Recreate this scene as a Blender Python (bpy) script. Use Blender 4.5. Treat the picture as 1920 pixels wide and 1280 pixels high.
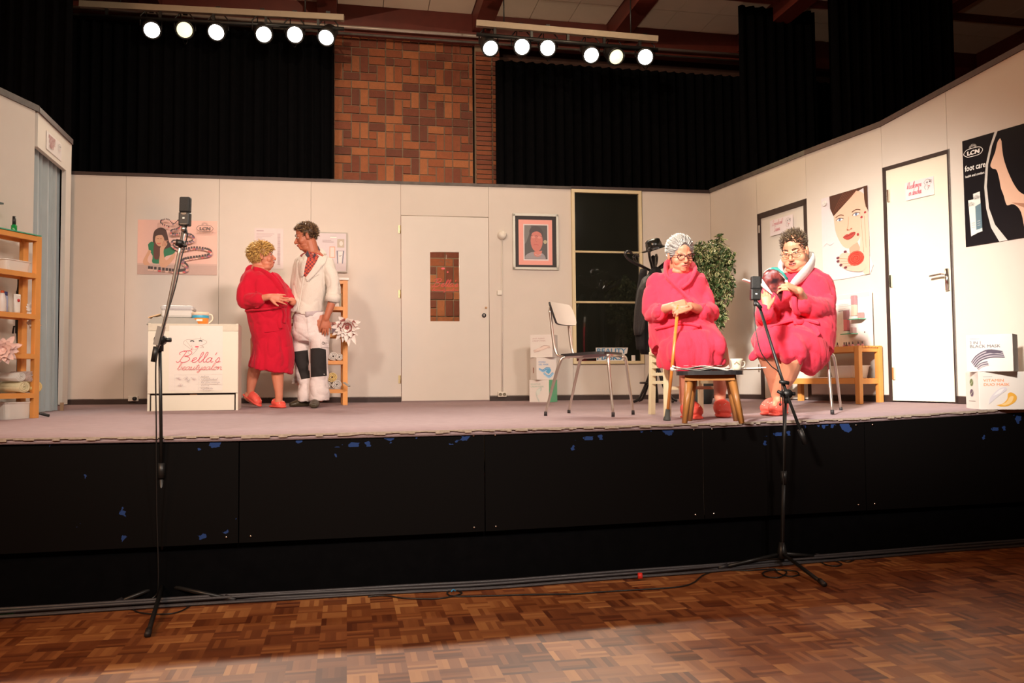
import bpy, bmesh, math, random
from mathutils import Vector, Matrix, noise
from mathutils.bvhtree import BVHTree
for o in list(bpy.data.objects): bpy.data.objects.remove(o)
SC = bpy.context.scene
COL = SC.collection
PI = math.pi
rnd = random.Random(7)

# ------------------------------------------------------------------ camera
F_PX = 1550.0
YAW, PITCH, ROLL, CAM_H = math.radians(11.3), math.radians(2.73), 0.009, 1.16
FW = Vector((math.sin(YAW)*math.cos(PITCH), math.cos(YAW)*math.cos(PITCH), math.sin(PITCH)))
R0 = Vector((math.cos(YAW), -math.sin(YAW), 0)); U0 = R0.cross(FW)
RT = R0*math.cos(ROLL) - U0*math.sin(ROLL); UP = U0*math.cos(ROLL) + R0*math.sin(ROLL)
CAM = Vector((0, 0, CAM_H))
cd = bpy.data.cameras.new('camera'); cam = bpy.data.objects.new('camera', cd); COL.objects.link(cam)
cd.sensor_width = 36; cd.lens = F_PX/1920*36; cd.clip_end = 100
m3 = Matrix((RT, UP, -FW)).transposed()
cam.matrix_world = Matrix.Translation(CAM) @ m3.to_4x4()
SC.camera = cam

# ------------------------------------------------------------------ world, lights, exposure
SC.view_settings.view_transform = 'Standard'; SC.view_settings.look = 'None'
SC.view_settings.gamma = 1.0; SC.view_settings.use_curve_mapping = False
SC.view_settings.exposure = 0.0
wd = bpy.data.worlds.new('world'); SC.world = wd; wd.use_nodes = True
bg = wd.node_tree.nodes['Background']; bg.inputs[0].default_value = (1.0, 0.62, 0.4, 1); bg.inputs[1].default_value = 0.012

def light(kind, name, loc, target, energy, color, size=.2, spot=None, blend=.3):
    ld = bpy.data.lights.new(name, kind); lo = bpy.data.objects.new(name, ld); COL.objects.link(lo)
    ld.energy = energy; ld.color = color
    if kind == 'SPOT':
        ld.spot_size = math.radians(spot); ld.spot_blend = blend; ld.shadow_soft_size = size
    if kind == 'AREA': ld.shape = 'DISK'; ld.size = size
    lo.location = loc
    lo.rotation_euler = (Vector(target)-Vector(loc)).to_track_quat('-Z', 'Y').to_euler()
    return lo
# stage spots hanging over the audience (outside the frame, high up)
light('SPOT', 'front_spot_left', (-3.2, -1.2, 4.9), (4.35, 6.35, 1.45), 10500, (1.0, .92, .82), .35, 20, 1.0)
light('SPOT', 'front_spot_left_wide', (-3.0, -1.2, 4.9), (1.8, 8.4, 1.7), 1150, (1.0, .86, .72), .4, 48, .6)
light('SPOT', 'front_spot_centre', (.6, -1.6, 4.9), (-.9, 8.0, 1.4), 1150, (1.0, .86, .72), .4, 50, .6)
light('SPOT', 'front_spot_right', (3.0, -1.4, 4.9), (-.8, 8.5, 1.9), 2100, (1.0, .70, .60), .4, 20, 1.0)
light('SPOT', 'front_spot_right_wide', (3.9, -1.2, 4.9), (.9, 7.2, 1.5), 900, (1.0, .84, .72), .4, 50, .6)
light('AREA', 'hall_ceiling_lamp', (-5.5, -1.0, 5.5), (1.5, 3.6, 0), 300, (1.0, .50, .24), 2.0)
light('POINT', 'ceiling_fill_left', (-.3, 7.6, 5.62), (0, 0, 0), 70, (1.0, .80, .55), .12)  # added point fill without a fixture, brightens the ceiling like upward lamp spill
light('POINT', 'ceiling_fill_right', (2.6, 7.6, 5.62), (0, 0, 0), 45, (1.0, .80, .55), .12)  # second added ceiling fill, no lamp body
light('POINT', 'backstage_fill', (.9, 9.45, 2.5), (0, 0, 0), 45, (1.0, .80, .6), .05)  # unseen light added behind the set so brick shows through the door glass

# ------------------------------------------------------------------ picture to place
def ray(px, py): return FW + RT*((px-960)/F_PX) - UP*((py-640)/F_PX)
def at(px, py, d): return CAM + ray(px, py)*d
def onz(px, py, z):
    v = ray(px, py); return CAM + v*((z-CAM_H)/v.z)
def interp(x, xs, ys):
    if x <= xs[0]: return ys[0]
    for i in range(1, len(xs)):
        if x <= xs[i]:
            t = (x-xs[i-1])/(xs[i]-xs[i-1]); return ys[i-1]*(1-t)+ys[i]*t
    return ys[-1]
EX = [-3.6, -1.73, -.58, .77, 2.16, 3.23, 4.62, 6]; EZ = [.885, .887, .876, .884, .886, .895, .937, .95]; EY = [4.67, 4.70, 4.73, 4.69, 4.80, 4.90, 5.01, 5.1]
BY = 8.87
def yfront(X): return interp(X, EX, EY)
def zs(X, Y):
    zf = interp(X, EX, EZ); yf = yfront(X); zb = interp(X, [-2.6, .6, 4.1, 4.5], [.96, .945, .94, .975])
    t = min(max((Y-yf)/(BY-yf), 0), 1)
    if X > 3:
        k = min(1, (X-3)/1.4); t = t**(1-.55*k)
    return zf+(zb-zf)*t
def proj(P):
    v = Vector(P)-CAM; z = v.dot(FW); return 960+F_PX*v.dot(RT)/z, 640-F_PX*v.dot(UP)/z, z

# ------------------------------------------------------------------ materials
MATS = {}
def mat(name, rgb, rough=.6, var=.12, scale=20., bump=0., metal=0., sheen=0., spec=.5, emit=None, estr=0., coat=0., sss=0., bscale=None):
    if name in MATS: return MATS[name]
    m = bpy.data.materials.new(name); m.use_nodes = True; nt = m.node_tree; b = nt.nodes['Principled BSDF']
    tc = nt.nodes.new('ShaderNodeTexCoord'); nz = nt.nodes.new('ShaderNodeTexNoise'); nz.inputs['Scale'].default_value = scale; nz.inputs['Detail'].default_value = 4
    nt.links.new(tc.outputs['Object'], nz.inputs['Vector'])
    mx = nt.nodes.new('ShaderNodeMix'); mx.data_type = 'RGBA'
    mx.inputs['A'].default_value = (*[max(0, c*(1-var)) for c in rgb], 1); mx.inputs['B'].default_value = (*[min(1, c*(1+var)) for c in rgb], 1)
    nt.links.new(nz.outputs['Fac'], mx.inputs['Factor']); nt.links.new(mx.outputs['Result'], b.inputs['Base Color'])
    b.inputs['Roughness'].default_value = rough; b.inputs['Metallic'].default_value = metal
    b.inputs['Specular IOR Level'].default_value = spec
    if sheen: b.inputs['Sheen Weight'].default_value = sheen; b.inputs['Sheen Roughness'].default_value = .4
    if coat: b.inputs['Coat Weight'].default_value = coat
    if sss: b.inputs['Subsurface Weight'].default_value = sss; b.inputs['Subsurface Radius'].default_value = (.01, .004, .002)
    if bump:
        bp = nt.nodes.new('ShaderNodeBump'); bp.inputs['Strength'].default_value = bump; bp.inputs['Distance'].default_value = .01
        n2 = nt.nodes.new('ShaderNodeTexNoise'); n2.inputs['Scale'].default_value = bscale or scale*3; n2.inputs['Detail'].default_value = 5
        nt.links.new(tc.outputs['Object'], n2.inputs['Vector']); nt.links.new(n2.outputs['Fac'], bp.inputs['Height']); nt.links.new(bp.outputs['Normal'], b.inputs['Normal'])
    if emit: b.inputs['Emission Color'].default_value = (*emit, 1); b.inputs['Emission Strength'].default_value = estr
    MATS[name] = m; return m
def ink(rgb, rough=.45):
    return mat('ink_%02x%02x%02x' % tuple(int(c*255) for c in rgb), rgb, rough, .03, 30)

# ------------------------------------------------------------------ mesh building
WM = {}
def tagp(o, label=None, cat=None, group=None, kind=None):
    if label: o['label'] = label
    if cat: o['category'] = cat
    if group: o['group'] = group
    if kind: o['kind'] = kind
    return o
def thing(name, label, cat, loc, group=None):
    o = bpy.data.objects.new(name, None); COL.objects.link(o); o.empty_display_size = .1
    o.location = loc; WM[o] = Vector(loc); return tagp(o, label, cat, group)
class MB:
    """collects shapes in world space, links them as one mesh object"""
    def __init__(s): s.v = []; s.f = []; s.m = []; s.mats = []; s.sm = []
    def mi(s, m):
        if m not in s.mats: s.mats.append(m)
        return s.mats.index(m)
    def add(s, vs, fs, m, smooth=False):
        n = len(s.v); s.v += [Vector(v) for v in vs]; k = s.mi(m)
        for f in fs: s.f.append([n+i for i in f]); s.m.append(k); s.sm.append(smooth)
        return s
    def box(s, c, size, m, M=None, bev=0):
        x, y, z = [q/2 for q in size]
        if bev:
            return s.rbox(c, size, m, M, bev)
        vs = [Vector((a*x, b*y, d*z)) for a in (-1, 1) for b in (-1, 1) for d in (-1, 1)]
        fs = [(0, 1, 3, 2), (4, 6, 7, 5), (0, 4, 5, 1), (2, 3, 7, 6), (0, 2, 6, 4), (1, 5, 7, 3)]
        vs = [(M @ v if M else v) + Vector(c) for v in vs]
        return s.add(vs, fs, m)
    def rbox(s, c, size, m, M, bev):
        bm = bmesh.new(); bmesh.ops.create_cube(bm, size=1)
        for v in bm.verts: v.co = Vector((v.co.x*size[0], v.co.y*size[1], v.co.z*size[2]))
        bmesh.ops.bevel(bm, geom=bm.edges[:], offset=min(bev, min(size)*.45), segments=2, profile=.5, affect='EDGES')
        bm.verts.index_update(); vs = [(M @ v.co if M else v.co.copy()) + Vector(c) for v in bm.verts]
        fs = [[v.index for v in f.verts] for f in bm.faces]; bm.free(); return s.add(vs, fs, m)
    def bar(s, a, b, w, h, m, up=(0, 0, 1), bev=0):
        a, b = Vector(a), Vector(b); d = b-a; L = d.length; d.normalize(); u = Vector(up)
        x = d.cross(u)
        if x.length < 1e-4: x = d.cross(Vector((1, 0, 0)))
        x.normalize(); u = x.cross(d); M = Matrix((x, d, u)).transposed()
        return s.box((a+b)/2, (w, L, h), m, M, bev)
    def tube(s, pts, r, m, n=10, caps=True, flat=None, closed=False, sub=0):
        pts = [Vector(p) for p in pts]
        rs = list(r) if isinstance(r, list) else [r]*len(pts)
        rs = [q if isinstance(q, (list, tuple)) else (q, q) for q in rs]
        if sub: pts, rs = catmull(pts, rs, sub)
        N = len(pts); rings = []; ref = Vector(flat).normalized() if flat is not None else None; prev = None
        for i in range(N):
            if closed: t = pts[(i+1) % N]-pts[i-1]
            else: t = pts[min(i+1, N-1)]-pts[max(i-1, 0)]
            if t.length < 1e-9: t = Vector((0, 0, 1))
            t.normalize()
            if ref is not None: a = ref-t*ref.dot(t)
            else:
                if prev is None: prev = Vector((0, 0, 1)) if abs(t.z) < .9 else Vector((1, 0, 0))
                a = prev-t*prev.dot(t)
            if a.length < 1e-5: a = t.orthogonal()
            a.normalize(); prev = a; b = t.cross(a)
            rings.append([pts[i]+a*(rs[i][0]*math.cos(2*PI*k/n))+b*(rs[i][1]*math.sin(2*PI*k/n)) for k in range(n)])
        vs = [v for q in rings for v in q]; fs = []
        for i in range(N if closed else N-1):
            j = (i+1) % N
            for k in range(n): fs.append((i*n+k, i*n+(k+1) % n, j*n+(k+1) % n, j*n+k))
        if caps and not closed: fs.append(tuple(range(n-1, -1, -1))); fs.append(tuple((N-1)*n+k for k in range(n)))
        return s.add(vs, fs, m, True)
    def ell(s, c, r, m, M=None, n=14, cut=None):
        r = r if isinstance(r, (tuple, list)) else (r, r, r); vs = []; fs = []; h = n//2
        vs.append(Vector((0, 0, r[2])))
        for i in range(1, h):
            p = PI*i/h
            for k in range(n): q = 2*PI*k/n; vs.append(Vector((r[0]*math.sin(p)*math.cos(q), r[1]*math.sin(p)*math.sin(q), r[2]*math.cos(p))))
        vs.append(Vector((0, 0, -r[2])))
        for k in range(n): fs.append((0, 1+k, 1+(k+1) % n))
        for i in range(h-2):
            for k in range(n): a = 1+i*n; fs.append((a+k, a+n+k, a+n+(k+1) % n, a+(k+1) % n))
        a = 1+(h-2)*n; L = len(vs)-1
        for k in range(n): fs.append((a+k, L, a+(k+1) % n))
        vs = [(M @ v if M else v)+Vector(c) for v in vs]
        return s.add(vs, fs, m, True)
    def lathe(s, prof, m, M=None, c=(0, 0, 0), n=24):
        vs = []; fs = []
        for (r, z) in prof:
            for k in range(n): q = 2*PI*k/n; vs.append(Vector((r*math.cos(q), r*math.sin(q), z)))
        for i in range(len(prof)-1):
            for k in range(n): fs.append((i*n+k, i*n+(k+1) % n, (i+1)*n+(k+1) % n, (i+1)*n+k))
        fs.append(tuple(range(n-1, -1, -1))); fs.append(tuple((len(prof)-1)*n+k for k in range(n)))
        vs = [(M @ v if M else v)+Vector(c) for v in vs]
        return s.add(vs, fs, m, True)
    def prism(s, poly, d, m):
        """closed polygon of 3d points pushed by the vector d"""
        poly = [Vector(p) for p in poly]; n = len(poly); d = Vector(d)
        fs = [tuple(range(n)), tuple(range(2*n-1, n-1, -1))]+[(i, i+n, (i+1) % n+n, (i+1) % n) for i in range(n)]
        return s.add(poly+[p+d for p in poly], fs, m)
    def build(s, name, parent=None, label=None, cat=None, group=None, kind=None, flat=False):
        me = bpy.data.meshes.new(name)
        if parent is not None: off = WM[parent]
        else:
            xs = [v.x for v in s.v]; ys = [v.y for v in s.v]; off = Vector(((min(xs)+max(xs))/2, (min(ys)+max(ys))/2, min(v.z for v in s.v)))
        me.from_pydata([v-off for v in s.v], [], s.f)
        for m in s.mats: me.materials.append(m)
        me.polygons.foreach_set('material_index', s.m); me.polygons.foreach_set('use_smooth', s.sm if not flat else [False]*len(s.f))
        bm = bmesh.new(); bm.from_mesh(me); bmesh.ops.recalc_face_normals(bm, faces=bm.faces[:]); bm.to_mesh(me); bm.free()
        me.update()
        return link(name, me, off, parent, label, cat, group, kind)
def link(name, me, off, parent=None, label=None, cat=None, group=None, kind=None):
    o = bpy.data.objects.new(name, me); COL.objects.link(o)
    if parent is not None: o.parent = parent; WM[o] = WM[parent]
    else: o.location = off; WM[o] = Vector(off)
    return tagp(o, label, cat, group, kind)
def catmull(pts, rs, sub):
    P = []; R = []; N = len(pts)
    def c(a, b, cc, d, t): return .5*((2*b)+(cc-a)*t+(2*a-5*b+4*cc-d)*t*t+(3*b-a-3*cc+d)*t**3)
    for i in range(N-1):
        a, b, q, d = pts[max(i-1, 0)], pts[i], pts[i+1], pts[min(i+2, N-1)]
        for k in range(sub):
            t = k/sub; P.append(c(a, b, q, d, t)); R.append(tuple(rs[i][j]*(1-t)+rs[i+1][j]*t for j in (0, 1)))
    P.append(pts[-1]); R.append(rs[-1]); return P, R
def rotm(z=0, x=0, y=0): return Matrix.Rotation(z, 3, 'Z') @ Matrix.Rotation(x, 3, 'X') @ Matrix.Rotation(y, 3, 'Y')

# text outlines from the built-in font, cached as 2d meshes
TXT = {}
def text2d(t):
    if t in TXT: return TXT[t]
    cu = bpy.data.curves.new('t', 'FONT'); cu.body = t; cu.size = 1; cu.resolution_u = 3
    o = bpy.data.objects.new('t', cu); COL.objects.link(o); dg = bpy.context.evaluated_depsgraph_get()
    me = bpy.data.meshes.new_from_object(o.evaluated_get(dg)); vs = [(v.co.x, v.co.y) for v in me.vertices]; fs = [tuple(p.vertices) for p in me.polygons]
    bpy.data.objects.remove(o); bpy.data.curves.remove(cu); bpy.data.meshes.remove(me)
    w = max(v[0] for v in vs) if vs else 0; TXT[t] = (vs, fs, w); return TXT[t]
# handwriting: letters as pen strokes, x-height 1
PEN = {
 'B': ([[(.2, 1.6), (0, 2.0), (.5, 2.4), (1.0, 2.3), (.7, 1.2), (.4, .1), (.1, 0), (-.1, .3)], [(.6, 2.3), (1.4, 2.5), (1.9, 2.1), (1.6, 1.5), (.9, 1.3), (1.6, 1.15), (1.9, .6), (1.4, .05), (.8, 0), (.5, .3)]], 2.2),
 'Z': ([[(0, 1.7), (.4, 2.1), (1.2, 2.0), (.7, 1.1), (.1, .2), (.5, 0), (1.3, .2)]], 1.4),
 'S': ([[(1.2, 1.8), (.8, 2.2), (.3, 1.8), (.6, 1.2), (.9, .6), (.5, 0), (0, .3)]], 1.3),
 'a': ([[(.8, .85), (.45, 1), (.08, .55), (.2, .05), (.55, .1), (.85, .7), (.85, .95), (.8, .2), (1.0, 0), (1.2, .2)]], 1.1),
 'e': ([[(0, .2), (.5, .5), (.75, .85), (.5, 1), (.2, .6), (.3, .05), (.7, 0), (1.0, .3)]], .92),
 'l': ([[(0, .2), (.5, 1.2), (.65, 2), (.45, 2.15), (.3, 1.6), (.3, .3), (.5, 0), (.8, .2)]], .7),
 'b': ([[(0, .2), (.45, 1.3), (.6, 2.05), (.4, 2.15), (.25, 1.5), (.2, .2), (.5, 0), (.85, .4), (.75, .9), (1.05, .9)]], 1.0),
 'u': ([[(0, .6), (.2, 1), (.15, .2), (.4, 0), (.75, .4), (.85, 1), (.8, .2), (1.0, 0), (1.2, .2)]], 1.1),
 't': ([[(0, .2), (.35, 1), (.5, 1.8), (.3, .4), (.45, 0), (.75, .2)], [(.1, 1.2), (.8, 1.3)]], .7),
 'y': ([[(0, .6), (.2, 1), (.15, .3), (.4, .05), (.75, .4), (.85, 1), (.6, -.4), (.3, -.9), (.1, -.6), (.6, -.1), (1.1, .2)]], 1.05),
 's': ([[(0, .2), (.4, 1.05), (.6, .5), (.4, 0), (.1, .1), (.5, .02), (.85, .2)]], .8),
 'o': ([[(.6, 1), (.2, .8), (.1, .25), (.4, 0), (.75, .3), (.75, .85), (.5, 1), (.7, .8), (1.05, .9)]], .95),
 'n': ([[(0, .6), (.15, 1), (.15, 0), (.3, .7), (.6, 1), (.75, .7), (.75, .15), (.95, 0), (1.1, .2)]], 1.05),
 'm': ([[(0, .6), (.15, 1), (.15, 0), (.3, .7), (.5, 1), (.6, .7), (.6, 0), (.75, .7), (1.0, 1), (1.1, .6), (1.1, .15), (1.3, 0), (1.4, .2)]], 1.35),
 'r': ([[(0, .3), (.25, 1), (.35, .8), (.7, .85), (.55, .3), (.7, 0), (.95, .2)]], .85),
 'k': ([[(0, .2), (.45, 1.3), (.6, 2.05), (.4, 2.1), (.2, 1.2), (.15, 0), (.3, .6), (.7, 1), (.6, .55), (.3, .5), (.6, .1), (1.0, .1)]], .95),
 'd': ([[(.8, .85), (.45, 1), (.08, .55), (.2, .05), (.55, .1), (.85, .9), (1.05, 2), (.85, .3), (1.0, 0), (1.2, .2)]], 1.1),
 'h': ([[(0, .2), (.45, 1.3), (.6, 2.05), (.4, 2.1), (.2, 1.2), (.15, 0), (.35, .8), (.65, .95), (.75, .2), (.95, 0), (1.1, .2)]], 1.0),
 'c': ([[(.8, .85), (.5, 1), (.15, .6), (.2, .1), (.55, 0), (.9, .25)]], .85),
 'i': ([[(0, .3), (.25, 1), (.25, .2), (.4, 0), (.65, .2)], [(.4, 1.4), (.45, 1.5)]], .6),
 'g': ([[(.8, .85), (.45, 1), (.08, .55), (.3, .05), (.8, .6), (.85, 1), (.65, -.4), (.3, -.9), (.1, -.6), (.6, -.1), (1.1, .2)]], 1.05),
 'p': ([[(0, .4), (.3, 1), (.1, -.9), (.3, .6), (.6, 1), (.85, .6), (.6, .05), (.35, .1), (.8, 0), (1.1, .2)]], 1.05),
 "'": ([[(.2, 2.1), (.1, 1.6)]], .4), ' ': ([], .7), '-': ([[(0, .5), (.5, .5)]], .7)}
class Sheet:
    """flat printed thing: u to the right, v up, origin lower left; the print is layers of ink half a millimetre apart"""
    def __init__(s, o, u, v, n, W, H, base, t=.004):
        s.o, s.u, s.v, s.n, s.W, s.H = Vector(o), Vector(u).normalized(), Vector(v).normalized(), Vector(n).normalized(), W, H
        s.mb = MB(); s.k = 0; s.t = t
        P = [s.p(a, b, 0) for a, b in ((0, 0), (W, 0), (W, H), (0, H))]
        s.mb.prism(P, s.n*t, base)
    def p(s, a, b, off=None):
        return s.o+s.u*a+s.v*b+s.n*((s.t+off) if off else 0)
    def off(s): s.k += 1; return .0004+.0003*s.k
    def poly(s, pts, rgb, sc=True, sm=0):
        if sc: pts = [(a*s.W, b*s.H) for a, b in pts]
        if sm: pts = smooth2(pts, sm)
        h = s.off(); m = ink(rgb) if isinstance(rgb, tuple) else rgb
        s.mb.add([s.p(a, b, h) for a, b in pts], [tuple(range(len(pts)))], m)
    def ell(s, c, r, rgb, ang=0, n=20):
        cx, cy = c[0]*s.W, c[1]*s.H; rx, ry = r[0]*s.W, r[1]*s.H; ca, sa = math.cos(ang), math.sin(ang)
        s.poly([(cx+rx*math.cos(q)*ca-ry*math.sin(q)*sa, cy+rx*math.cos(q)*sa+ry*math.sin(q)*ca) for q in [2*PI*k/n for k in range(n)]], rgb, False)
    def stroke(s, pts, w, rgb, sc=True, sub=4, closed=False):
        if sc: pts = [(a*s.W, b*s.H) for a, b in pts]
        if sub: pts = smooth2(pts, sub, closed)
        h = s.off(); L = []; N = len(pts)
        for i in range(N):
            a = pts[max(i-1, 0)]; b = pts[min(i+1, N-1)]; dx, dy = b[0]-a[0], b[1]-a[1]; l = math.hypot(dx, dy) or 1
            L.append((pts[i][0]-dy/l*w/2, pts[i][1]+dx/l*w/2)); L.append((pts[i][0]+dy/l*w/2, pts[i][1]-dx/l*w/2))
        s.mb.add([s.p(a, b, h) for a, b in L], [(2*i, 2*i+1, 2*i+3, 2*i+2) for i in range(N-1)], ink(rgb))
    def rect(s, a, b, c, d, rgb): s.poly([(a, b), (c, b), (c, d), (a, d)], rgb)
    def text(s, t, x, y, size, rgb, align='l', width=None, shear=0):
        vs, fs, w = text2d(t); kx = size if not width else width*s.W/w
        x0 = x*s.W-(w*kx/2 if align == 'c' else 0); y0 = y*s.H; h = s.off()
        for e in (-.022, 0, .022): s.mb.add([s.p(x0+(a+e)*kx+shear*b*size, y0+(b+e)*size, h+e*.002) for a, b in vs], fs, ink(rgb))
    def pen(s, t, x, y, size, rgb, w=.12, width=None, shear=.3, rise=0):
        tot = sum(PEN[c][1] for c in t); k = size if not width else width*s.W/tot
        cx = x*s.W; cy = y*s.H
        for c in t:
            for st in PEN[c][0]: s.stroke([(cx+(a+shear*b)*k, cy+b*size) for a, b in st], w*size, rgb, False, 3)
            cx += PEN[c][1]*k
    def build(s, name, parent=None, **kw): return s.mb.build(name, parent, **kw)
def smooth2(pts, sub, closed=False):
    V = [Vector((a, b, 0)) for a, b in pts]
    if closed: V = V+[V[0]]
    P, _ = catmull(V, [(0, 0)]*len(V), sub); return [(p.x, p.y) for p in P]

class Wall:
    """upright plane through two plan points, seen from the stage"""
    def __init__(s, A, B, flip=False):
        s.A = Vector((A[0], A[1], 0)); d = Vector((B[0]-A[0], B[1]-A[1], 0)); s.L = d.length; s.u = d.normalized()
        s.n = Vector((s.u.y, -s.u.x, 0))
    def inv(s, px, py, off=0):
        v = ray(px, py); t = ((s.A+s.n*off-CAM).dot(s.n))/v.dot(s.n); P = CAM+v*t; return (P-s.A).dot(s.u), P.z
    def pt(s, u, z, off=0): return s.A+s.u*u+s.n*off+Vector((0, 0, z))
    def sheet(s, x0, y0, x1, y1, base, off=.002, t=.003):
        """rectangle from the picture's left middle / right middle and top / bottom at its centre"""
        u0, _ = s.inv(x0, (y0+y1)/2, off); u1, _ = s.inv(x1, (y0+y1)/2, off); _, z1 = s.inv((x0+x1)/2, y0, off); _, z0 = s.inv((x0+x1)/2, y1, off)
        return Sheet(s.pt(u0, z0, off), s.u, (0, 0, 1), s.n, u1-u0, z1-z0, base, t)
# ================================================================== the setting
def nodes_mat(name):
    m = bpy.data.materials.new(name); m.use_nodes = True; return m, m.node_tree, m.node_tree.nodes['Principled BSDF']
def N(nt, t, **k):
    n = nt.nodes.new(t)
    for a, b in k.items(): setattr(n, a, b)
    return n
def mth(nt, op, a, b=None):
    n = N(nt, 'ShaderNodeMath', operation=op)
    for i, q in enumerate((a, b)):
        if q is None: continue
        if isinstance(q, (int, float)): n.inputs[i].default_value = q
        else: nt.links.new(q, n.inputs[i])
    return n.outputs[0]
def ramp(nt, fac, stops):
    r = N(nt, 'ShaderNodeValToRGB'); e = r.color_ramp.elements
    while len(e) < len(stops): e.new(.5)
    for q, (p, c) in zip(e, stops): q.position = p; q.color = (*c, 1)
    nt.links.new(fac, r.inputs[0]); return r.outputs[0]
# mosaic parquet
mp, nt, b = nodes_mat('parquet')
tc = N(nt, 'ShaderNodeTexCoord'); sp = N(nt, 'ShaderNodeSeparateXYZ'); nt.links.new(tc.outputs['Object'], sp.inputs[0])
T = .121
gx, gy = mth(nt, 'DIVIDE', sp.outputs[0], T), mth(nt, 'DIVIDE', sp.outputs[1], T)
cx, cy = mth(nt, 'FLOOR', gx), mth(nt, 'FLOOR', gy); fx, fy = mth(nt, 'FRACT', gx), mth(nt, 'FRACT', gy)
par = mth(nt, 'FRACT', mth(nt, 'MULTIPLY', mth(nt, 'ADD', cx, cy), .5)); par = mth(nt, 'GREATER_THAN', mth(nt, 'ABSOLUTE', par), .25)
ipar = mth(nt, 'SUBTRACT', 1, par)
al = mth(nt, 'ADD', mth(nt, 'MULTIPLY', fx, par), mth(nt, 'MULTIPLY', fy, ipar))
sl = mth(nt, 'FLOOR', mth(nt, 'MULTIPLY', al, 5))
cb = N(nt, 'ShaderNodeCombineXYZ'); nt.links.new(cx, cb.inputs[0]); nt.links.new(cy, cb.inputs[1]); nt.links.new(sl, cb.inputs[2])
wn = N(nt, 'ShaderNodeTexWhiteNoise'); nt.links.new(cb.outputs[0], wn.inputs[0])
cb2 = N(nt, 'ShaderNodeCombineXYZ'); nt.links.new(cx, cb2.inputs[0]); nt.links.new(cy, cb2.inputs[1])
wn2 = N(nt, 'ShaderNodeTexWhiteNoise'); nt.links.new(cb2.outputs[0], wn2.inputs[0])
v = mth(nt, 'ADD', mth(nt, 'MULTIPLY', wn.outputs[0], .55), mth(nt, 'MULTIPLY', wn2.outputs[0], .45))
col = ramp(nt, v, [(0, (.11, .026, .009)), (.35, (.24, .072, .022)), (.7, (.38, .135, .042)), (1, (.58, .26, .085))])
nzz = N(nt, 'ShaderNodeTexNoise'); nzz.inputs['Scale'].default_value = 1.2; nzz.inputs['Detail'].default_value = 5; nt.links.new(tc.outputs['Object'], nzz.inputs['Vector'])
mxx = N(nt, 'ShaderNodeMix', data_type='RGBA', blend_type='MULTIPLY'); mxx.inputs['Factor'].default_value = .5
nt.links.new(col, mxx.inputs['A']); nt.links.new(ramp(nt, nzz.outputs['Fac'], [(.3, (.6, .6, .6)), (.7, (1, 1, 1))]), mxx.inputs['B'])
nt.links.new(mxx.outputs['Result'], b.inputs['Base Color'])
rgh = mth(nt, 'ADD', mth(nt, 'MULTIPLY', wn2.outputs[0], .12), .38); nt.links.new(rgh, b.inputs['Roughness'])
b.inputs['Specular IOR Level'].default_value = .45
# worn black paint with blue chips
mblk, nt, b = nodes_mat('worn_black_paint')
tc = N(nt, 'ShaderNodeTexCoord'); n1 = N(nt, 'ShaderNodeTexNoise'); n1.inputs['Scale'].default_value = 9; n1.inputs['Detail'].default_value = 8
nt.links.new(tc.outputs['Object'], n1.inputs['Vector']); sp = N(nt, 'ShaderNodeSeparateXYZ'); nt.links.new(tc.outputs['Object'], sp.inputs[0])
top = mth(nt, 'MULTIPLY', mth(nt, 'GREATER_THAN', sp.outputs[2], .505), .11)
chip = mth(nt, 'GREATER_THAN', mth(nt, 'ADD', n1.outputs['Fac'], top), .665)
n2 = N(nt, 'ShaderNodeTexNoise'); n2.inputs['Scale'].default_value = 1.1; nt.links.new(tc.outputs['Object'], n2.inputs['Vector'])
chip = mth(nt, 'MULTIPLY', chip, mth(nt, 'GREATER_THAN', n2.outputs['Fac'], .5))
mx = N(nt, 'ShaderNodeMix', data_type='RGBA'); mx.inputs['A'].default_value = (.0035, .003, .003, 1); mx.inputs['B'].default_value = (.02, .045, .15, 1)
nt.links.new(chip, mx.inputs['Factor']); nt.links.new(mx.outputs['Result'], b.inputs['Base Color']); b.inputs['Roughness'].default_value = .55; b.inputs['Specular IOR Level'].default_value = .06

M_wall = mat('set_wall_paint', (.66, .605, .545), .75, .03, 6, .05, spec=.2)
M_gap = mat('dark_seam', (.05, .03, .025), .8)
M_dkbase = mat('dark_brown_skirting', (.035, .018, .015), .6, .3)
M_carpet = mat('mauve_stage_carpet', (.39, .295, .315), .95, .12, 14, .3, spec=.1, bscale=300)
M_fray = mat('frayed_carpet_edge', (.38, .31, .25), .9, .4, 60)
M_batten = mat('chipped_batten', (.09, .075, .065), .6, .8, 9, .3)
M_battend = mat('dark_batten', (.035, .02, .018), .6, .5, 9, .2)
M_black = mat('black_metal', (.012, .012, .012), .42, .2, 30)
M_chrome = mat('chrome', (.75, .72, .68), .18, .05, 20, metal=1)
M_cloth = mat('black_stage_cloth', (.0035, .0035, .004), .95, .3, 12, .2, spec=.0)
M_redbeam = mat('oxblood_painted_timber', (.13, .022, .014), .5, .25, 8)
M_ceil = mat('cream_ceiling_board', (.80, .66, .50), .8, .06, 5)
M_white = mat('white_lacquer', (.78, .75, .68), .4, .03, 8)
M_pine = mat('orange_pine', (.72, .31, .075), .45, .16, 7, .1)
M_paper = mat('paper', (.80, .77, .72), .6, .03, 12)

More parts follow.
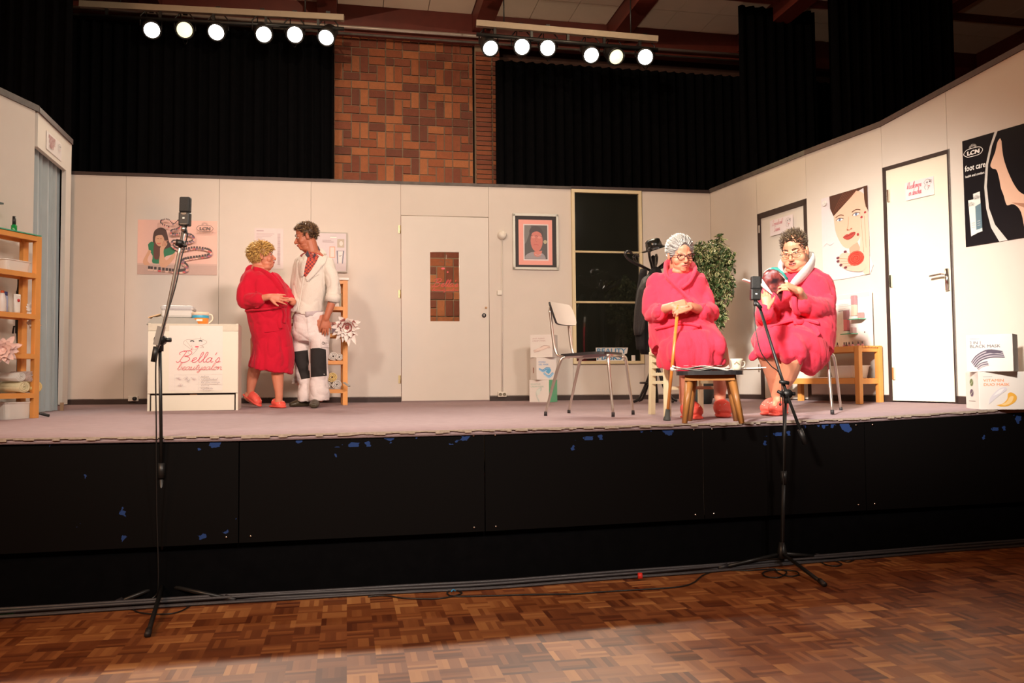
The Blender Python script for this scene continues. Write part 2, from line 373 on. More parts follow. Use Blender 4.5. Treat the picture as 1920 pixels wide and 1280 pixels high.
# hall floor, ceiling, far walls
MB().add([(-9, -6, 0), (12, -6, 0), (12, 11, 0), (-9, 11, 0), (-9, -6, -.1), (12, -6, -.1), (12, 11, -.1), (-9, 11, -.1)],
  [(0, 1, 2, 3), (7, 6, 5, 4), (0, 4, 5, 1), (1, 5, 6, 2), (2, 6, 7, 3), (3, 7, 4, 0)], mp).build('floor', kind='structure')
bpy.data.objects['floor'].data.transform(Matrix.Translation(bpy.data.objects['floor'].location)); bpy.data.objects['floor'].location = (0, 0, 0)
HB = 10.45
mb = MB()
xj = [-6.1, -4.2, -2.3, -.24, 1.70, 3.52, 5.4, 7.3, 9.2]
yj = [10.4, 9.25, 7.9, 6.55, 5.2, 3.85, 2.5]
for i in range(len(xj)-1):
    nx = 3
    for k in range(nx):
        w = (xj[i+1]-xj[i]-.24)/nx; x0 = xj[i]+.12+w*k
        for j in range(len(yj)-1):
            for q in range(2):
                h = (yj[j]-yj[j+1])/2; y0 = yj[j+1]+h*q
                mb.box((x0+w/2, y0+h/2, 5.93), (w-.008, h-.008, .05), M_ceil)
mb.box((1.5, 6, 5.99), (17, 12, .04), mat('ceiling_seam', (.16, .11, .07), .8))
mb.build('ceiling', kind='structure')
for i, x in enumerate(xj): MB().box((x, 6.4, 5.80), (.23, 8, .26), M_redbeam).build('ceiling_beam', kind='structure')
for y in (9.25, 6.55): MB().box((1.5, y, 5.87), (15, .06, .08), M_redbeam).build('ceiling_beam', kind='structure')
MB().box((1.5, HB-.02, 5.72), (17, .10, .40), M_redbeam).build('trim_9', kind='structure')
M_dwall = mat('hall_dark_brick', (.07, .03, .02), .85, .4, 10, .4)
MB().box((1.5, HB+.25, 3.0), (19, .1, 6), M_dwall).build('wall_hall_back', kind='structure')
MB().box((9.6, 3, 3.0), (.1, 17, 6), M_dwall).build('wall_hall_right', kind='structure')
MB().box((-7.2, 3, 3.0), (.1, 17, 6), M_dwall).build('wall_hall_left', kind='structure')

# brick pier: every brick a small block, pinwheel bond between stretcher courses
mort = mat('mortar', (.22, .15, .095), .9, .2, 30)
BR = [mat('brick_%d' % i, c, .8, .25, 25, .3) for i, c in enumerate([(.21, .055, .019), (.15, .036, .015), (.27, .080, .026), (.12, .032, .015), (.24, .064, .02), (.31, .10, .033), (.18, .046, .018)])]
def brick(mb, x0, z0, w, h, U, y):
    g = .0075; mb.box((x0+w*U/2, y+.02+rnd.uniform(-.003, .003), z0+h*U/2), (w*U-g*2, .05, h*U-g*2), rnd.choice(BR))
mb = MB(); X0, X1, Uw = -.16, 1.60, .1065
mb.box(((X0+X1)/2, HB+.074, 2.9), (X1-X0, .12, 5.6), mort)
ya = HB; z = .6; xs = X0
PIN_A = [(0, 2, 2, 1), (2, 1, 1, 2), (1, 0, 2, 1), (0, 0, 1, 2), (1, 1, 1, 1)]
PIN_B = [(1, 2, 2, 1), (0, 1, 1, 2), (0, 0, 2, 1), (2, 0, 1, 2), (1, 1, 1, 1)]
while z < 5.4:
    x = X0 + (Uw if int(z*10) % 2 else 0)
    while x < X1-.02:
        w = min(2, (X1-x)/Uw); brick(mb, x, z, w, 1, Uw, ya); x += 2*Uw
    z += Uw; x = X0; c = 0
    while x < X1-.02:
        if c % 3 == 2:
            for (zz, hh) in ((0, 2), (2, 1)): brick(mb, x, z+zz*Uw, min(1, (X1-x)/Uw), hh, Uw, ya)
            x += Uw
        else:
            for (a, bq, w, h) in (PIN_A if c % 3 == 0 else PIN_B):
                ww = min(w, (X1-x)/Uw-a)
                if ww > .15: brick(mb, x+a*Uw, z+bq*Uw, ww, h, Uw, ya)
            x += 3*Uw
        c += 1
    z += 3*Uw
mb.build('brick_wall', kind='structure')
mb = MB(); mb.box((1.785, HB+.06, 2.9), (.32, .16, 5.6), mort); z = .6
while z < 5.4:
    mb.box((1.735, HB-.02, z+.03), (.20, .05, .048), rnd.choice(BR[:2]+BR[6:])); mb.box((1.90, HB-.02, z+.03), (.09, .05, .048), rnd.choice(BR[:4])); z += .062
mb.build('brick_pier', kind='structure')

# black drapes on their tracks
def drape(name, x0, x1, y, z0, z1, label, fold=.13, amp=.045, ph=0, ry=0, m=M_cloth, par=None, cat='curtain', rings=False):
    mb = MB(); L = math.hypot(x1-x0, ry); n = max(8, int(L/fold*8)); nz = 7; vs = []; fs = []
    ux, uy = (x1-x0)/L, ry/L
    for s in (0, 1):
        for j in range(nz+1):
            for i in range(n+1):
                t = i/n*L; w = amp*(.55+.45*(1-j/nz))*(math.sin(2*PI*t/fold+ph+.5*math.sin(t*5+j*.2))+.3*math.sin(2*PI*t/fold*2.3+ph))
                vs.append(Vector((x0+ux*t-uy*(w+s*.004), y+uy*t+ux*(w+s*.004), z0+(z1-z0)*j/nz)))
        o = s*(nz+1)*(n+1)
        for j in range(nz):
            for i in range(n): a = o+j*(n+1)+i; fs.append((a, a+1, a+n+2, a+n+1))
    mb.add(vs, fs, m, True)
    return mb.build(name, par, label, cat)
drape('stage_curtain', -5.2, -.17, 10.2, .1, 4.85+.55, 'black stage curtain left of the brick pier, hung behind the set')
drape('stage_curtain', 1.86, 6.6, 10.2, .1, 5.25, 'black stage curtain right of the brick pier, hung behind the set', ph=1)
a = at(1392, 300, 10.3)
drape('stage_curtain', a.x, a.x+1.05, a.y, .1, 5.85, 'narrow black side curtain reaching the ceiling, first one right of the ceiling boards', ph=2)
a = at(1560, 200, 9.2)
drape('stage_curtain', a.x, a.x+1.6, a.y, .1, 5.85, 'wide black side curtain behind the right wall of the set', ph=.4)
a = at(-60, 100, 8.2)
drape('stage_curtain', a.x-1, a.x+.95, a.y, .1, 5.85, 'black side curtain at the far left behind the curtained doorway', ph=.9)
# track pipe and rail in front of the pier
p0, p1 = [CAM+ray(x, y)*(10.31/ray(x, y).y) for x, y in ((60, 13), (1400, 108))]
for k, (dz, r) in enumerate(((.03, .022), (-.055, .015))):
    d = (p1-p0); MB().tube([p0+Vector((0, 0, dz)), p1+Vector((0, 0, dz))], r, mat('grey_pipe', (.42, .36, .32), .4, .1, metal=.4) if k == 0 else M_batten, 10).build('curtain_rail' if k else 'curtain_pipe', None,
      'thin timber curtain rail just below the pale pipe' if k else 'pale metal pipe running across the brick pier under the ceiling', 'rail')

# stage floor
mb = MB(); nx, ny = 40, 10; vs = []; fs = []
for i in range(nx+1):
    X = -3.6+9.2*i/nx
    for j in range(ny+1):
        t = j/ny; Y = yfront(X)*(1-t)+10.1*t; vs.append(Vector((X, Y, zs(X, Y))))
for i in range(nx):
    for j in range(ny): a = i*(ny+1)+j; fs.append((a, a+ny+1, a+ny+2, a+1))
mb.add(vs, fs, M_carpet, True)
o = mb.build('stage_floor', kind='structure'); sm = o.modifiers.new('thick', 'SOLIDIFY'); sm.thickness = .03; sm.offset = -1
mb = MB(); X = -3.6
while X < 5.5:
    w = rnd.uniform(.02, .05); Y = yfront(X); z = zs(X, Y); h = rnd.uniform(.006, .018)
    mb.box((X+w/2, Y-.004, z+.002-h/2), (w+.004, .012, h), M_fray); X += w
mb.build('trim_1', kind='structure')
# stage front: painted boards above a recessed black skirt
cuts = [-3.6] + [onz(px, py, 0).x for px, py in ((446, 1122), (911, 1098), (1325, 1066))] + [3.35, 5.6]
zl = [.30, .295, .305, .30, .29, .28]
for i in range(5):
    x0, x1 = cuts[i]+.003, cuts[i+1]-.003; y0, y1 = yfront(x0)+.01, yfront(x1)+.01
    mb = MB(); mb.prism([(x0, y0, zl[i]), (x1, y1, zl[i+1]), (x1, y1, zs(x1, y1)-.022), (x0, y0, zs(x0, y0)-.022)], (0, .02, 0), mblk)
    o = mb.build('stage_front_panel', kind='structure')
    for (dx, z_) in ((.06, .85), (x1-x0-.06, .85), (.06, .33), (x1-x0-.06, .33)):
        xx = x0+dx; MB().lathe([(.006, 0), (.006, .004)], M_chrome, rotm(0, PI/2), (xx, yfront(xx)+.008, z_), 8).build('screw', o)
MB().box(((cuts[3]), yfront(cuts[3])+.02, .6), (.004, .004, .55), M_fray).build('trim_2', kind='structure')
mb = MB()
for i in range(5):
    x0, x1 = cuts[i], cuts[i+1]; mb.prism([(x0, yfront(x0)+.06, 0), (x1, yfront(x1)+.06, 0), (x1, yfront(x1)+.06, .4), (x0, yfront(x0)+.06, .4)], (0, .02, 0), M_cloth)
mb.build('stage_skirt', kind='structure')

# ---- set walls
WB = Wall((-3.6, 9.06), (4.10, 8.80))
RP = [(4.10, 8.80), (4.31, 7.13), (4.47, 6.21)]
e = ray(1925, 90); t = 4.98/e.y; e = CAM+e*t; RP.append((e.x, e.y)); ZE = e.z
WR1, WR2, WR3 = Wall(RP[0], RP[1]), Wall(RP[1], RP[2]), Wall(RP[2], RP[3])
LP = [(-2.95, 5.3), (-2.38, 7.0), (-2.41, 7.91)]
WL1, WL2 = Wall(LP[0], LP[1]), Wall(LP[1], LP[2])
GAP = .05
def zf(w, u): p = w.pt(u, 0); return zs(p.x, p.y)
def panel(mb, w, u0, u1, z0, z1, zb=None, m=M_wall, t=.035):
    """upright panel; z0 None = down to the skirting; z1 and zb may differ per end as a pair"""
    a0, a1 = (z0 if isinstance(z0, tuple) else (z0, z0)) if z0 is not None else (zf(w, u0)+GAP, zf(w, u1)+GAP)
    b0, b1 = z1 if isinstance(z1, tuple) else (z1, z1)
    mb.prism([w.pt(u0+.0015, a0), w.pt(u1-.0015, a1), w.pt(u1-.0015, b1), w.pt(u0+.0015, b0)], -w.n*t, m)
ZT = 3.30
ub = [0]+[WB.inv(px, 400)[0] for px in (236, 411, 583, 751.5, 916, 1071, 1204)]+[WB.L]
mb = MB()
uD0, uD1 = ub[4], ub[5]; _, zD = WB.inv(832, 405.5)
uW0, uW1 = WB.inv(1072, 500)[0], WB.inv(1203.5, 500)[0]; zW1 = WB.inv(1137, 357)[1]; zW0 = WB.inv(1140, 682)[1]
for i in range(8):
    if i == 4: panel(mb, WB, ub[4], ub[5], zD+.004, ZT)
    elif i == 6: panel(mb, WB, ub[6], ub[7], None, zW0-.002); panel(mb, WB, ub[6], ub[7], zW1+.002, ZT)
    else: panel(mb, WB, ub[i], ub[i+1], None, ZT)
mb.build('wall_back', kind='structure')
def skirting(name, w, u0, u1):
    MB().prism([w.pt(u0, zf(w, u0)), w.pt(u1, zf(w, u1)), w.pt(u1, zf(w, u1)+GAP+.01), w.pt(u0, zf(w, u0)+GAP+.01)], -w.n*.03, M_dkbase).build(name, kind='structure')
def batten(name, w, u0, u1, z0, z1, m, h=.045):
    MB().prism([w.pt(u0, z0, .012), w.pt(u1, z1, .012), w.pt(u1, z1+h, .012), w.pt(u0, z0+h, .012)], -w.n*.06, m).build(name, kind='structure')
for (a, b_) in ((0, uD0), (uD1, WB.L)): skirting('baseboard_back', WB, a, b_)
batten('trim_3', WB, 0, ub[3]+.2, ZT-.003, ZT-.003, M_battend, .032); batten('trim_4', WB, ub[3]+.2, ub[6], ZT-.003, ZT-.003, M_batten, .03); batten('trim_5', WB, ub[6], WB.L, ZT-.003, ZT-.003, M_battend, .035)
# right wall: three runs with two doors
d1a, _ = WR1.inv(1421.5, 500); d1b, _ = WR1.inv(1515, 500); d1b = min(d1b, WR1.L); _, z1a = WR1.inv(1423, 399.5); _, z1b = WR1.inv(1508, 374)
zd1 = (z1a+z1b)/2; s18 = WR1.inv(1418, 340)[0]
d2a, _ = WR3.inv(1664, 500); d2b, _ = WR3.inv(1784, 500); d2a = max(d2a, .01); _, z2a = WR3.inv(1665, 321); _, z2b = WR3.inv(1776, 270); zd2 = (z2a+z2b)/2
mb = MB(); panel(mb, WR1, 0, s18, None, ZT); panel(mb, WR1, s18, WR1.L, zd1+.0, ZT)
mb.build('wall_right', kind='structure')
mb = MB(); panel(mb, WR2, 0, WR2.L, None, ZT); mb.build('wall_right_middle', kind='structure')
zt = lambda u: ZT+(ZE-ZT)*u/WR3.L
mb = MB(); panel(mb, WR3, 0, d2b, zd2, (zt(0), zt(d2b))); panel(mb, WR3, d2b, WR3.L, None, (zt(d2b), zt(WR3.L))); mb.build('wall_right_front', kind='structure')
skirting('baseboard_right', WR1, 0, s18); skirting('baseboard_right', WR2, 0, WR2.L); skirting('baseboard_right', WR3, d2b, WR3.L)
M_bright = mat('brown_batten', (.07, .035, .03), .6, .5, 12, .2)
batten('trim_6', WR1, 0, WR1.L, ZT, ZT, M_batten); batten('trim_7', WR2, 0, WR2.L, ZT, ZT, M_bright); batten('trim_8', WR3, 0, WR3.L, ZT, ZE, M_bright)
# left wall with the curtained doorway
u2a = 0; z2l = WL2.inv(68, 272)[1]; z2r = WL2.inv(131, 326)[1]; zhd = (z2l+z2r)/2
mb = MB(); panel(mb, WL1, 0, WL1.L-.03, None, ZT); mb.build('wall_left', kind='structure')
mb = MB(); panel(mb, WL2, 0, WL2.L, zhd, ZT); uj = WL2.inv(121, 500)[0]; panel(mb, WL2, uj, WL2.L, None, zhd); mb.build('wall_left_header', kind='structure')
skirting('baseboard_left', WL1, 0, WL1.L-.03)
batten('trim_10', WL1, 0, WL1.L, ZT, ZT, M_batten, .05); batten('trim_11', WL2, 0, WL2.L, ZT, ZT, M_bright, .045)

# doors (kind structure, with their hardware)
def door_leaf(name, w, u0, u1, z1, gap, glass=None, m=M_white, off=-.012, z0=None):
    a0 = zf(w, u0)+.012; a1 = zf(w, u1)+.012
    if z0 is not None: a0, a1 = z0
    mb = MB(); u0 += gap; u1 -= gap; z1 -= gap
    if glass:
        g0, g1, gz0, gz1 = glass
        for (a, b_, c, d) in ((u0, g0, None, z1), (g1, u1, None, z1), (g0, g1, gz1, z1), (g0, g1, None, gz0)):
            lo = a0 if c is None else c; mb.prism([w.pt(a, lo, off), w.pt(b_, lo, off), w.pt(b_, d, off), w.pt(a, d, off)], -w.n*.03, m)
    else: mb.prism([w.pt(u0, a0, off), w.pt(u1, a1, off), w.pt(u1, z1, off), w.pt(u0, z1, off)], -w.n*.03, m)
    return mb.build(name, kind='structure')
M_door = mat('door_paint', (.66, .61, .55), .5, .03, 6)
M_doorw = mat('cream_door_paint', (.80, .76, .62), .5, .03, 6)
M_hinge = mat('brass_hinge', (.55, .45, .25), .4, .2, metal=.7)
g0, gz1 = WB.inv(806.5, 471.5); g1, gz0 = WB.inv(862, 602)
d = door_leaf('door_1', WB, uD0, uD1, zD, .004, (g0, g1, gz0, gz1), M_door, -.004)
glass = mat('window_glass', (.9, .9, .9), .03, 0, spec=.5); gb = glass.node_tree.nodes['Principled BSDF']; gb.inputs['Transmission Weight'].default_value = 1; gb.inputs['IOR'].default_value = 1.12
MB().prism([WB.pt(g0, gz0, -.02), WB.pt(g1, gz0, -.02), WB.pt(g1, gz1, -.02), WB.pt(g0, gz1, -.02)], -WB.n*.004, glass).build('glass_pane', d)
S = Sheet(WB.pt(g0, gz0, -.0205), WB.u, (0, 0, 1), WB.n, g1-g0, gz1-gz0, glass, .0002)
S.mb = MB(); RD = (.62, .03, .03)
S.pen("Bella's", .06, .50, .035, RD, .17, width=.88); S.pen('beautysalon', .05, .435, .016, RD, .2, width=.9)
S.ell((.44, .76), (.07, .014), (.75, .08, .10)); S.stroke([(.3, .85), (.37, .87), (.44, .85)], .004, (.1, .07, .05)); S.stroke([(.54, .85), (.6, .87), (.67, .84)], .004, (.1, .07, .05)); S.ell((.6, .71), (.03, .01), (.75, .08, .10)); S.stroke([(.55, .9), (.56, .96)], .003, (.6, .6, .55))
S.build('window_sticker', d)
u, z = WB.inv(907.5, 591); mb = MB(); M = Matrix((WB.u, -WB.n, (0, 0, 1))).transposed()
mb.lathe([(.024, 0), (.024, .006), (.02, .008)], M_black, rotm(0, PI/2), WB.pt(u, z, 0), 20); mb.box(WB.pt(u, z+.004, .009), (.007, .003, .014), M_paper); mb.box(WB.pt(u, z-.006, .009), (.004, .003, .012), M_paper); mb.build('keyhole_plate', d)
u, z = WB.inv(911, 577); MB().ell(WB.pt(u, z, .02), (.013, .012, .013), mat('wooden_knob', (.5, .3, .15), .5)).build('door_knob', d)
for py in (430, 551, 711):
    u, z = WB.inv(748.5, py); MB().box(WB.pt(u, z, .004), (.018, .008, .085), M_hinge).tube([WB.pt(u+.012, z-.043, .008), WB.pt(u+.012, z+.043, .008)], .006, M_hinge, 8).build('hinge', d)
def frame3(name, w, u0, u1, z1, t, m, off=.0, dep=.05, ends=(1, 1)):
    mb = MB(); a0 = zf(w, u0); a1 = zf(w, u1)
    for (a, b_, c, d_) in ((u0, u0+t*ends[0], a0, z1), (u1-t*ends[1], u1, a1, z1), (u0, u1, z1-t*1.1, z1)):
        if b_-a > .001: mb.prism([w.pt(a, c, off), w.pt(b_, c, off), w.pt(b_, d_, off), w.pt(a, d_, off)], -w.n*dep, m)
    return mb.build(name, kind='structure')
frame3('door_frame_2', WR1, s18, WR1.L, zd1, .05, M_dkbase)
d = door_leaf('door_2', WR1, s18+.05, WR1.L-.06, zd1-.05, 0, m=M_door, off=-.012)
for py in (430, 690):
    u, z = WR1.inv(1422.5, py); MB().box(WR1.pt(u+.01, z, .002), (.008, .02, .08), M_chrome).build('hinge', d)
frame3('door_frame_3', WR3, 0, d2b+.02, zd2, .028, M_dkbase)
d = door_leaf('door_3', WR3, .03, d2b-.012, zd2-.028, 0, m=M_doorw, off=-.008)
for py in (367, 527, 700):
    u, z = WR3.inv(1666+(py-367)*.03, py); MB().box(WR3.pt(u+.0, z, .004), (.012, .02, .10), M_chrome).build('hinge', d)
u, z = WR3.inv(1776.5, 524); mb = MB(); mb.tube([WR3.pt(u, z-.085, .004), WR3.pt(u, z+.085, .004)], (.017), M_chrome, 12, flat=WR3.u)
mb.tube([WR3.pt(u, z+.04, .0), WR3.pt(u, z+.04, .05), WR3.pt(u-.03, z+.043, .055), WR3.pt(u-.115, z+.038, .052)], .009, M_chrome, 10, sub=3); mb.build('door_handle', d)
u, z = WR3.inv(1752, 480)
# the curtain in the left doorway
M_satin = mat('blue_grey_satin', (.36, .42, .44), .38, .12, 5, sheen=.3)
c0, c1 = WL2.pt(-.02, 0, -.07), WL2.pt(uj+.02, 0, -.07)
o = drape('doorway_curtain', c0.x, c1.x, c0.y, zs(-2.4, 7.4)+.01, zhd+.06, 'blue grey satin curtain hanging in the left doorway', .12, .04, .6, c1.y-c0.y, M_satin)
o.parent = None
MB().prism([WL1.pt(WL1.L-.03, zs(-2.4, 7), -.05), WL2.pt(.04, zs(-2.4, 7), -.15), WL2.pt(.04, ZT, -.15), WL1.pt(WL1.L-.03, ZT, -.05)], (-.02, 0, 0), M_gap).build('gap_shade', kind='structure')  # dark sheet put in for the shaded gap between wall panel and curtain
# the tall window
M_cream = mat('cream_window_frame', (.66, .56, .34), .45, .06, 6)
M_dglass = mat('dark_window_glass', (.012, .013, .010), .04, .3, 4, spec=.9, bscale=40)
mb = MB(); ft = WB.inv(1077.5, 500)[0]-WB.inv(1072, 500)[0]
def wbox(mb, u0, u1, z0, z1, o0, o1, m): mb.prism([WB.pt(u0, z0, o1), WB.pt(u1, z0, o1), WB.pt(u1, z1, o1), WB.pt(u0, z1, o1)], -WB.n*(o1-o0), m)
ft = .036
wbox(mb, uW0, uW0+ft, zW0, zW1, -.04, .03, M_cream); wbox(mb, uW1-ft, uW1, zW0, zW1, -.04, .03, M_cream)
wbox(mb, uW0, uW1, zW1-ft, zW1, -.04, .031, M_cream); wbox(mb, uW0-.0, uW1, zW0, zW0+ft*.9, -.04, .034, M_cream)
wobj = mb.build('window_1', kind='structure')
zz1 = WB.inv(1135, 473)[1]; zz2 = WB.inv(1135, 567)[1]
for z in (zz1, zz2): MB().tube([WB.pt(uW0+.02, z, .02), WB.pt(uW1-.02, z, .02)], (.012), M_cream, 10).build('glazing_bar', wobj)
for (a, b_) in ((zW0+.03, zz2), (zz2, zz1), (zz1, zW1-.03)):
    mb = MB(); wbox(mb, uW0+.02, uW1-.02, a, b_, -.01, .004, M_dglass); mb.build('glass_pane', wobj)
mb = MB(); wbox(mb, uW0, uW1, zW0, zW1, -.05, -.03, M_gap); mb.build('window_backing', wobj)
# ================================================================== stage lighting
M_lens = mat('lit_lens', (1, 1, 1), .3, 0, emit=(1.0, .97, .90), estr=14)
M_lensw = mat('lit_warm_lens', (1, .9, .6), .3, 0, emit=(1.0, .90, .50), estr=1.6)
ORD = ['first', 'second', 'third', 'fourth', 'fifth', 'sixth']
def parcan(px, py, d, aim, warm, label, group, watts):
    P = at(px, py, d); a = Vector(aim).normalized(); M = a.to_track_quat('Z', 'Y').to_matrix()
    t = thing('stage_light', label, 'stage light', P, group)
    mb = MB(); L = .27
    mb.lathe([(.05, -L), (.080, -L+.03), (.088, -.06), (.089, 0), (.107, 0), (.107, -.012), (.103, -.06), (.09, -L+.03), (.055, -L-.004)], M_black, M, P, 20)
    mb.build('housing', t)
    mb = MB(); mb.lathe([(.086, -.02), (.086, -.012), (.0, -.004)], M_lensw if warm else M_lens, M, P, 20); mb.build('lens', t)
    mb = MB(); x = M @ Vector((1, 0, 0)); x.z = 0; x.normalize(); top = P+Vector((0, 0, .20))-a*.12; side = -a*.12
    mb.tube([P+side+x*.115, P+side+x*.115+Vector((0, 0, .12)), top+x*.05, top-x*.05, P+side-x*.115+Vector((0, 0, .12)), P+side-x*.115], .008, M_black, 8); mb.build('yoke', t)
    mb = MB(); mb.box(top+Vector((0, 0, .03)), (.05, .05, .09), M_black); mb.build('clamp', t)
    mb = MB(); q = P-a*.25; mb.tube([q, q+Vector((.03, -.02, -.12)), q+Vector((.0, .0, -.17)), q+Vector((-.04, .02, -.05)), top+Vector((-.05, 0, .02))], .006, M_black, 6, sub=4); mb.build('cable', t)
    if watts: 
        l = light('SPOT', 'par_beam', P+a*.03, P+a*3, watts, (1.0, .91, .76) if not warm else (1, .75, .4), .07, 62, .6)
    return t
lp = [(285, 57), (346, 56), (405, 61), (495, 65), (553, 65), (611, 71)]; rp = [(920, 91), (979, 88), (1027, 90), (1109, 104), (1156, 107), (1210, 107)]
aimL = [(.35, -1, -.75), (.15, -1, -.40), (-.1, -1, -.72), (.3, -1, -.72), (.1, -1, -.5), (-.25, -1, -.85)]
aimR = [(.1, -1, -.85), (-.1, -1, -.5), (-.25, -1, -.45), (-.1, -1, -.8), (.1, -1, -.75), (-.35, -1, -.5)]
for i in range(6):
    d = 9.55+.02*i; parcan(*lp[i], d, aimL[i], i == 1, f'lit black stage light with {"amber" if i == 1 else "white"} glare, {ORD[i]} from the left on the left lighting bar', 'stage lights on the left bar', 190)
    d = 9.75+.03*i; parcan(*rp[i], d, aimR[i], i == 4, f'lit black stage light with {"amber" if i == 4 else "white"} glare, {ORD[i]} from the left on the right lighting bar', 'stage lights on the right bar', 190)
M_trunk = mat('white_cable_trunking', (.42, .34, .25), .6, .08)
for (a, b_, c, d_, da, db, lab) in ((150, 8, 645, 34, 9.55, 9.75, 'left'), (893, 44, 1233, 74, 9.75, 9.95, 'right')):
    A, B = at(a, b_, da), at(c, d_, db); t = thing('lighting_bar', f'pale trunking with a black pipe carrying the {lab} row of stage lights', 'lighting bar', (A+B)/2)
    MB().bar(A, B, .06, .07, M_trunk).build('trunking', t)
    q = Vector((0, 0, -.13)); MB().tube([A+q, B+q], .024, M_black, 10).build('pipe', t)
    for k in range(5): p = A+(B-A)*(k+.5)/5; MB().box(p+Vector((0, 0, -.07)), (.03, .03, .12), M_black).build('bracket', t)
    for k in (.15, .85): p = A+(B-A)*k; MB().tube([p, Vector((p.x, p.y, 5.88))], .008, M_black, 6).build('suspension_rod', t)

# ================================================================== pictures and signs on the walls
SK, SKD, HR, RDR = (.68, .37, .23), (.50, .22, .13), (.07, .025, .015), (.62, .05, .04)
def lcn(S, x, y, h, col, ang=0):
    """lettering in a rounded oval with a ray crown"""
    k = S.H/S.W; w = h*2.5*k
    S.stroke([(x-w+h*k, y-h), (x+w-h*k, y-h), (x+w, y-.3*h), (x+w, y+.3*h), (x+w-h*k, y+h), (x-w+h*k, y+h), (x-w, y+.3*h), (x-w, y-.3*h), (x-w+h*k, y-h)], h*S.H*.16, col, sub=3)
    for e in (-.03, .03): S.text('LCN', x+e*w, y-h*.55+e*h, h*S.H*1.5, col, 'c', width=w*1.35)
    for i in range(9):
        a = PI*(i+.7)/9.4; S.stroke([(x+math.cos(a)*h*k*.6, y+h*1.15+math.sin(a)*h*.3), (x+math.cos(a)*h*k*1.1, y+h*1.15+math.sin(a)*h*1.0)], h*S.H*.09, col, sub=0)
# nail polish poster
S = WB.sheet(258, 413, 407, 515, ink((.80, .50, .42)))
S.rect(0, 0, 1, .205, (.52, .36, .31)); S.rect(0, .175, 1, .205, (.62, .42, .36))
S.poly([(.19, .68), (.21, .80), (.28, .86), (.35, .82), (.38, .68), (.40, .58), (.46, .50), (.48, .44), (.42, .40), (.36, .44), (.28, .30), (.20, .34), (.19, .5)], HR, sm=3)
S.poly([(.13, .55), (.17, .60), (.20, .58), (.26, .5), (.31, .45), (.40, .5), (.45, .5), (.47, .45), (.45, .38), (.36, .34), (.33, .28), (.33, .21), (.19, .21), (.19, .34), (.14, .44)], (.02, .19, .08), sm=3)
S.poly([(.20, .5), (.20, .36), (.22, .28), (.27, .30), (.28, .55), (.24, .62), (.21, .6)], (.13, .04, .025), sm=3)
S.poly([(.14, .45), (.17, .42), (.13, .30), (.13, .24), (.16, .18), (.09, .17), (.07, .24), (.10, .34)], SK, sm=3)
S.ell((.275, .63), (.058, .115), SK, .12); S.poly([(.22, .70), (.25, .77), (.33, .76), (.345, .66), (.31, .72), (.26, .72)], HR, sm=3)
S.poly([(.28, .48), (.33, .62), (.36, .60), (.37, .55), (.33, .46), (.33, .36), (.36, .26), (.43, .36), (.47, .40), (.46, .30), (.37, .15), (.31, .13), (.27, .20), (.28, .35)], SK, sm=3)
for dx in (0, .018, .036): S.stroke([(.31+dx, .52), (.325+dx, .60), (.345+dx, .63)], .006, SKD)
S.stroke([(.245, .575), (.265, .56), (.29, .575)], .007, (.7, .12, .1)); S.stroke([(.25, .655), (.262, .66)], .005, HR); S.stroke([(.285, .655), (.30, .655)], .005, HR)
path = smooth2([(.15, .10), (.35, .07), (.52, .05), (.61, .07), (.63, .12), (.60, .18), (.57, .21), (.60, .27), (.75, .31), (.90, .35), (.93, .41), (.87, .46), (.72, .48), (.58, .44), (.50, .46), (.44, .53), (.47, .60), (.60, .57), (.70, .60), (.72, .66), (.67, .72), (.55, .73), (.45, .72), (.44, .78), (.52, .82), (.56, .88), (.53, .97), (.47, .90), (.40, .98), (.32, .96), (.32, .90), (.42, .84)], 9)
for i, (x, y) in enumerate(path[::2]):
    h = .10*(1-y*.65); w = h*.16
    S.rect(x-w, y, x+w, y+h*.55, (.05, .03, .03)); S.rect(x-w*1.2, y-h*.35, x+w*1.2, y, rnd.choice([(.6, .1, .1), (.7, .35, .3), (.2, .1, .2), (.75, .5, .4), (.35, .2, .15)]))
lcn(S, .865, .83, .055, (.12, .07, .06))
S.build('wall_poster', None, label='pink poster of a woman in green beside a winding row of nail polish', cat='poster')
# price list
S = WB.sheet(477, 428, 531, 504, ink((.66, .57, .56)), t=.001)
S.rect(.07, .93, .32, .945, (.3, .16, .2))
for i in range(5): S.rect(.07, .86-i*.035, .07+[.62, .55, .5, .2, .3][i], .867-i*.035, (.42, .26, .3))
S.rect(.3, .66, .55, .668, (.3, .16, .2))
for i in range(26): S.rect(.80, .86-i*.03, .90, .868-i*.03, (.42, .26, .3))
S.build('price_list', None, label='faint pink printed price list taped between the two standing people', cat='paper sign')
# display sign behind the man in white
S = WB.sheet(585, 436, 651, 511, mat('grey_board_frame', (.38, .35, .30), .4), t=.03)
S.rect(.03, .03, .97, .97, (.60, .53, .55)); S.rect(.52, .86, .70, .885, (.85, .8, .7)); S.rect(.52, .9, .7, .905, (.3, .25, .3))
S.rect(.30, .79, .55, .80, (.3, .2, .2)); S.rect(.30, .75, .62, .762, (.3, .2, .2))
S.rect(.72, .62, .92, .83, (.45, .38, .30)); S.ell((.83, .72), (.05, .06), (.65, .6, .55))
S.rect(.50, .36, .66, .64, (.75, .32, .2)); S.rect(.52, .38, .64, .62, (.78, .60, .55))
S.poly([(.72, .22), (.88, .22), (.92, .54), (.70, .54)], (.18, .18, .24)); S.poly([(.75, .22), (.85, .22), (.88, .53), (.74, .53)], (.75, .64, .62)); S.stroke([(.77, .42), (.8, .40), (.84, .43)], .005, (.1, .1, .1))
S.build('display_sign', None, label='grey framed product sign with a pale tube picture, behind the man in the white jacket', cat='sign')
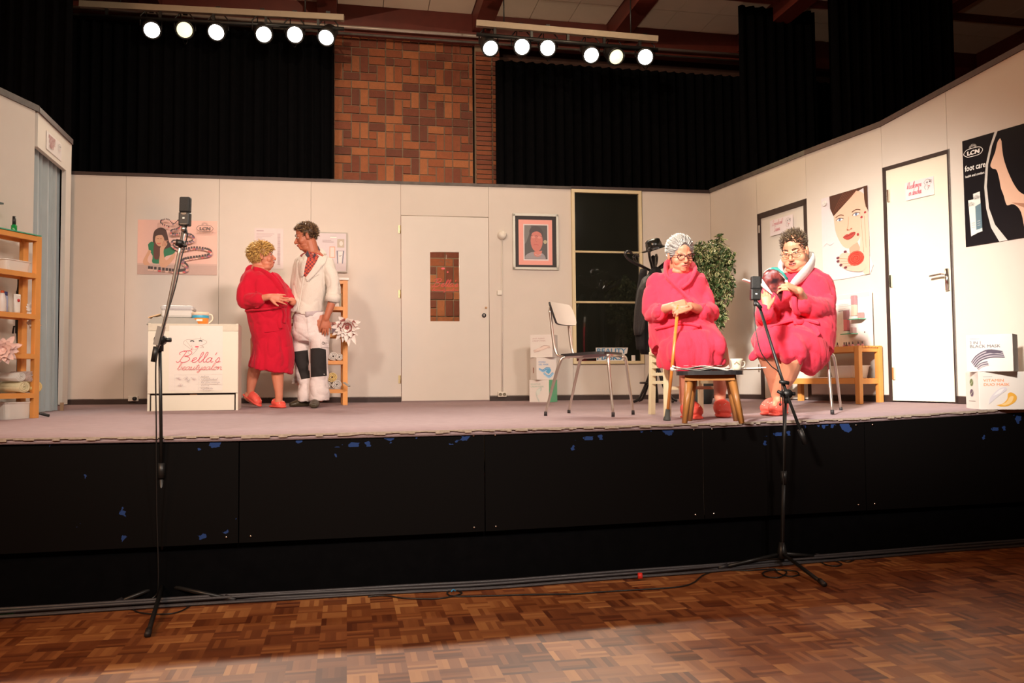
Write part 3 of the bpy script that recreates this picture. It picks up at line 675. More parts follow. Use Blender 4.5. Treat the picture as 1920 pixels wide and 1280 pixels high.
# framed portrait
S0 = WB.sheet(962, 402, 1046, 505, mat('dark_mat_board', (.025, .018, .018), .6), t=.008)
t = thing('framed_portrait', 'silver framed portrait photo of a person with glasses in a pink mount', 'picture frame', S0.p(S0.W/2, 0))
W, H = S0.W, S0.H; S = S0
S.rect(.12, .08, .87, .90, (.80, .33, .27)); S.rect(.225, .16, .785, .82, (.72, .62, .62)); S.rect(.25, .185, .76, .80, (.07, .06, .055))
S.poly([(.25, .8), (.25, .45), (.34, .6), (.40, .75), (.38, .8)], (.16, .15, .14), sm=2)
S.poly([(.26, .19), (.27, .25), (.4, .31), (.60, .31), (.70, .25), (.72, .19)], (.30, .27, .29), sm=2)
S.poly([(.46, .32), (.47, .24), (.60, .24), (.64, .34)], (.62, .20, .15), sm=2)
S.ell((.52, .52), (.135, .20), (.58, .17, .13)); S.poly([(.38, .58), (.36, .70), (.44, .78), (.58, .77), (.66, .68), (.66, .56), (.62, .65), (.52, .69), (.42, .66)], (.05, .03, .028), sm=3)
S.stroke([(.40, .615), (.46, .60), (.52, .61), (.56, .595), (.65, .60)], .004, (.05, .03, .03)); S.ell((.45, .585), (.04, .022), (.66, .26, .2)); S.ell((.58, .58), (.04, .022), (.66, .26, .2))
S.stroke([(.51, .58), (.50, .51), (.54, .50)], .004, (.42, .1, .08)); S.stroke([(.45, .44), (.5, .45), (.56, .44)], .005, (.45, .06, .06))
S.ell((.71, .50), (.04, .035), (.45, .40, .25)); S.stroke([(.48, .27), (.55, .255), (.64, .28)], .006, (.6, .5, .5))
S.build('picture', t)
mb = MB(); fw = .022; M_silver = mat('brushed_silver', (.42, .40, .34), .4, .1, 60, metal=.3)
for (a, b_, c, d_) in ((-fw*.2, 0, fw, H), (W-fw, 0, W+fw*.2, H), (-fw*.2, -fw*.2, W+fw*.2, fw), (-fw*.2, H-fw, W+fw*.2, H+fw*.2)):
    mb.prism([S.p(a, b_), S.p(c, b_), S.p(c, d_), S.p(a, d_)], S.n*.022, M_silver)
mb.build('frame', t)
# woman with rose
def rposter(w, x0, yl0, yl1, x1, yr0, yr1, base, off=.004, t=.003):
    u0, z0 = w.inv(x0, (yl0+yl1)/2, off); u1, _ = w.inv(x1, (yr0+yr1)/2, off)
    zt_ = (w.inv(x0, yl0, off)[1]+w.inv(x1, yr0, off)[1])/2; zb_ = (w.inv(x0, yl1, off)[1]+w.inv(x1, yr1, off)[1])/2
    return Sheet(w.pt(u0, zb_, off), w.u, (0, 0, 1), w.n, u1-u0, zt_-zb_, base, t)
S = rposter(WR2, 1542, 370, 524, 1630, 349, 517, ink((.66, .61, .63)))
S.poly([(.0, .9), (.15, 1), (.3, .9), (.34, .7), (.40, .5), (.6, .3), (.9, .3), (1, .2), (1, 0), (0, 0)], (.68, .62, .64), sm=2)
S.poly([(.20, .97), (.22, .82), (.27, .76), (.33, .80), (.45, .9), (1, 1), (1, 1), (.2, 1)], HR, sm=0)
S.poly([(.27, .80), (.29, .62), (.34, .50), (.46, .37), (.60, .33), (.72, .36), (.84, .46), (.93, .62), (.97, .80), (.90, .93), (.70, .985), (.45, .97), (.30, .90)], (.74, .46, .34), sm=3)
S.poly([(.19, 1), (.20, .85), (.27, .75), (.36, .79), (.52, .86), (.68, .93), (.80, 1)], HR, sm=0)
for i in range(8): S.stroke([(.26+i*.055, .78+i*.02), (.36+i*.055, .88+i*.012), (.50+i*.04, .995)], .004, (.22, .07, .04))
S.poly([(.92, 1), (.93, .85), (.97, .72), (1, .70), (1, 1)], HR)
for (ex, ey, s_) in ((.41, .69, 1), (.76, .705, 1)):
    S.ell((ex, ey), (.065, .017), (.85, .80, .78)); S.ell((ex, ey), (.025, .017), (.14, .18, .28)); S.stroke([(ex-.08, ey-.002), (ex-.02, ey+.018), (ex+.08, ey+.004)], .006, (.06, .03, .03)); S.stroke([(ex-.09, ey+.035), (ex, ey+.055), (ex+.09, ey+.04)], .006, (.12, .05, .03))
S.stroke([(.60, .70), (.585, .60), (.56, .555), (.61, .545), (.67, .56)], .005, (.62, .30, .2)); S.ell((.575, .55), (.02, .006), (.35, .12, .08)); S.ell((.65, .553), (.018, .006), (.35, .12, .08))
S.poly([(.47, .475), (.55, .50), (.60, .495), (.65, .51), (.74, .50), (.68, .455), (.58, .435), (.50, .455)], (.42, .06, .05), sm=3); S.stroke([(.48, .475), (.6, .48), (.73, .50)], .004, (.15, .02, .02))
S.poly([(.60, .33), (.78, .38), (.82, .25), (.80, .15), (.62, .18)], (.60, .34, .24), sm=2)
S.poly([(.80, .20), (.84, .45), (.84, .62), (.89, .67), (.93, .66), (.94, .70), (1, .72), (1, 0), (.82, .08)], (.76, .49, .38), sm=2)
for (a, b_) in (((.86, .64), (.90, .25)), ((.93, .66), (.95, .3))): S.stroke([a, b_], .004, SKD, sub=0)
S.ell((.875, .655), (.025, .014), (.35, .03, .04)); S.ell((.95, .70), (.025, .012), (.35, .03, .04)); S.ell((.79, .47), (.022, .014), (.35, .03, .04))
S.poly([(.36, .24), (.45, .29), (.62, .27), (.75, .20), (.95, .10), (.85, .04), (.65, .06), (.50, .10), (.40, .16)], (.74, .47, .36), sm=3)
for (x, y) in ((.36, .245), (.36, .205), (.42, .155), (.52, .115), (.52, .30)): S.ell((x, y), (.035, .014), (.16, .04, .06))
for k in range(4): S.stroke([(.38+.04*k, .235-.035*k), (.66, .20-.025*k)], .003, SKD, sub=0)
S.ell((.74, .20), (.17, .085), (.66, .06, .04), n=14)
for k in range(7): r_ = .15-.02*k; S.stroke([(.74+r_*math.cos(q+k), .20+r_*.5*math.sin(q+k)) for q in [j*.7 for j in range(8)]], .004, (.40, .02, .02) if k % 2 else (.75, .12, .08), sub=2)
S.ell((.10, .93), (.05, .03), (.8, .78, .74)); S.stroke([(.06, .42), (.12, .45), (.2, .42), (.28, .44)], .004, (.75, .73, .72)); lcn(S, .10, .92, .018, (.6, .56, .55))
S.build('wall_poster', None, label='tall portrait poster of a dark haired woman holding a red rose', cat='poster')
# foot care poster
u0, _ = WR3.inv(1808, 363, .004); zt_ = WR3.inv(1808, 264, .004)[1]; zb_ = WR3.inv(1812, 463, .004)[1]
W3 = .72; S = Sheet(WR3.pt(u0, zb_, .004), WR3.u, (0, 0, 1), WR3.n, W3, zt_-zb_, mat('glossy_black_print', (.012, .010, .012), .22, .2, 5), .003)
uw = (WR3.inv(1919, 330)[0]-u0)/W3; print('foot poster visible share', uw)
K = uw
def fp(L): return [(a*K, b) for a, b in L]
S.poly(fp([(.58, 0), (.45, .14), (.38, .32), (.36, .52), (.40, .72), (.48, .88), (.57, 1), (.62, 1), (.52, .88), (.44, .72), (.405, .52), (.43, .32), (.52, .16), (.72, 0)]), (.62, .60, .56), sm=0)
S.poly(fp([(.66, .93), (.61, .90), (.57, .82), (.50, .74), (.48, .70), (.52, .67), (.58, .65), (.62, .56), (.64, .48), (.68, .41), (.71, .34), (.74, .31), (.84, .31), (.95, .23), (1.0, .05), (1.02, 0), (1.45, 0), (1.45, .25), (1.15, .33), (1.0, .38), (.90, .44), (.80, .56), (.72, .70), (.69, .80), (.68, .90)]), (.80, .52, .38), sm=3)
S.poly(fp([(.80, .33), (.92, .29), (1.1, .22), (1.2, .10), (1.15, .24), (1.0, .30)]), (.45, .22, .14), sm=2)
lcn(S, .19*K, .87, .036, (.85, .83, .80))
S.text('foot care', .04*K, .705, .062, (.85, .83, .80), width=.36*K); S.text('health and comfort', .04*K, .645, .026, (.80, .78, .75), width=.34*K)
S.poly(fp([(.08, .43), (.21, .43), (.22, .11), (.11, .09)]), (.78, .78, .72)); S.poly(fp([(.17, .48), (.29, .49), (.31, .12), (.20, .11)]), (.74, .74, .70)); S.poly(fp([(.20, .36), (.30, .38), (.31, .15), (.205, .14)]), (.12, .20, .25))
for y in (.17, .19, .21): S.stroke(fp([(.13, y), (.19, y)]), .003, (.3, .3, .3), sub=0); S.stroke(fp([(.23, y+.01), (.28, y+.01)]), .003, (.6, .6, .6), sub=0)
lcn(S, .135*K, .385, .012, (.3, .3, .3)); lcn(S, .24*K, .44, .012, (.3, .3, .3))
S.build('wall_poster', None, label='glossy black foot care poster with a bare foot and a white arc', cat='poster')
# small door signs
def bella_face(S, cx, cy, k, lw=.0022):
    g = (.25, .2, .2)
    for st in ([(-.5, .9), (-.8, .5), (-.5, .1), (-.75, -.4), (-.4, -.8)], [(-.5, .9), (0, 1.0), (.4, .8), (.8, .7), (.7, .3), (.5, .1)], [(-.2, .3), (-.15, -.2), (.1, -.5), (.45, -.2)], [(.1, -.5), (-.1, -.9)]):
        S.stroke([(cx+a*k*S.H/S.W, cy+b*k) for a, b in st], lw, g)
    for (a, b) in ((-.15, .45), (.45, .5)): S.stroke([(cx+(a-.15)*k*S.H/S.W, cy+b*k), (cx+(a+.15)*k*S.H/S.W, cy+(b+.05)*k)], lw*3, (.03, .03, .05), sub=0)
    S.ell((cx+.2*k*S.H/S.W, cy-.2*k), (.16*k*S.H/S.W, .06*k), (.7, .08, .1)); S.stroke([(cx+.45*k*S.H/S.W, cy+.9*k), (cx+.45*k*S.H/S.W, cy+.6*k)], lw, g)
WR1s = rposter(WR1, 1444, 413, 441, 1487, 402, 434, ink((.74, .66, .68)), off=.0, t=.002); S = WR1s
PK = (.62, .10, .16)
S.pen('Zonnebank', .10, .62, .024, PK, .085, width=.46); S.pen('Sauna', .18, .24, .024, PK, .10, width=.27); bella_face(S, .82, .55, .3)
S.build('door_sign', None, label='small white sign with pink handwriting on the farther door of the right wall', cat='sign')
S = rposter(WR3, 1698, 344, 380, 1751, 329, 361, ink((.78, .70, .72)), off=.0, t=.002)
S.pen('kleedkamers', .06, .62, .025, PK, .10, width=.52); S.pen('en douches', .12, .24, .025, PK, .10, width=.46); bella_face(S, .82, .60, .3)
S.build('door_sign', None, label='small white sign with pink handwriting on the nearer door with the lever handle', cat='sign')
S = rposter(WL2, 87, 247, 283, 115, 267, 299, ink((.74, .68, .66)), off=.002, t=.002)
for i, w in enumerate((.42, .36, .22)): S.pen('masnruamer'[:8-i], .12+.03*i, .70-.24*i, .03, (.55, .3, .3), .15, width=w)
bella_face(S, .80, .55, .28); S.build('door_sign', None, label='small white sign on the board above the curtained doorway', cat='sign')

# wall fittings
u, z = WB.inv(941, 441); t = thing('wall_detector', 'round white plastic detector on the wall between door and portrait, wired by a thin pipe', 'detector', WB.pt(u, z)); M = Matrix((WB.u, -WB.n, (0, 0, 1))).transposed()
M_plast = mat('white_plastic', (.74, .70, .62), .35, .03)
MB().lathe([(.048, 0), (.05, .02), (.044, .05), (.03, .065), (0, .068)], M_plast, rotm(0, PI/2), WB.pt(u, z), 24).build('cover', t)
uz, zz = WB.inv(941.5, 735); MB().tube([WB.pt(uz, zz, .008), WB.pt(u, z-.04, .008)], .008, M_wall, 8).build('conduit', t)
uj_, zj_ = WB.inv(936, 549); MB().box(WB.pt(uj_, zj_, .015), (.05, .03, .05), M_plast, bev=.004).build('junction_box', t)
for (px, py, lab) in ((941, 739, 'cream double socket at the foot of the wall right of the middle door'), (251, 747, 'cream socket with black plug at the foot of the wall left of the white counter')):
    u, z = WB.inv(px, py); t = thing('wall_socket', lab, 'socket', WB.pt(u, z-.02))
    MB().box(WB.pt(u, z, .02), (.095, .04, .055), M_plast, bev=.006).build('housing', t)
    for k in (-.022, .022):
        if px < 300 and k < 0: continue
        MB().lathe([(.018, 0), (.018, .004), (.014, .004), (.012, -.004)] if px > 300 else [(.02, 0), (.02, .03), (.012, .045)], mat('socket_well', (.2, .17, .12), .6) if px > 300 else M_black, rotm(0, PI/2), WB.pt(u+k, z, .041), 14).build('outlet' if px > 300 else 'plug', t)

# lettering in the window
u0, z0 = WB.inv(1118, 676, .0); S = Sheet(WB.pt(u0, z0-.0, .006), WB.u, (0, 0, 1), WB.n, .33, .145, M_dglass, .0002); S.mb = MB()
BL = (.05, .25, .48)
u1, z1 = WB.inv(1173, 657, .0); w = u1-u0
S.poly([(0, -.02), (.92*w/.33, -.02), (.96*w/.33, .48), (1.04*w/.33, .55), (1.08*w/.33, 1.0), (-.02, 1.0)], (.72, .70, .68))
S.text('BEAUTY', .01, .56, .078, BL, width=w*1.0/.33); S.text('MASKS', .01, .05, .078, BL, width=w*.84/.33)
S.build('window_lettering', None, label='blue capital lettering on white, stuck low in the tall window', cat='sign')
MB().box(WB.pt(WB.inv(1187, 672)[0], WB.inv(1187, 672)[1], .01), (.045, .01, .075), M_paper, bev=.01).build('window_tag', None, label='small pale rounded tag inside the window right of the blue lettering', cat='tag')

# ================================================================== furniture
M_cardw = mat('white_cardboard', (.76, .72, .68), .5, .02, 8)
def vbox(px, pyb, d, w, dp, h, phi, z0, name, label, group, art, side=None, sidecol=None):
    """box whose near vertical edge or face centre is at px; phi turns its right side into view"""
    P = at(px, pyb, d); v = Vector((P.x-CAM.x, P.y-CAM.y, 0)).normalized(); r = Vector((v.y, -v.x, 0)); ph = math.radians(phi)
    n = -v*math.cos(ph)-r*math.sin(ph); u = Vector((-n.y, n.x, 0)); 
    o = Vector((P.x, P.y, z0)); t = thing(name, label, 'box', o, group)
    mb = MB(); M = Matrix((u, -n, (0, 0, 1))).transposed(); mb.box(o-n*dp/2+Vector((0, 0, h/2)), (w, dp, h), M_cardw, M, .003)
    mb.build('carton', t)
    S = Sheet(o-u*w/2+n*.0002, u, (0, 0, 1), n, w, h, M_cardw, .0003); S.mb = MB(); art(S); S.build('front_print', t)
    if side:
        sgn = side; q = o+u*(w/2)*sgn; un = (-n if sgn > 0 else n); S = Sheet((q if sgn > 0 else q-n*dp)+u*sgn*.0002, un, (0, 0, 1), u*sgn, dp, h, M_cardw, .0003); S.mb = MB(); sidecol(S); S.build('side_print', t)
    return t
def swoosh(S, pts, c1, c2, k=5, w=.02):
    for i in range(k):
        S.stroke([(x+.008*i, y-.028*i*(1-abs(x-.5))) for x, y in pts], w*(1-.12*i), c1 if i % 2 == 0 else c2, sub=5)
GR = (.16, .14, .15)
fz = lambda px, py, d: (lambda p: zs(p.x, p.y))(at(px, py, d))
def artA(S):
    S.text('ANTI AGING', .10, .80, .020, (.55, .42, .40), width=.55); S.text('CREAM MASK', .10, .70, .020, (.55, .42, .40), width=.6)
    swoosh(S, [(.15, .30), (.4, .38), (.6, .50), (.88, .48)], (.5, .38, .33), (.78, .66, .60), 5, .010); S.ell((.5, .37), (.34, .07), (.70, .56, .50), .25); S.ell((.52, .39), (.28, .045), (.80, .68, .62), .25)
def artB(S):
    S.text('HYDRO', .10, .76, .022, (.20, .35, .60), width=.35); S.text('GEL MASK', .10, .65, .022, (.20, .35, .60), width=.5)
    swoosh(S, [(.12, .50), (.3, .42), (.5, .52), (.68, .50)], (.05, .28, .58), (.35, .60, .80), 4, .016); swoosh(S, [(.35, .30), (.6, .16), (.82, .32)], (.10, .38, .68), (.45, .68, .85), 4, .016); S.poly([(.45, .35), (.6, .5), (.72, .42), (.6, .25)], (.12, .42, .68), sm=3)
def artC(S):
    S.text('SENSITIVE', .07, .78, .020, (.45, .58, .50), width=.5); S.text('CREAM MASK', .07, .67, .020, (.45, .58, .50), width=.68)
    swoosh(S, [(.62, .66), (.40, .52), (.36, .32), (.48, .10)], (.50, .58, .54), (.72, .76, .72), 5, .010); S.poly([(.35, .5), (.55, .62), (.55, .4), (.42, .3)], (.70, .77, .72), sm=3)
ft = 'mask cartons stacked left of the tall window'
zf0 = fz(1010, 752, 8.62)
vbox(1011, 752, 8.60, .228, .20, .232, 26, zf0, 'mask_box', 'white box with green side, lowest of three stacked behind the empty chair', ft, artC, 1, lambda S: S.rect(0, 0, 1, 1, (.16, .55, .30)))
vbox(1025, 711, 8.60, .225, .18, .232, -22, zf0+.233, 'mask_box', 'white box with blue smear print, middle of three stacked behind the empty chair', ft, artB, -1, lambda S: S.rect(.45, .3, .6, .55, (.35, .13, .07)))
vbox(1015, 668, 8.60, .245, .17, .236, 20, zf0+.466, 'mask_box', 'white box with faded brown print, topmost of three stacked behind the empty chair', ft, artA)
def artV(S):
    S.stroke([(.10, .87), (.30, .87)], .002, GR, sub=0); S.text('VITAMIN', .10, .74, .026, (.85, .35, .18), width=.44); S.text('DUO MASK', .10, .63, .026, (.85, .35, .18), width=.56)
    S.poly([(.36, .12), (.50, .16), (.60, .28), (.62, .42), (.70, .45), (.80, .36), (.78, .22), (.62, .10), (.46, .08)], (.80, .42, .06), sm=4); S.poly([(.45, .13), (.58, .2), (.66, .34), (.74, .34), (.68, .18), (.55, .11)], (.88, .62, .28), sm=3)
    S.poly([(.20, .14), (.24, .32), (.40, .52), (.56, .60), (.60, .52), (.48, .42), (.36, .30)], (.66, .63, .68), sm=3); S.poly([(.30, .36), (.44, .52), (.54, .55), (.46, .44)], (.82, .79, .80), sm=3)
def sideV(S):
    for (y, c) in ((.72, (.14, .20, .08)), (.44, (.12, .08, .14))): S.ell((.48, y), (.13, .10), c); S.stroke([(.40, y-.05), (.5, y), (.56, y+.05)], .006, (.5, .55, .4))
    S.stroke([(.25, .22), (.75, .22)], .003, GR, sub=0)
def art2(S):
    S.stroke([(.08, .89), (.30, .89)], .002, GR, sub=0); S.text('2 IN 1', .08, .75, .028, GR, width=.24); S.text('BLACK MASK', .08, .65, .028, GR, width=.66)
    swoosh(S, [(.13, .24), (.25, .42), (.48, .55), (.78, .50)], (.06, .04, .08), (.40, .37, .42), 7, .024); S.poly([(.42, .53), (.55, .60), (.78, .52), (.6, .48)], (.06, .04, .08), sm=2); swoosh(S, [(.22, .12), (.32, .22), (.46, .26)], (.10, .08, .12), (.5, .46, .5), 4, .012)
ft = 'mask cartons stacked at the right end of the set'
zf0 = fz(1876, 761, 5.72)
vbox(1880, 761, 5.72, .300, .233, .262, -22, zf0, 'mask_box', 'white box with an orange smear print, on the stage floor at the right', ft, artV, -1, sideV)
vbox(1856, 691, 5.72, .286, .16, .258, 12, zf0+.263, 'mask_box', 'white box with a black smear print, upper of two at the right', ft, art2)

# reception counter
cA, cB = at(276, 768, 6.98), at(446, 766, 7.16); cA.z = cB.z = 0; zc = zs(-1.4, 7.2); u = (cB-cA).normalized(); n = Vector((u.y, -u.x, 0)); Wc = (cB-cA).length; Hc = CAM_H+(719-604)*6.98/F_PX-zc
t = thing('reception_counter', 'white counter with red handwriting and a drawn face, behind the left microphone stand', 'counter', (cA+cB)/2+Vector((0, 0, zc)))
M = Matrix((u, -n, (0, 0, 1))).transposed(); D = .42; M_ctr = mat('cream_laminate', (.70, .68, .58), .45, .02, 5)
def cb_(mb, a0, a1, b0, b1, z0, z1, m=M_ctr): mb.prism([cA+u*a0-n*b0+Vector((0, 0, zc+z0)), cA+u*a1-n*b0+Vector((0, 0, zc+z0)), cA+u*a1-n*b0+Vector((0, 0, zc+z1)), cA+u*a0-n*b0+Vector((0, 0, zc+z1))], -n*(b1-b0), m)
mb = MB(); cb_(mb, 0, .018, 0, D, 0, Hc); mb.build('side_panel', t); mb = MB(); cb_(mb, Wc-.018, Wc, 0, D, 0, Hc); mb.build('side_panel', t)
mb = MB(); cb_(mb, .018, Wc-.018, .0, D, Hc-.03, Hc-.012); mb.build('top_panel', t)
mb = MB(); cb_(mb, .002, Wc-.002, -.012, .0, Hc-.065, Hc-.004, mat('beige_rail', (.58, .55, .45), .5)); mb.build('top_rail', t)
z1_, z0_ = Hc-.068, .155; mb = MB(); cb_(mb, .002, Wc-.002, -.014, 0, z0_, z1_); mb.build('front_panel', t)
mb = MB(); cb_(mb, .03, Wc-.03, .006, .02, .006, .138); cb_(mb, .02, Wc-.02, .03, .04, .0, .16, M_gap); cb_(mb, Wc*.46, Wc*.54, .02, .03, .136, .15, mat('slot_brown', (.25, .12, .05), .7)); mb.build('plinth', t)
S = Sheet(cA+u*.16+n*.0143+Vector((0, 0, zc+z0_)), u, (0, 0, 1), n, .45, z1_-z0_, M_paper, .0004); S.mb = MB(); S.rect(0.02, .04, .98, 1.09, (.72, .68, .63))
g = (.35, .30, .28); RC = (.66, .07, .12)
def st(L, w=.0028, c=g): S.stroke([((a-418+60)/440., (940-b)/640.) for a, b in L], w, c)
S_ = lambda a, b: ((a-358)/440., (940-b)/640.)
st([(560, 385), (500, 390), (478, 425), (510, 460), (535, 490), (515, 520), (535, 545)]); st([(560, 385), (600, 378), (650, 395), (662, 420), (625, 450), (640, 468)]); st([(500, 400), (540, 470), (548, 500)], .002); st([(540, 445), (560, 490), (595, 475)], .002); st([(613, 360), (612, 395)]); st([(595, 475), (570, 515), (545, 545)]); st([(600, 440), (640, 465), (610, 470)], .002)
st([(532, 405), (548, 398), (562, 408)], .010, (.03, .04, .05)); st([(600, 403), (612, 396), (627, 404)], .010, (.03, .04, .05)); x, y = S_(585, 461); S.ell((x, y), (.036, .011), RC); x, y = S_(545, 488); S.ell((x, y), (.008, .014), RC)
for (a, b) in ((557, 430), (615, 428)): x, y = S_(a, b); S.ell((x, y), (.05, .03), (.82, .66, .64))
x0, y0 = S_(425, 622); S.pen("Bella's", x0, y0, .040, RC, .11, width=.78, shear=.25)
x0, y0 = S_(430, 700); S.pen('beautysalon', x0, y0, .0275, (.66, .12, .14), .11, width=.80, shear=.3)
S.stroke([S_(415, 745), S_(788, 745), S_(788, 930), S_(415, 930), S_(415, 745)], .0012, (.6, .58, .6), sub=0); S.stroke([S_(602, 750), S_(602, 925)], .001, (.6, .58, .6), sub=0)
for (cx_, cy_) in ((445, 790), (510, 785), (520, 810), (560, 795), (462, 860)):
    for k in range(9):
        a = rnd.uniform(0, 6.28); r_ = rnd.uniform(14, 30); S.stroke([S_(cx_, cy_), S_(cx_+r_*.6*math.cos(a+.4), cy_+r_*.6*math.sin(a+.4)), S_(cx_+r_*math.cos(a), cy_+r_*math.sin(a))], .0016, rnd.choice([(.35, .32, .35), (.55, .5, .52), (.5, .3, .35)]))
for (yy, wd, w_) in ((775, 'pedicure', 62), (805, 'schoonheidssalon'.replace('schoonheidssalon', 'schoonheidssal'), 130), (838, 'hot stone massage', 150), (870, 'manicure'[:8], 66), (902, 'nagelstudio', 95)):
    x0, y0 = S_(622, yy); S.pen(wd, x0, y0, .0078, (.25, .22, .25), .16, width=w_/440.)
    x0, y0 = S_(608, yy-5); S.ell((x0, y0), (.004, .004), (.3, .3, .3))
S.build('front_print', t)
zt2 = zc+Hc-.01
# tray, device and tub on the counter
def onc(a, b, z=0): return cA+u*a-n*b+Vector((0, 0, zt2+z))
M_greyp = mat('grey_plastic', (.36, .36, .33), .4, .06); M_lgp = mat('light_grey_plastic', (.60, .60, .57), .35, .04)
mb = MB(); o_ = [onc(-.02, .02), onc(.40, .02), onc(.40, .36), onc(-.02, .36)]; i_ = [onc(.03, .05, .065), onc(.37, .05, .06), onc(.37, .33, .065), onc(.03, .33, .075)]
mb.add(o_+i_, [(0, 1, 2, 3), (0, 1, 5, 4), (1, 2, 6, 5), (2, 3, 7, 6), (3, 0, 4, 7), (4, 5, 6, 7)], M_greyp); mb.build('appliance_tray', None, label='low grey wedge shaped tray lying on the white counter', cat='tray')
t = thing('cash_register', 'light grey desk machine with a silver lid on the grey counter tray', 'machine', onc(.2, .2, .07))
mb = MB(); mb.box(onc(.215, .20, .10), (.26, .22, .07), M_lgp, M, .02); mb.build('body', t)
mb = MB(); mb.box(onc(.215, .20, .15), (.27, .23, .045), mat('silver_lid', (.6, .62, .64), .25, .03, metal=.3), M, .02); mb.build('lid', t)
mb = MB(); mb.box(onc(.02, .22, .085), (.10, .12, .008), mat('cream_paper_roll', (.8, .55, .3), .6), M @ rotm(0, 0, -.3)); mb.build('paper_strip', t)
t = thing('plastic_tub', 'round orange tub with a blue band standing on the counter', 'tub', onc(.40, .12)); P = onc(.405, .10)
mb = MB(); mb.lathe([(.062, 0), (.068, .06), (.069, .085)], mat('orange_tub', (.85, .28, .04), .4), None, P, 24); mb.build('lower_wall', t)
mb = MB(); mb.lathe([(.0695, .062), (.0705, .064), (.0705, .083), (.0695, .085)], mat('blue_band', (.04, .38, .62), .4), None, P, 24); mb.build('band', t)
mb = MB(); mb.lathe([(.069, .085), (.072, .105), (.072, .112), (.066, .112)], mat('clear_rim', (.85, .70, .55), .3), None, P, 24); mb.build('rim', t)
mb = MB(); mb.tube([P+u*.066+Vector((0, 0, .1)), P+u*.095+Vector((0, 0, .09)), P+u*.098+Vector((0, 0, .05)), P+u*.067+Vector((0, 0, .02))], .006, mat('clear_rim', (.85, .7, .55)), 8, sub=4); mb.build('handle', t)
mb = MB(); mb.box(P-u*.0+n*.0695+Vector((0, 0, .042)), (.05, .002, .018), M_paper, M); mb.build('label_patch', t)

# wooden shelf racks and the bench
def rack(label, A, B, dep, levels, zfl, name='shelf_rack', th=.032, posts=.048, cat='shelf', group='orange pine shelf racks', extra=None):
    A, B = Vector((A.x, A.y, 0)), Vector((B.x, B.y, 0)); u = (B-A).normalized(); n = Vector((u.y, -u.x, 0)); L = (B-A).length; M = Matrix((u, -n, (0, 0, 1))).transposed()
    t = thing(name, label, cat, (A+B)/2-n*dep/2+Vector((0, 0, zfl)), group)
    for (a, b) in ((posts/2, posts/2), (L-posts/2, posts/2), (posts/2, dep-posts/2), (L-posts/2, dep-posts/2)):
        MB().box(A+u*a-n*b+Vector((0, 0, (zfl+levels[0])/2)), (posts, posts*.8, levels[0]-zfl), M_pine, M, .003).build('post', t)
    for z in levels:
        mb = MB(); k = 7
        for i in range(k): b = .008+(dep-.016)*(i+.5)/k; mb.box(A+u*(L/2)-n*b+Vector((0, 0, z-.008)), (L-posts*(0 if z == levels[0] and extra else 2)+.002, (dep-.016)/k*.8, .014), M_pine, M)
        mb.box(A+u*(L/2)-n*.012+Vector((0, 0, z-.006-th/2)), (L-2*posts+.002, .022, th), M_pine, M); mb.box(A+u*(L/2)-n*(dep-.012)+Vector((0, 0, z-.006-th/2)), (L-2*posts+.002, .022, th), M_pine, M)
        mb.box(A+u*(posts/2)-n*dep/2+Vector((0, 0, z-.006-th/2)), (.022, dep-2*posts*.8, th), M_pine, M); mb.box(A+u*(L-posts/2)-n*dep/2+Vector((0, 0, z-.006-th/2)), (.022, dep-2*posts*.8, th), M_pine, M)
        mb.build('shelf', t)
    return (lambda a, b, z=0: A+u*a-n*b+Vector((0, 0, z))), u, n, M, L
# left rack
rA, rB = at(-62, 780, 5.50), at(74, 780, 6.06); LVL = [2.255, 1.98, 1.68, 1.39, 1.105]; zl_ = zs(-2.3, 6.6)
rl, ru, rn, rM, rL = rack('tall orange pine shelf rack at the far left in front of the curtained doorway', rA, rB, .17, LVL, zl_)
mb = MB(); mb.box(rl(rL/2, .085, 2.255+.006), (rL-.01, .16, .008), mat('green_edged_glass', (.10, .42, .26), .1, .1, coat=.5), rM); mb.build('glass_shelf_top', None, label='green edged glass sheet lying on the left rack', cat='glass sheet')
M_grn = mat('green_bottle', (.01, .25, .06), .15, .1); M_tub = mat('white_plastic_tub', (.80, .76, .70), .35, .02)
ga = (at(28, 430, 6.0)-rA).dot(ru)
t = thing('green_bottle', 'small green bottle with black cap on the glass topped left rack', 'bottle', rl(ga, .1, 2.266)); MB().lathe([(.019, 0), (.02, .003), (.02, .052), (.012, .06)], M_grn, None, rl(ga, .1, 2.266), 14).build('bottle_body', t); MB().lathe([(.0125, .058), (.0115, .12), (.0, .12)], M_black, None, rl(ga, .1, 2.266), 12).build('cap', t)
t = thing('product_display', 'small grey poster board with a pink product shelf, top of the left rack', 'display', rl(ga-.35, .2, 2.266))
mb = MB(); mb.box(rl(ga-.28, .21, 2.266+.20), (.44, .02, .40), mat('grey_display_board', (.50, .46, .47), .5), rM); mb.build('board', t)
mb = MB(); mb.box(rl(ga-.24, .15, 2.266+.195), (.30, .10, .012), mat('glass_dark', (.10, .14, .13), .2), rM); mb.box(rl(ga-.26, .14, 2.266+.225), (.22, .09, .05), mat('rose_card', (.48, .22, .24), .5), rM); mb.box(rl(ga-.20, .14, 2.266+.256), (.09, .05, .03), M_paper, rM); mb.box(rl(ga-.22, .13, 2.266+.32), (.04, .04, .08), mat('maroon', (.2, .01, .04), .4), rM); mb.build('display_shelf', t)
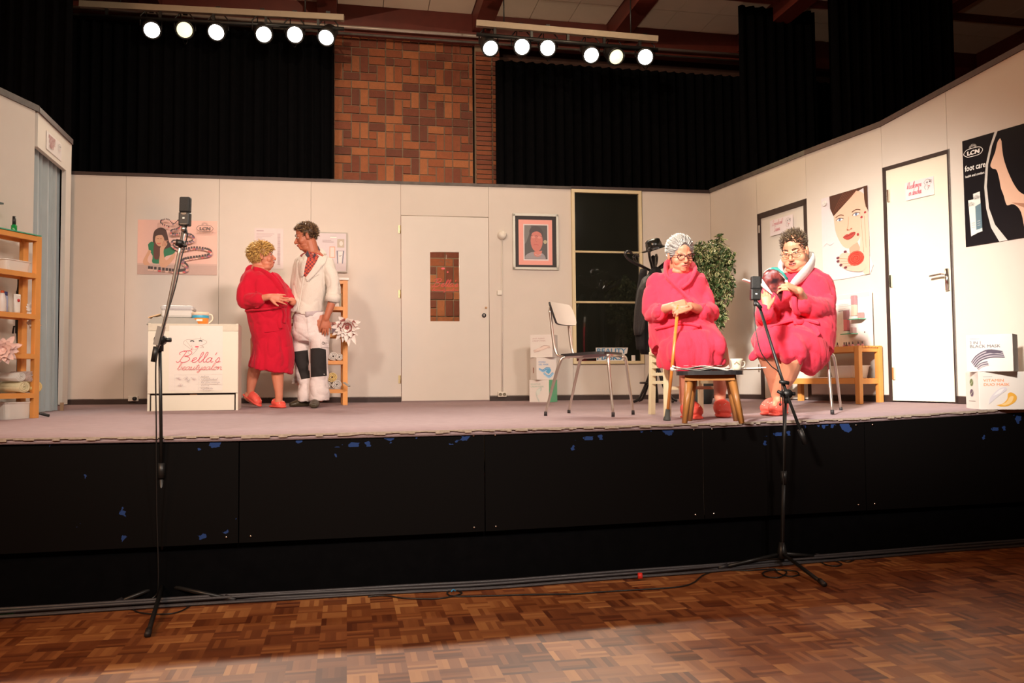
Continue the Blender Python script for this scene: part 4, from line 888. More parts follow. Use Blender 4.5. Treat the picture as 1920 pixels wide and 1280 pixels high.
def tub(P, M, w, dp, h, label, group=None, tp=.88, handle=False):
    mb = MB(); vs = []; fs = []
    def ring(w_, d_, z): 
        q = []; r_ = min(w_, d_)*.18
        for (cx_, cy_, a0) in ((w_/2-r_, d_/2-r_, 0), (-w_/2+r_, d_/2-r_, PI/2), (-w_/2+r_, -d_/2+r_, PI), (w_/2-r_, -d_/2+r_, 1.5*PI)):
            for k in range(4): a = a0+k*PI/6; q.append(Vector((cx_+r_*math.cos(a), cy_+r_*math.sin(a), z)))
        return q
    R_ = [ring(w*tp, dp*tp, 0), ring(w, dp, h*.93), ring(w*1.06, dp*1.09, h*.93), ring(w*1.06, dp*1.09, h), ring(w*.97, dp*.96, h), ring(w*tp*.96, dp*tp*.95, .004)]
    for q in R_: vs += q
    for i in range(5):
        for k in range(16): fs.append((i*16+k, i*16+(k+1) % 16, (i+1)*16+(k+1) % 16, (i+1)*16+k))
    fs.append(tuple(range(15, -1, -1))); fs.append(tuple(5*16+k for k in range(16)))
    mb.add([M @ v+P for v in vs], fs, M_tub); return mb.build('storage_tub', None, label=label, cat='tub', group=group)
a_ = (at(29, 505, 6.0)-rA).dot(ru); tub(rl(a_, .13, LVL[1]), rM, .22, .14, .085, 'white plastic tub with a rim on the second shelf of the left rack')
a_ = (at(24, 770, 6.0)-rA).dot(ru); tub(rl(a_, .13, zs(-2.4, 6.4)), rM, .28, .17, .125, 'white plastic tub on the floor under the left rack')
def bottle(P, prof, m, label, capm=M_paper, cap=None, name='lotion_bottle', cat='bottle', group=None, deco=None, n=16):
    t = thing(name, label, cat, P, group); MB().lathe(prof, m, None, P, n).build('bottle_body', t)
    if cap: MB().lathe(cap, capm, None, P, n).build('cap', t)
    return t
a_ = (at(26, 560, 6.0)-rA).dot(ru)
t = thing('cream_tube', 'white cream tube with a red oval mark on the left rack', 'tube', rl(a_, .08, LVL[2]))
mb = MB(); mb.tube([rl(a_, .08, LVL[2]), rl(a_, .08, LVL[2]+.015), rl(a_, .08, LVL[2]+.13), rl(a_, .08, LVL[2]+.14)], [(.020, .018), (.022, .019), (.030, .006), (.030, .003)], M_paper, 16, flat=ru); mb.build('tube_body', t)
mb = MB(); mb.lathe([(.012, 0), (.012, .002)], mat('red_mark', (.6, .03, .03), .4), Matrix((ru, (0, 0, 1), rn)).transposed(), rl(a_, .08, LVL[2]+.095)+rn*.0135, 16); mb.build('red_oval', t)
bottle(rl(a_-.05, .14, LVL[2]), [(.02, 0), (.022, .005), (.022, .12), (.015, .13)], mat('pale_blue_bottle', (.42, .48, .70), .35), 'pale blue bottle with dark cap left of the cream tube on the left rack', mat('navy', (.05, .06, .2), .4), [(.019, .128), (.019, .155), (0, .155)])
bottle(rl(a_-.115, .09, LVL[2]), [(.022, 0), (.026, .01), (.026, .09), (.016, .13), (.012, .14)], mat('white_lotion', (.78, .74, .72), .35), 'white rounded lotion bottle beside the post on the left rack', mat('orange_cap', (.6, .1, .03), .4), [(.013, .138), (.011, .155), (0, .155)])
def towel(P, axis, r, L, m, label, group='rolled towels', m2=None, name='rolled_towel'):
    mb = MB(); ax = Vector(axis).normalized(); sd = ax.cross(Vector((0, 0, 1))).normalized(); up_ = Vector((0, 0, 1)); turns = 3.0; n_ = 44; vs = []; fs = []
    for s_, o_ in ((0, -L/2), (1, L/2)):
        for k in range(n_+1):
            f = k/n_; rr = r*(.18+.82*f); a = turns*2*PI*f; c_ = P+Vector((0, 0, r))+ax*(o_+.004*math.sin(a*1.3)*(1 if s_ else -1))
            for dr in (-r*.10, r*.10): vs.append(c_+sd*((rr+dr)*math.cos(a))+up_*((rr+dr)*math.sin(a)*.94))
    w_ = 2*(n_+1)
    for k in range(n_):
        a = 2*k; fs += [(a, a+2, w_+a+2, w_+a), (a+1, w_+a+1, w_+a+3, a+3), (a, a+1, a+3, a+2), (w_+a, w_+a+2, w_+a+3, w_+a+1)]
    fs += [(0, w_, w_+1, 1), (2*n_, 2*n_+1, w_+2*n_+1, w_+2*n_)]
    mb.add(vs, fs, m, True); return mb.build(name, None, label=label, cat='towel', group=group)
M_tw = mat('white_terry', (.80, .76, .70), .95, .08, 60, .5, sheen=.3, bscale=400); M_ty = mat('yellow_terry', (.82, .62, .25), .95, .1, 60, .5, sheen=.3, bscale=400); M_tyl = mat('pale_yellow_terry', (.82, .74, .48), .95, .1, 60, .5, bscale=400); M_tp = mat('patterned_terry', (.55, .42, .38), .95, .5, 55, .5)
a1 = (at(20, 725, 6.0)-rA).dot(ru); a2 = (at(47, 725, 6.1)-rA).dot(ru); ax = rn
towel(rl(a1, .12, LVL[4]), ax, .045, .20, M_tyl, 'pale yellow rolled towel, lower left of the towel pile on the left rack', 'rolled towels on the left rack')
towel(rl(a2, .12, LVL[4]), ax, .045, .20, M_ty, 'deeper yellow rolled towel, lower right of the towel pile on the left rack', 'rolled towels on the left rack')
towel(rl((a1+a2)/2-.085, .12, LVL[4]+.082), ax, .036, .20, M_tw, 'cream rolled towel, upper left of the towel pile on the left rack', 'rolled towels on the left rack')
towel(rl((a1+a2)/2+.015, .12, LVL[4]+.080), ax, .042, .20, M_tp, 'pink grey patterned rolled towel on top of the yellow towels, left rack', 'rolled towels on the left rack')
# flowers
def flower(P, face, R_, n_, m_out, m_in, label, layers=4, drop=0, wid=.2, jit=.25):
    t = thing('artificial_flower', label, 'flower', P); F = Vector(face).normalized(); A_ = F.orthogonal().normalized(); B_ = F.cross(A_)
    mb = MB(); inner = MB()
    for l in range(layers):
        r_ = R_*(1-.19*l); tilt = .15+.28*l; k = n_-l
        for i in range(k):
            a = 2*PI*(i+.5*(l % 2))/k+rnd.uniform(-.1, .1); d_ = A_*math.cos(a)+B_*math.sin(a); L_ = r_*rnd.uniform(1-jit, 1+jit*.6); s_ = F.cross(d_); w_ = R_*wid
            pt = lambda f, q, h: P+d_*(L_*f*math.cos(tilt))+F*(L_*f*math.sin(tilt)-drop*f*f*.02+h)+s_*q+Vector((0, 0, -drop*f*f*L_*.3))
            sec = [(0, .15), (.3, .7), (.6, 1.0), (.85, .6), (1.0, .06)]; vs = []; 
            for (f, w) in sec: vs += [pt(f, -w_*w*.5, 0.002), pt(f, 0, -.10*w_), pt(f, w_*w*.5, .002)]
            fo = [(3*j+q, 3*j+q+1, 3*j+q+4, 3*j+q+3) for j in range(4) for q in (0, 1)]
            mb.add(vs, fo[4:], m_out, True); mb.add(vs[:9], fo[:4], m_in, True)
    mb.build('petals', t); MB().ell(P+F*.01, (R_*.13,)*3, m_in, None, 10).build('flower_centre', t)
    return t
M_pw = mat('white_petal', (.82, .74, .68), .7, .06, 20); M_pp = mat('pink_petal', (.82, .60, .56), .7, .08, 20); M_pm = mat('maroon_petal', (.30, .09, .08), .7, .2, 20)
flower(at(6, 656, 5.78), -FW+Vector((.35, 0, .1)), .125, 11, M_pp, M_pp, 'large pale pink artificial flower fixed to the left rack at the picture edge', 4, .3, .36)
flower(at(62, 578, 6.1), -FW, .055, 9, M_pw, M_pw, 'small white flower on the left rack post, upper of the pair', 4, 0, .5)
flower(at(64, 605, 6.1), -FW+Vector((0, 0, -.3)), .055, 9, M_pw, M_pw, 'small white flower on the left rack post, lower of the pair', 4, 0, .5)
# middle rack behind the man
mA, mB_ = at(561, 760, 7.95), at(652, 760, 8.08); LM = [2.165, 1.905, 1.64, 1.375, 1.095]; zl_ = zs(-.1, 8.1)
ml, mu, mn, mM, mL = rack('orange pine shelf rack standing behind the man in the white jacket', mA, mB_, .24, LM, zl_)
MB().box(ml(mL/2, .12, LM[0]+.011), (mL+.02, .26, .022), mat('white_shelf_board', (.82, .78, .72), .5), mM, .002).build('shelf_board', None, label='thin white board lying on top of the rack behind the man', cat='board')
ma = lambda px, py: (at(px, py, 8.0)-mA).dot(mu)
MB().box(ml(ma(634, 555), .12, LM[1]+.075), (.045, .14, .15), mat('pale_book_cover', (.70, .66, .58), .5), mM, .002).build('standing_book', None, label='pale upright book on the second shelf behind the man\'s elbow', cat='book')
MB().box(ml(ma(641, 555), .12, LM[1]+.065), (.02, .13, .13), mat('grey_green_book', (.30, .30, .22), .5), mM, .002).build('standing_book', None, label='dark olive book right of the pale book behind the man\'s elbow', cat='book')
for k, (px, zz_, m_, r_, lab) in enumerate(((626, LM[3], M_tw, .045, 'white rolled towel on the fourth shelf behind the man'), (638, LM[3], M_tw, .036, 'small white rolled towel beside the post, fourth shelf behind the man'), (624, LM[4]+.07, M_ty, .05, 'mustard rolled towel on the white towel behind the man\'s knee'), (633, LM[4]-.0, M_tw, .048, 'white rolled towel on the lowest shelf behind the man\'s knee'), (612, LM[4]-.0, M_tw, .045, 'white rolled towel hidden mostly behind the man\'s leg'))):
    towel(ml(ma(px, 700), .12, zz_), mn, r_, .20, m_, lab, 'rolled towels behind the man')
for k, (px, w_) in enumerate(((622, .03), (630, .035), (640, .03))):
    bottle(ml(ma(px, 600), .10, LM[2]), [(w_*.8, 0), (w_, .01), (w_, .07), (w_*.5, .09)], [M_paper, mat('lilac_pot', (.5, .45, .6), .4), M_paper][k], ['small white pot on the third shelf near the man\'s hand', 'lilac pot on the third shelf beside the man\'s hand', 'small white jar behind the drooping flower on the third shelf'][k], mat('rose_lid', (.6, .3, .25), .4), [(w_*.6, .088), (w_*.6, .115), (0, .115)])
flower(at(651, 612, 7.97), -FW+Vector((.15, 0, -.05)), .15, 13, M_pw, M_pm, 'large drooping white flower with a maroon heart on the rack behind the man', 4, .9, .34)
flower(at(557, 711, 7.93), -FW, .06, 9, M_pw, M_pw, 'small white flower low on the rack, left of the man\'s leg', 4, 0, .5)
MB().bar(at(645, 717, 8.0), at(655, 724, 7.97), .03, .01, M_greyp).build('paper_tag', None, label='small grey tag hanging from the lowest shelf behind the man', cat='tag')

# bench on the right
bt = WR2.inv(1655, 700, .03)[0]-.0; O = .02
bA, bB = WR2.pt(bt-1.02, 0, O+.27), WR2.pt(bt-.0, 0, O+.27); zb_ = zs(4.2, 6.9); ZB = 1.43
bl, bu, bn, bM, bL = rack('low orange pine bench with a lower shelf against the right wall', bA, bB, .27, [ZB, 1.16], zb_, 'low_bench', .045, .05, 'bench', None, True)
def bpos(px, py, off): # along the bench from the picture
    P = CAM; v = ray(px, py); t_ = ((bA-bn*off-P).dot(bn))/v.dot(bn); return (P+v*t_-bA).dot(bu)
print('bench', proj(bA+Vector((0,0,ZB))), proj(bB+Vector((0,0,ZB))))
GP = 'nail polish bottles on the low bench'
for k, (px, c1) in enumerate(((1570, (.5, .25, .25)), (1582.5, (.55, .2, .3)), (1586.5, (.25, .12, .1)), (1592, (.5, .2, .22)), (1598.6, (.75, .3, .35)), (1609, (.78, .25, .35)), (1617, (.78, .35, .38)))):
    P = bl(bpos(px, 640, .17), .17, ZB)
    t = thing('nail_polish_bottle', ORD[min(k, 5)].replace('sixth', 'sixth' if k == 5 else 'seventh')+' nail polish bottle from the left on the low orange bench', 'bottle', P, GP)
    MB().lathe([(.010, 0), (.011, .002), (.011, .018), (.006, .022)], ink(c1), None, P, 10).build('bottle_body', t); MB().lathe([(.006, .021), (.0045, .045), (0, .045)], mat('dark_cap', (.10, .06, .06), .3), None, P, 10).build('cap', t)
P = bl(bpos(1524, 705, .13), .13, 1.16); tub(P, bM, .34, .19, .10, 'white storage tub on the bench\'s lower shelf beside the seated man\'s legs')
P = bl(bpos(1593, 705, .13), .13, 1.16); tub(P, bM, .30, .19, .105, 'white storage tub on the bench\'s lower shelf behind the front post')
mb = MB(); mb.box(bl(bpos(1548, 709, .05), .06, 1.165), (.22, .10, .006), M_paper, bM); mb.build('folded_paper', None, label='flat white paper in front of the left tub on the lower shelf', cat='paper')
# product display standing on the bench
dA = WR2.inv(1569, 600, .06)[0]; dB = WR2.inv(1633, 600, .06)[0]; dz = WR2.inv(1600, 549, .06)[1]; S = Sheet(WR2.pt(dA, ZB, .04), WR2.u, (0, 0, 1), WR2.n, dB-dA, dz-ZB, mat('display_white', (.80, .74, .72), .5), .02)
t = thing('product_display', 'upright white display board with two small glass shelves on the low bench', 'display', S.p(S.W/2, 0))
S.rect(.03, .9, .98, .99, (.66, .57, .56)); S.text('LCN', .42, .90, .02, (.4, .36, .36), width=.14)
for y, w in ((.80, .3), (.77, .38), (.72, .22)): S.rect(.06, y, .06+w, y+.008, (.55, .48, .48))
S.rect(.06, .685, .40, .70, (.3, .28, .28)); S.poly([(.3, .05), (.9, .1), (.95, .35), (.5, .3)], (.82, .70, .66)); S.ell((.82, .26), (.02, .012), (.1, .05, .05)); S.build('board', t)
for (x, y, c1, hh) in ((.66, .50, (.80, .52, .40), .10), (.42, .24, (.72, .20, .24), .10)):
    P = S.p(x*S.W, y*S.H, .03); bMx = Matrix((WR2.u, -WR2.n, (0, 0, 1))).transposed()
    MB().box(P+WR2.n*.01+WR2.u*.02, (.13, .08, .007), mat('green_edged_glass', (.1, .42, .26), .1), bMx).build('glass_shelf', t)
    MB().box(P+WR2.n*.01-WR2.u*.01+Vector((0, 0, .016)), (.07, .05, .022), M_paper, bMx).build('display_box', t)
    MB().box(P+WR2.n*.0+WR2.u*.055+Vector((0, 0, .03)), (.035, .04, .05), ink((.42, .25, .24)), bMx).build('display_card', t)
    MB().box(P-WR2.u*.02+Vector((0, 0, .03+hh/2)), (.045, .03, hh), ink(c1), bMx, .004).build('product_tube', t)
    MB().box(P-WR2.u*.02+Vector((0, 0, .03+hh*1.4)), (.045, .03, hh*.8), ink((.42, .22, .24)), bMx, .003).build('product_cap', t)
    MB().box(P-WR2.u*.01+Vector((0, 0, .029)), (.06, .045, .004), M_black, bMx).build('product_base', t)

# ================================================================== chairs
M_vinyl = mat('white_laminate_seat', (.80, .78, .70), .35, .03); M_edge = mat('black_edge', (.02, .018, .02), .5); M_tube = mat('satin_steel', (.62, .56, .50), .28, .08, 20, metal=.9)
def tube_chair(name, label, c, facing, zfl, k=1.0, vin=M_vinyl, under=mat('mauve_underside', (.16, .09, .10), .6)):
    f = Vector((*facing, 0)).normalized(); r = Vector((f.y, -f.x, 0)); c = Vector((c[0], c[1], zfl)); Z = Vector((0, 0, 1))
    pt = lambda a, b, z: c+r*a*k+f*b*k+Z*z*k
    t = thing(name, label, 'chair', c)
    def slab(pts_fn, nu, nv, th, m_top, m_edge, nm):
        mb = MB(); G = [[pts_fn(i/nu*2-1, j/nv*2-1) for j in range(nv+1)] for i in range(nu+1)]; vs = []; 
        nrm = (G[nu][0]-G[0][0]).cross(G[0][nv]-G[0][0]).normalized()
        for s_ in (0, 1): vs += [G[i][j]-nrm*th*s_ for i in range(nu+1) for j in range(nv+1)]
        q = lambda i, j, s_: s_*(nu+1)*(nv+1)+i*(nv+1)+j
        top = [(q(i, j, 0), q(i+1, j, 0), q(i+1, j+1, 0), q(i, j+1, 0)) for i in range(nu) for j in range(nv)]
        bot = [(q(i, j, 1), q(i, j+1, 1), q(i+1, j+1, 1), q(i+1, j, 1)) for i in range(nu) for j in range(nv)]
        ed = [(q(i, 0, 0), q(i, 0, 1), q(i+1, 0, 1), q(i+1, 0, 0)) for i in range(nu)]+[(q(i, nv, 0), q(i+1, nv, 0), q(i+1, nv, 1), q(i, nv, 1)) for i in range(nu)]+[(q(0, j, 0), q(0, j+1, 0), q(0, j+1, 1), q(0, j, 1)) for j in range(nv)]+[(q(nu, j, 0), q(nu, j, 1), q(nu, j+1, 1), q(nu, j+1, 0)) for j in range(nv)]
        mb.add(vs, top, m_top, True); mb.add(vs, bot, under, True); mb.add(vs, ed, m_edge); return mb.build(nm, t)
    sq = lambda a, b: (a*(1-.10*b*b*b*b), b*(1-.08*a*a*a*a))
    def seatf(a, b): a_, b_ = sq(a, b); return pt(a_*.19*(1-.06*(1-b)), b_*.195, .46+.008*b_-.012*(1-a_*a_)*(1-b_*b_)-.02*max(0, b_-.7))
    def backf(a, b): a_, b_ = sq(a, b); return pt(a_*.185, -.235-.03*b_-.035*(1-a_*a_)+.02, .765+b_*.085)
    slab(seatf, 10, 10, .02, M_vinyl if vin is None else vin, M_edge, 'seat')
    slab(backf, 10, 8, -.016, M_vinyl if vin is None else vin, M_edge, 'backrest')
    for s in (-1, 1):
        MB().tube([pt(s*.12, .20, .43), pt(s*.15, .205, .43), pt(s*.172, .21, .40), pt(s*.182, .228, .22), pt(s*.195, .250, .02)], [.0125*k, .0125*k, .0125*k, .011*k, .009*k], M_tube, 10, sub=4).build('leg', t)
        MB().tube([pt(s*.12, -.12, .43), pt(s*.15, -.14, .43), pt(s*.172, -.17, .40), pt(s*.187, -.225, .22), pt(s*.20, -.28, .02)], [.0125*k, .0125*k, .0125*k, .011*k, .009*k], M_tube, 10, sub=4).build('leg', t)
        for q in (pt(s*.195, .250, .0), pt(s*.20, -.28, .0)): MB().lathe([(.013, 0), (.012, .03), (.009, .032)], M_edge, None, q, 10).build('leg_cap', t)
        MB().tube([pt(s*.15, .0, .437), pt(s*.15, -.17, .437), pt(s*.15, -.215, .47), pt(s*.15, -.235, .56), pt(s*.15, -.262, .80)], .011*k, M_tube, 10, sub=5).build('back_post', t)
    MB().tube([pt(-.15, .19, .437), pt(.15, .19, .437)], .011*k, M_tube, 8).build('cross_tube', t); MB().tube([pt(-.15, -.12, .437), pt(.15, -.12, .437)], .011*k, M_tube, 8).build('cross_tube', t)
    return t
tube_chair('kitchen_chair', 'empty white chair with steel tube legs in the middle of the stage', (1.775, 5.90), (.76, -.65), zs(1.775, 5.9))
cm = at(1513, 700, 6.10); tube_chair('kitchen_chair', 'steel tube chair with a mustard back under the seated man in glasses', (cm.x, cm.y), (-.62, -.78), zs(cm.x, cm.y), vin=mat('mustard_vinyl', (.50, .34, .06), .4))
# cream wooden chair under the woman
cl_ = at(1284, 700, 6.02); vv = Vector((cl_.x, cl_.y, 0)).normalized(); rr_ = Vector((vv.y, -vv.x, 0)); fc = (-vv*math.cos(.33)+rr_*math.sin(.33)); sd = Vector((-fc.y, fc.x, 0)); zc2 = zs(cl_.x, cl_.y)
M_crm = mat('chipped_cream_paint', (.72, .64, .42), .5, .12, 14, .1); cc = Vector((cl_.x, cl_.y, zc2))
cp = lambda a, b, z: cc+sd*a+fc*b+Vector((0, 0, z))
t = thing('wooden_chair', 'cream painted wooden chair under the seated woman with the cane', 'chair', cc)
MB().box(cp(0, 0, .455), (.42, .40, .03), M_crm, Matrix((sd, fc, (0, 0, 1))).transposed(), .008).build('seat', t)
for s in (-1, 1):
    MB().bar(cp(s*.19, .17, 0), cp(s*.185, .165, .44), .04, .04, M_crm).build('leg', t)
    mb = MB(); mb.bar(cp(s*.19, -.21, 0), cp(s*.185, -.18, .45), .036, .045, M_crm); mb.build('leg', t)
    mb = MB(); mb.bar(cp(s*.185, -.18, .44), cp(s*.18, -.25, .86), .034, .036, M_crm); mb.build('back_post', t)
    for z in (.40, .355, .30, .24): MB().bar(cp(s*.187, .16, z), cp(s*.187, -.18, z), .02, .022, M_crm).build('side_rung', t)
MB().bar(cp(-.18, .165, .38), cp(.18, .165, .38), .022, .04, M_crm).build('apron', t)
MB().bar(cp(-.18, .165, .20), cp(.18, .165, .20), .02, .022, M_crm).build('stretcher', t)
for z in (.60, .70, .83): MB().bar(cp(-.18, -.22, z), cp(.18, -.22, z), .018, .06, M_crm).build('back_slat', t)
# small table
tc_ = at(1330, 690, 5.20); zt_ = 1.16+(700-684)/298.; zfl = zs(tc_.x, tc_.y)
vv = Vector((tc_.x, tc_.y, 0)).normalized(); rx = Vector((vv.y, -vv.x, 0)); M_ = Matrix((rx, vv, (0, 0, 1))).transposed()
t = thing('side_table', 'low stool table with black top and tapered brown legs', 'table', Vector((tc_.x, tc_.y, zfl)))
c0 = Vector((tc_.x, tc_.y, 0)); M_brn = mat('varnished_beech', (.42, .18, .05), .35, .2, 10)
vs = []; pr = []
for k in range(28):
    a = 2*PI*k/28; ca, sa = math.cos(a), math.sin(a); pr.append(c0+rx*(.205*(abs(ca)**.55)*(1 if ca > 0 else -1))+vv*(.15*(abs(sa)**.55)*(1 if sa > 0 else -1))+Vector((0, 0, zt_-.028)))
MB().prism(pr, (0, 0, .026), mat('black_tabletop', (.018, .016, .018), .35)).build('tabletop', t)
MB().box(c0+Vector((0, 0, zt_-.045)), (.30, .20, .035), M_brn, M_).build('frame', t)
for (a, b, fa, fb) in ((-.12, -.07, -.155, -.13), (.13, -.07, .185, -.13), (-.10, .07, -.13, .15), (.12, .07, .16, .15)):
    MB().tube([c0+rx*a+vv*b+Vector((0, 0, zt_-.03)), c0+rx*fa+vv*fb+Vector((0, 0, zs(tc_.x, tc_.y+fb)+.003))], [(.028, .018), (.017, .013)], M_brn, 4, flat=rx).build('leg', t)
# newspaper, cup and wooden spatula on it
T0 = lambda a, b, z: c0+rx*a+vv*b+Vector((0, 0, zt_+z))
mb = MB()
for q, (dz, sh) in enumerate(((0.004, 0), (.012, .015), (.020, -.01))):
    G = [T0(-.215+sh+.345*i/12, -.13+.2*j/4, dz+.006*math.sin(i*.9+q)+(.012 if i in (0, 12) else 0)*(j % 2)+.010*math.sin(j+i*.3)*(i/12)) for i in range(13) for j in range(5)]
    mb.add(G, [(i*5+j, (i+1)*5+j, (i+1)*5+j+1, i*5+j+1) for i in range(12) for j in range(4)], M_paper, True)
mb.tube([T0(-.225, -.12, .012), T0(-.225, .06, .012)], .013, M_paper, 8)
for k in range(5): mb.box(T0(-.14+.05*k, -.11+.02*(k % 2), .030), (.03, .03, .001), ink((.65, .3, .3) if k % 2 else (.6, .58, .6)), M_)
o = mb.build('newspaper', None, label='folded white newspaper lying across the low stool table', cat='newspaper'); m_ = o.modifiers.new('thick', 'SOLIDIFY'); m_.thickness = .0015
P = T0(.165, -.02, 0); t = thing('coffee_cup', 'small cream cup with a floral print on the low stool table', 'cup', P); M_cup = mat('cream_china', (.72, .66, .52), .2, .03, coat=.4)
MB().lathe([(.022, 0), (.026, .004), (.030, .02), (.029, .035), (.034, .055), (.041, .072), (.038, .072), (.031, .055), (.026, .03), (.0, .008)], M_cup, None, P, 24).build('cup_body', t)
MB().tube([P+rx*.030+Vector((0, 0, .055)), P+rx*.05+vv*.01+Vector((0, 0, .05)), P+rx*.045+vv*.01+Vector((0, 0, .025)), P+rx*.028+Vector((0, 0, .018))], .0035, M_cup, 8, sub=4).build('handle', t)
mb = MB(); 
for k in range(5): mb.ell(P-vv*.033+rx*(-.012+.006*k)+Vector((0, 0, .05-.005*abs(k-2))), (.004, .003, .004), ink((.5, .12, .12) if k % 2 else (.2, .28, .12)), None, 6)
mb.build('flower_decor', t)
mb = MB(); mb.bar(T0(.16, .05, .010), T0(.345, .02, .016), .035, .006, M_cardw); mb.bar(T0(.17, .08, .004), T0(.33, .06, .004), .03, .005, M_crm); mb.build('wooden_spatula', None, label='flat cream strip sticking out over the table edge beside the cup', cat='strip')

# coat stand with hat and coats
M_bw = mat('black_bentwood', (.014, .012, .012), .22, .2, 10, coat=.3); Pc = at(1229, 740, 8.28); zf_ = zs(Pc.x, Pc.y); cb0 = Vector((Pc.x, Pc.y, zf_)); s_ = 8.28/F_PX
t = thing('coat_stand', 'black bentwood coat stand beside the tall window', 'coat stand', cb0)
zz = lambda py: CAM_H+(700.5-py)*s_
MB().lathe([(.03, 0), (.032, .05), (.02, .2), (.024, .5), (.020, .9), (.028, 1.15), (.018, 1.2), (.026, 1.24), (.020, 1.30), (.026, zz(465)-zf_-.02), (.0, zz(465)-zf_)], M_bw, None, cb0, 16).build('pole', t)
X_ = Vector((math.cos(YAW), -math.sin(YAW), 0)); Y_ = Vector((math.sin(YAW), math.cos(YAW), 0))
for k in range(4):
    a = .5+k*PI/2; d_ = X_*math.cos(a)+Y_*math.sin(a)
    MB().tube([cb0+d_*.02+Vector((0, 0, .40)), cb0+d_*.10+Vector((0, 0, .22)), cb0+d_*.20+Vector((0, 0, .05)), cb0+d_*.27+Vector((0, 0, .016))], .014, M_bw, 8, sub=5).build('leg', t)
for k in range(6):
    a = k*PI/3+.2; d_ = X_*math.cos(a)+Y_*math.sin(a); z0 = zz(492); L_ = 1.35 if k == 3 else 1.15
    MB().tube([cb0+d_*.02+Vector((0, 0, z0-zf_-.02)), cb0+d_*.10*L_+Vector((0, 0, z0-zf_+.03)), cb0+d_*.185*L_+Vector((0, 0, z0-zf_+.085)), cb0+d_*.22*L_+Vector((0, 0, z0-zf_+.15)), cb0+d_*.19*L_+Vector((0, 0, z0-zf_+.175)), cb0+d_*.165*L_+Vector((0, 0, z0-zf_+.15))], .014, M_bw, 8, sub=4).build('hook', t)
    z1 = zz(510); MB().tube([cb0+d_*.02+Vector((0, 0, z1-zf_)), cb0+d_*.07+Vector((0, 0, z1-zf_-.03)), cb0+d_*.11+Vector((0, 0, z1-zf_+.01)), cb0+d_*.115+Vector((0, 0, z1-zf_+.04))], .013, M_bw, 8, sub=4).build('hook', t)
MB().tube([cb0+(X_*math.cos(a)+Y_*math.sin(a))*.15+Vector((0, 0, .20)) for a in [k*PI/10 for k in range(20)]], .010, M_bw, 8, closed=True).build('ring', t)
Ph = at(1228, 468, 8.26); t = thing('brimmed_hat', 'shiny black brimmed hat perched on top of the coat stand', 'hat', Ph); Mh = rotm(0, .1, -.32); M_hat = mat('black_glossy_hat', (.012, .014, .012), .25, .3, coat=.5)
MB().lathe([(.135, .01), (.12, .002), (.085, 0), (.085, .006), (.12, .008), (.135, .016)], M_hat, Mh, Ph, 28).build('brim', t)
MB().lathe([(.086, .0), (.082, .05), (.074, .095), (.05, .11), (0, .10)], M_hat, Mh, Ph, 24).build('crown', t); MB().lathe([(.087, .006), (.086, .03), (.083, .03)], M_edge, Mh, Ph, 24).build('hat_band', t)
M_coat = mat('black_wool', (.008, .007, .008), .85, .3, 30, .4); M_fur = mat('dark_sequin', (.03, .026, .026), .4, .9, 90, 1.0, bscale=160)
def garment(name, label, prof, m, folds=7, amp=.012, parts=None):
    t = thing(name, label, 'coat', Vector((*at(prof[0][0], prof[-1][1], prof[0][4])[:2], at(prof[0][0], prof[-1][1], prof[0][4]).z)))
    mb = MB(); n_ = 40; vs = []
    for i, (cx_, py, rx_, ry_, d_) in enumerate(prof):
        P = at(cx_, py, d_); sc = d_/F_PX
        for k in range(n_):
            a = 2*PI*k/n_; w = 1+amp*10*(i/len(prof))*math.sin(a*folds+i*.25)
            vs.append(P+X_*(rx_*sc*w*math.cos(a))+Y_*(ry_*w*math.sin(a)))
    L_ = len(prof); fs = [(i*n_+k, i*n_+(k+1) % n_, (i+1)*n_+(k+1) % n_, (i+1)*n_+k) for i in range(L_-1) for k in range(n_)]+[tuple(range(n_)), tuple((L_-1)*n_+k for k in range(n_))]
    mb.add(vs, fs, m, True); mb.build('coat_body', t); return t
t = garment('hanging_coat', 'long black coat hanging from the coat stand behind the seated woman', [(1229, 500, 3, .02, 8.2), (1229, 507, 11, .06, 8.2), (1227, 530, 20, .10, 8.2), (1226, 560, 24, .10, 8.2), (1224, 610, 25, .11, 8.2), (1222, 655, 23, .10, 8.2), (1221, 664, 18, .09, 8.2)], M_coat)
P = [at(1207, 505, 8.1), at(1201, 560, 8.06), at(1199, 610, 8.05), at(1201, 655, 8.05)]; MB().tube(P, [.035, .05, .05, .04], M_coat, 14, sub=4).build('sleeve', t)
t = garment('hanging_jacket', 'dark glittering jacket hanging at the left of the coat stand', [(1216, 515, 3, .02, 8.05), (1213, 522, 9, .05, 8.02), (1206, 545, 11, .06, 8.0), (1201, 580, 11, .06, 8.0), (1198, 615, 10, .06, 8.0), (1196, 628, 6, .05, 8.0)], M_fur)

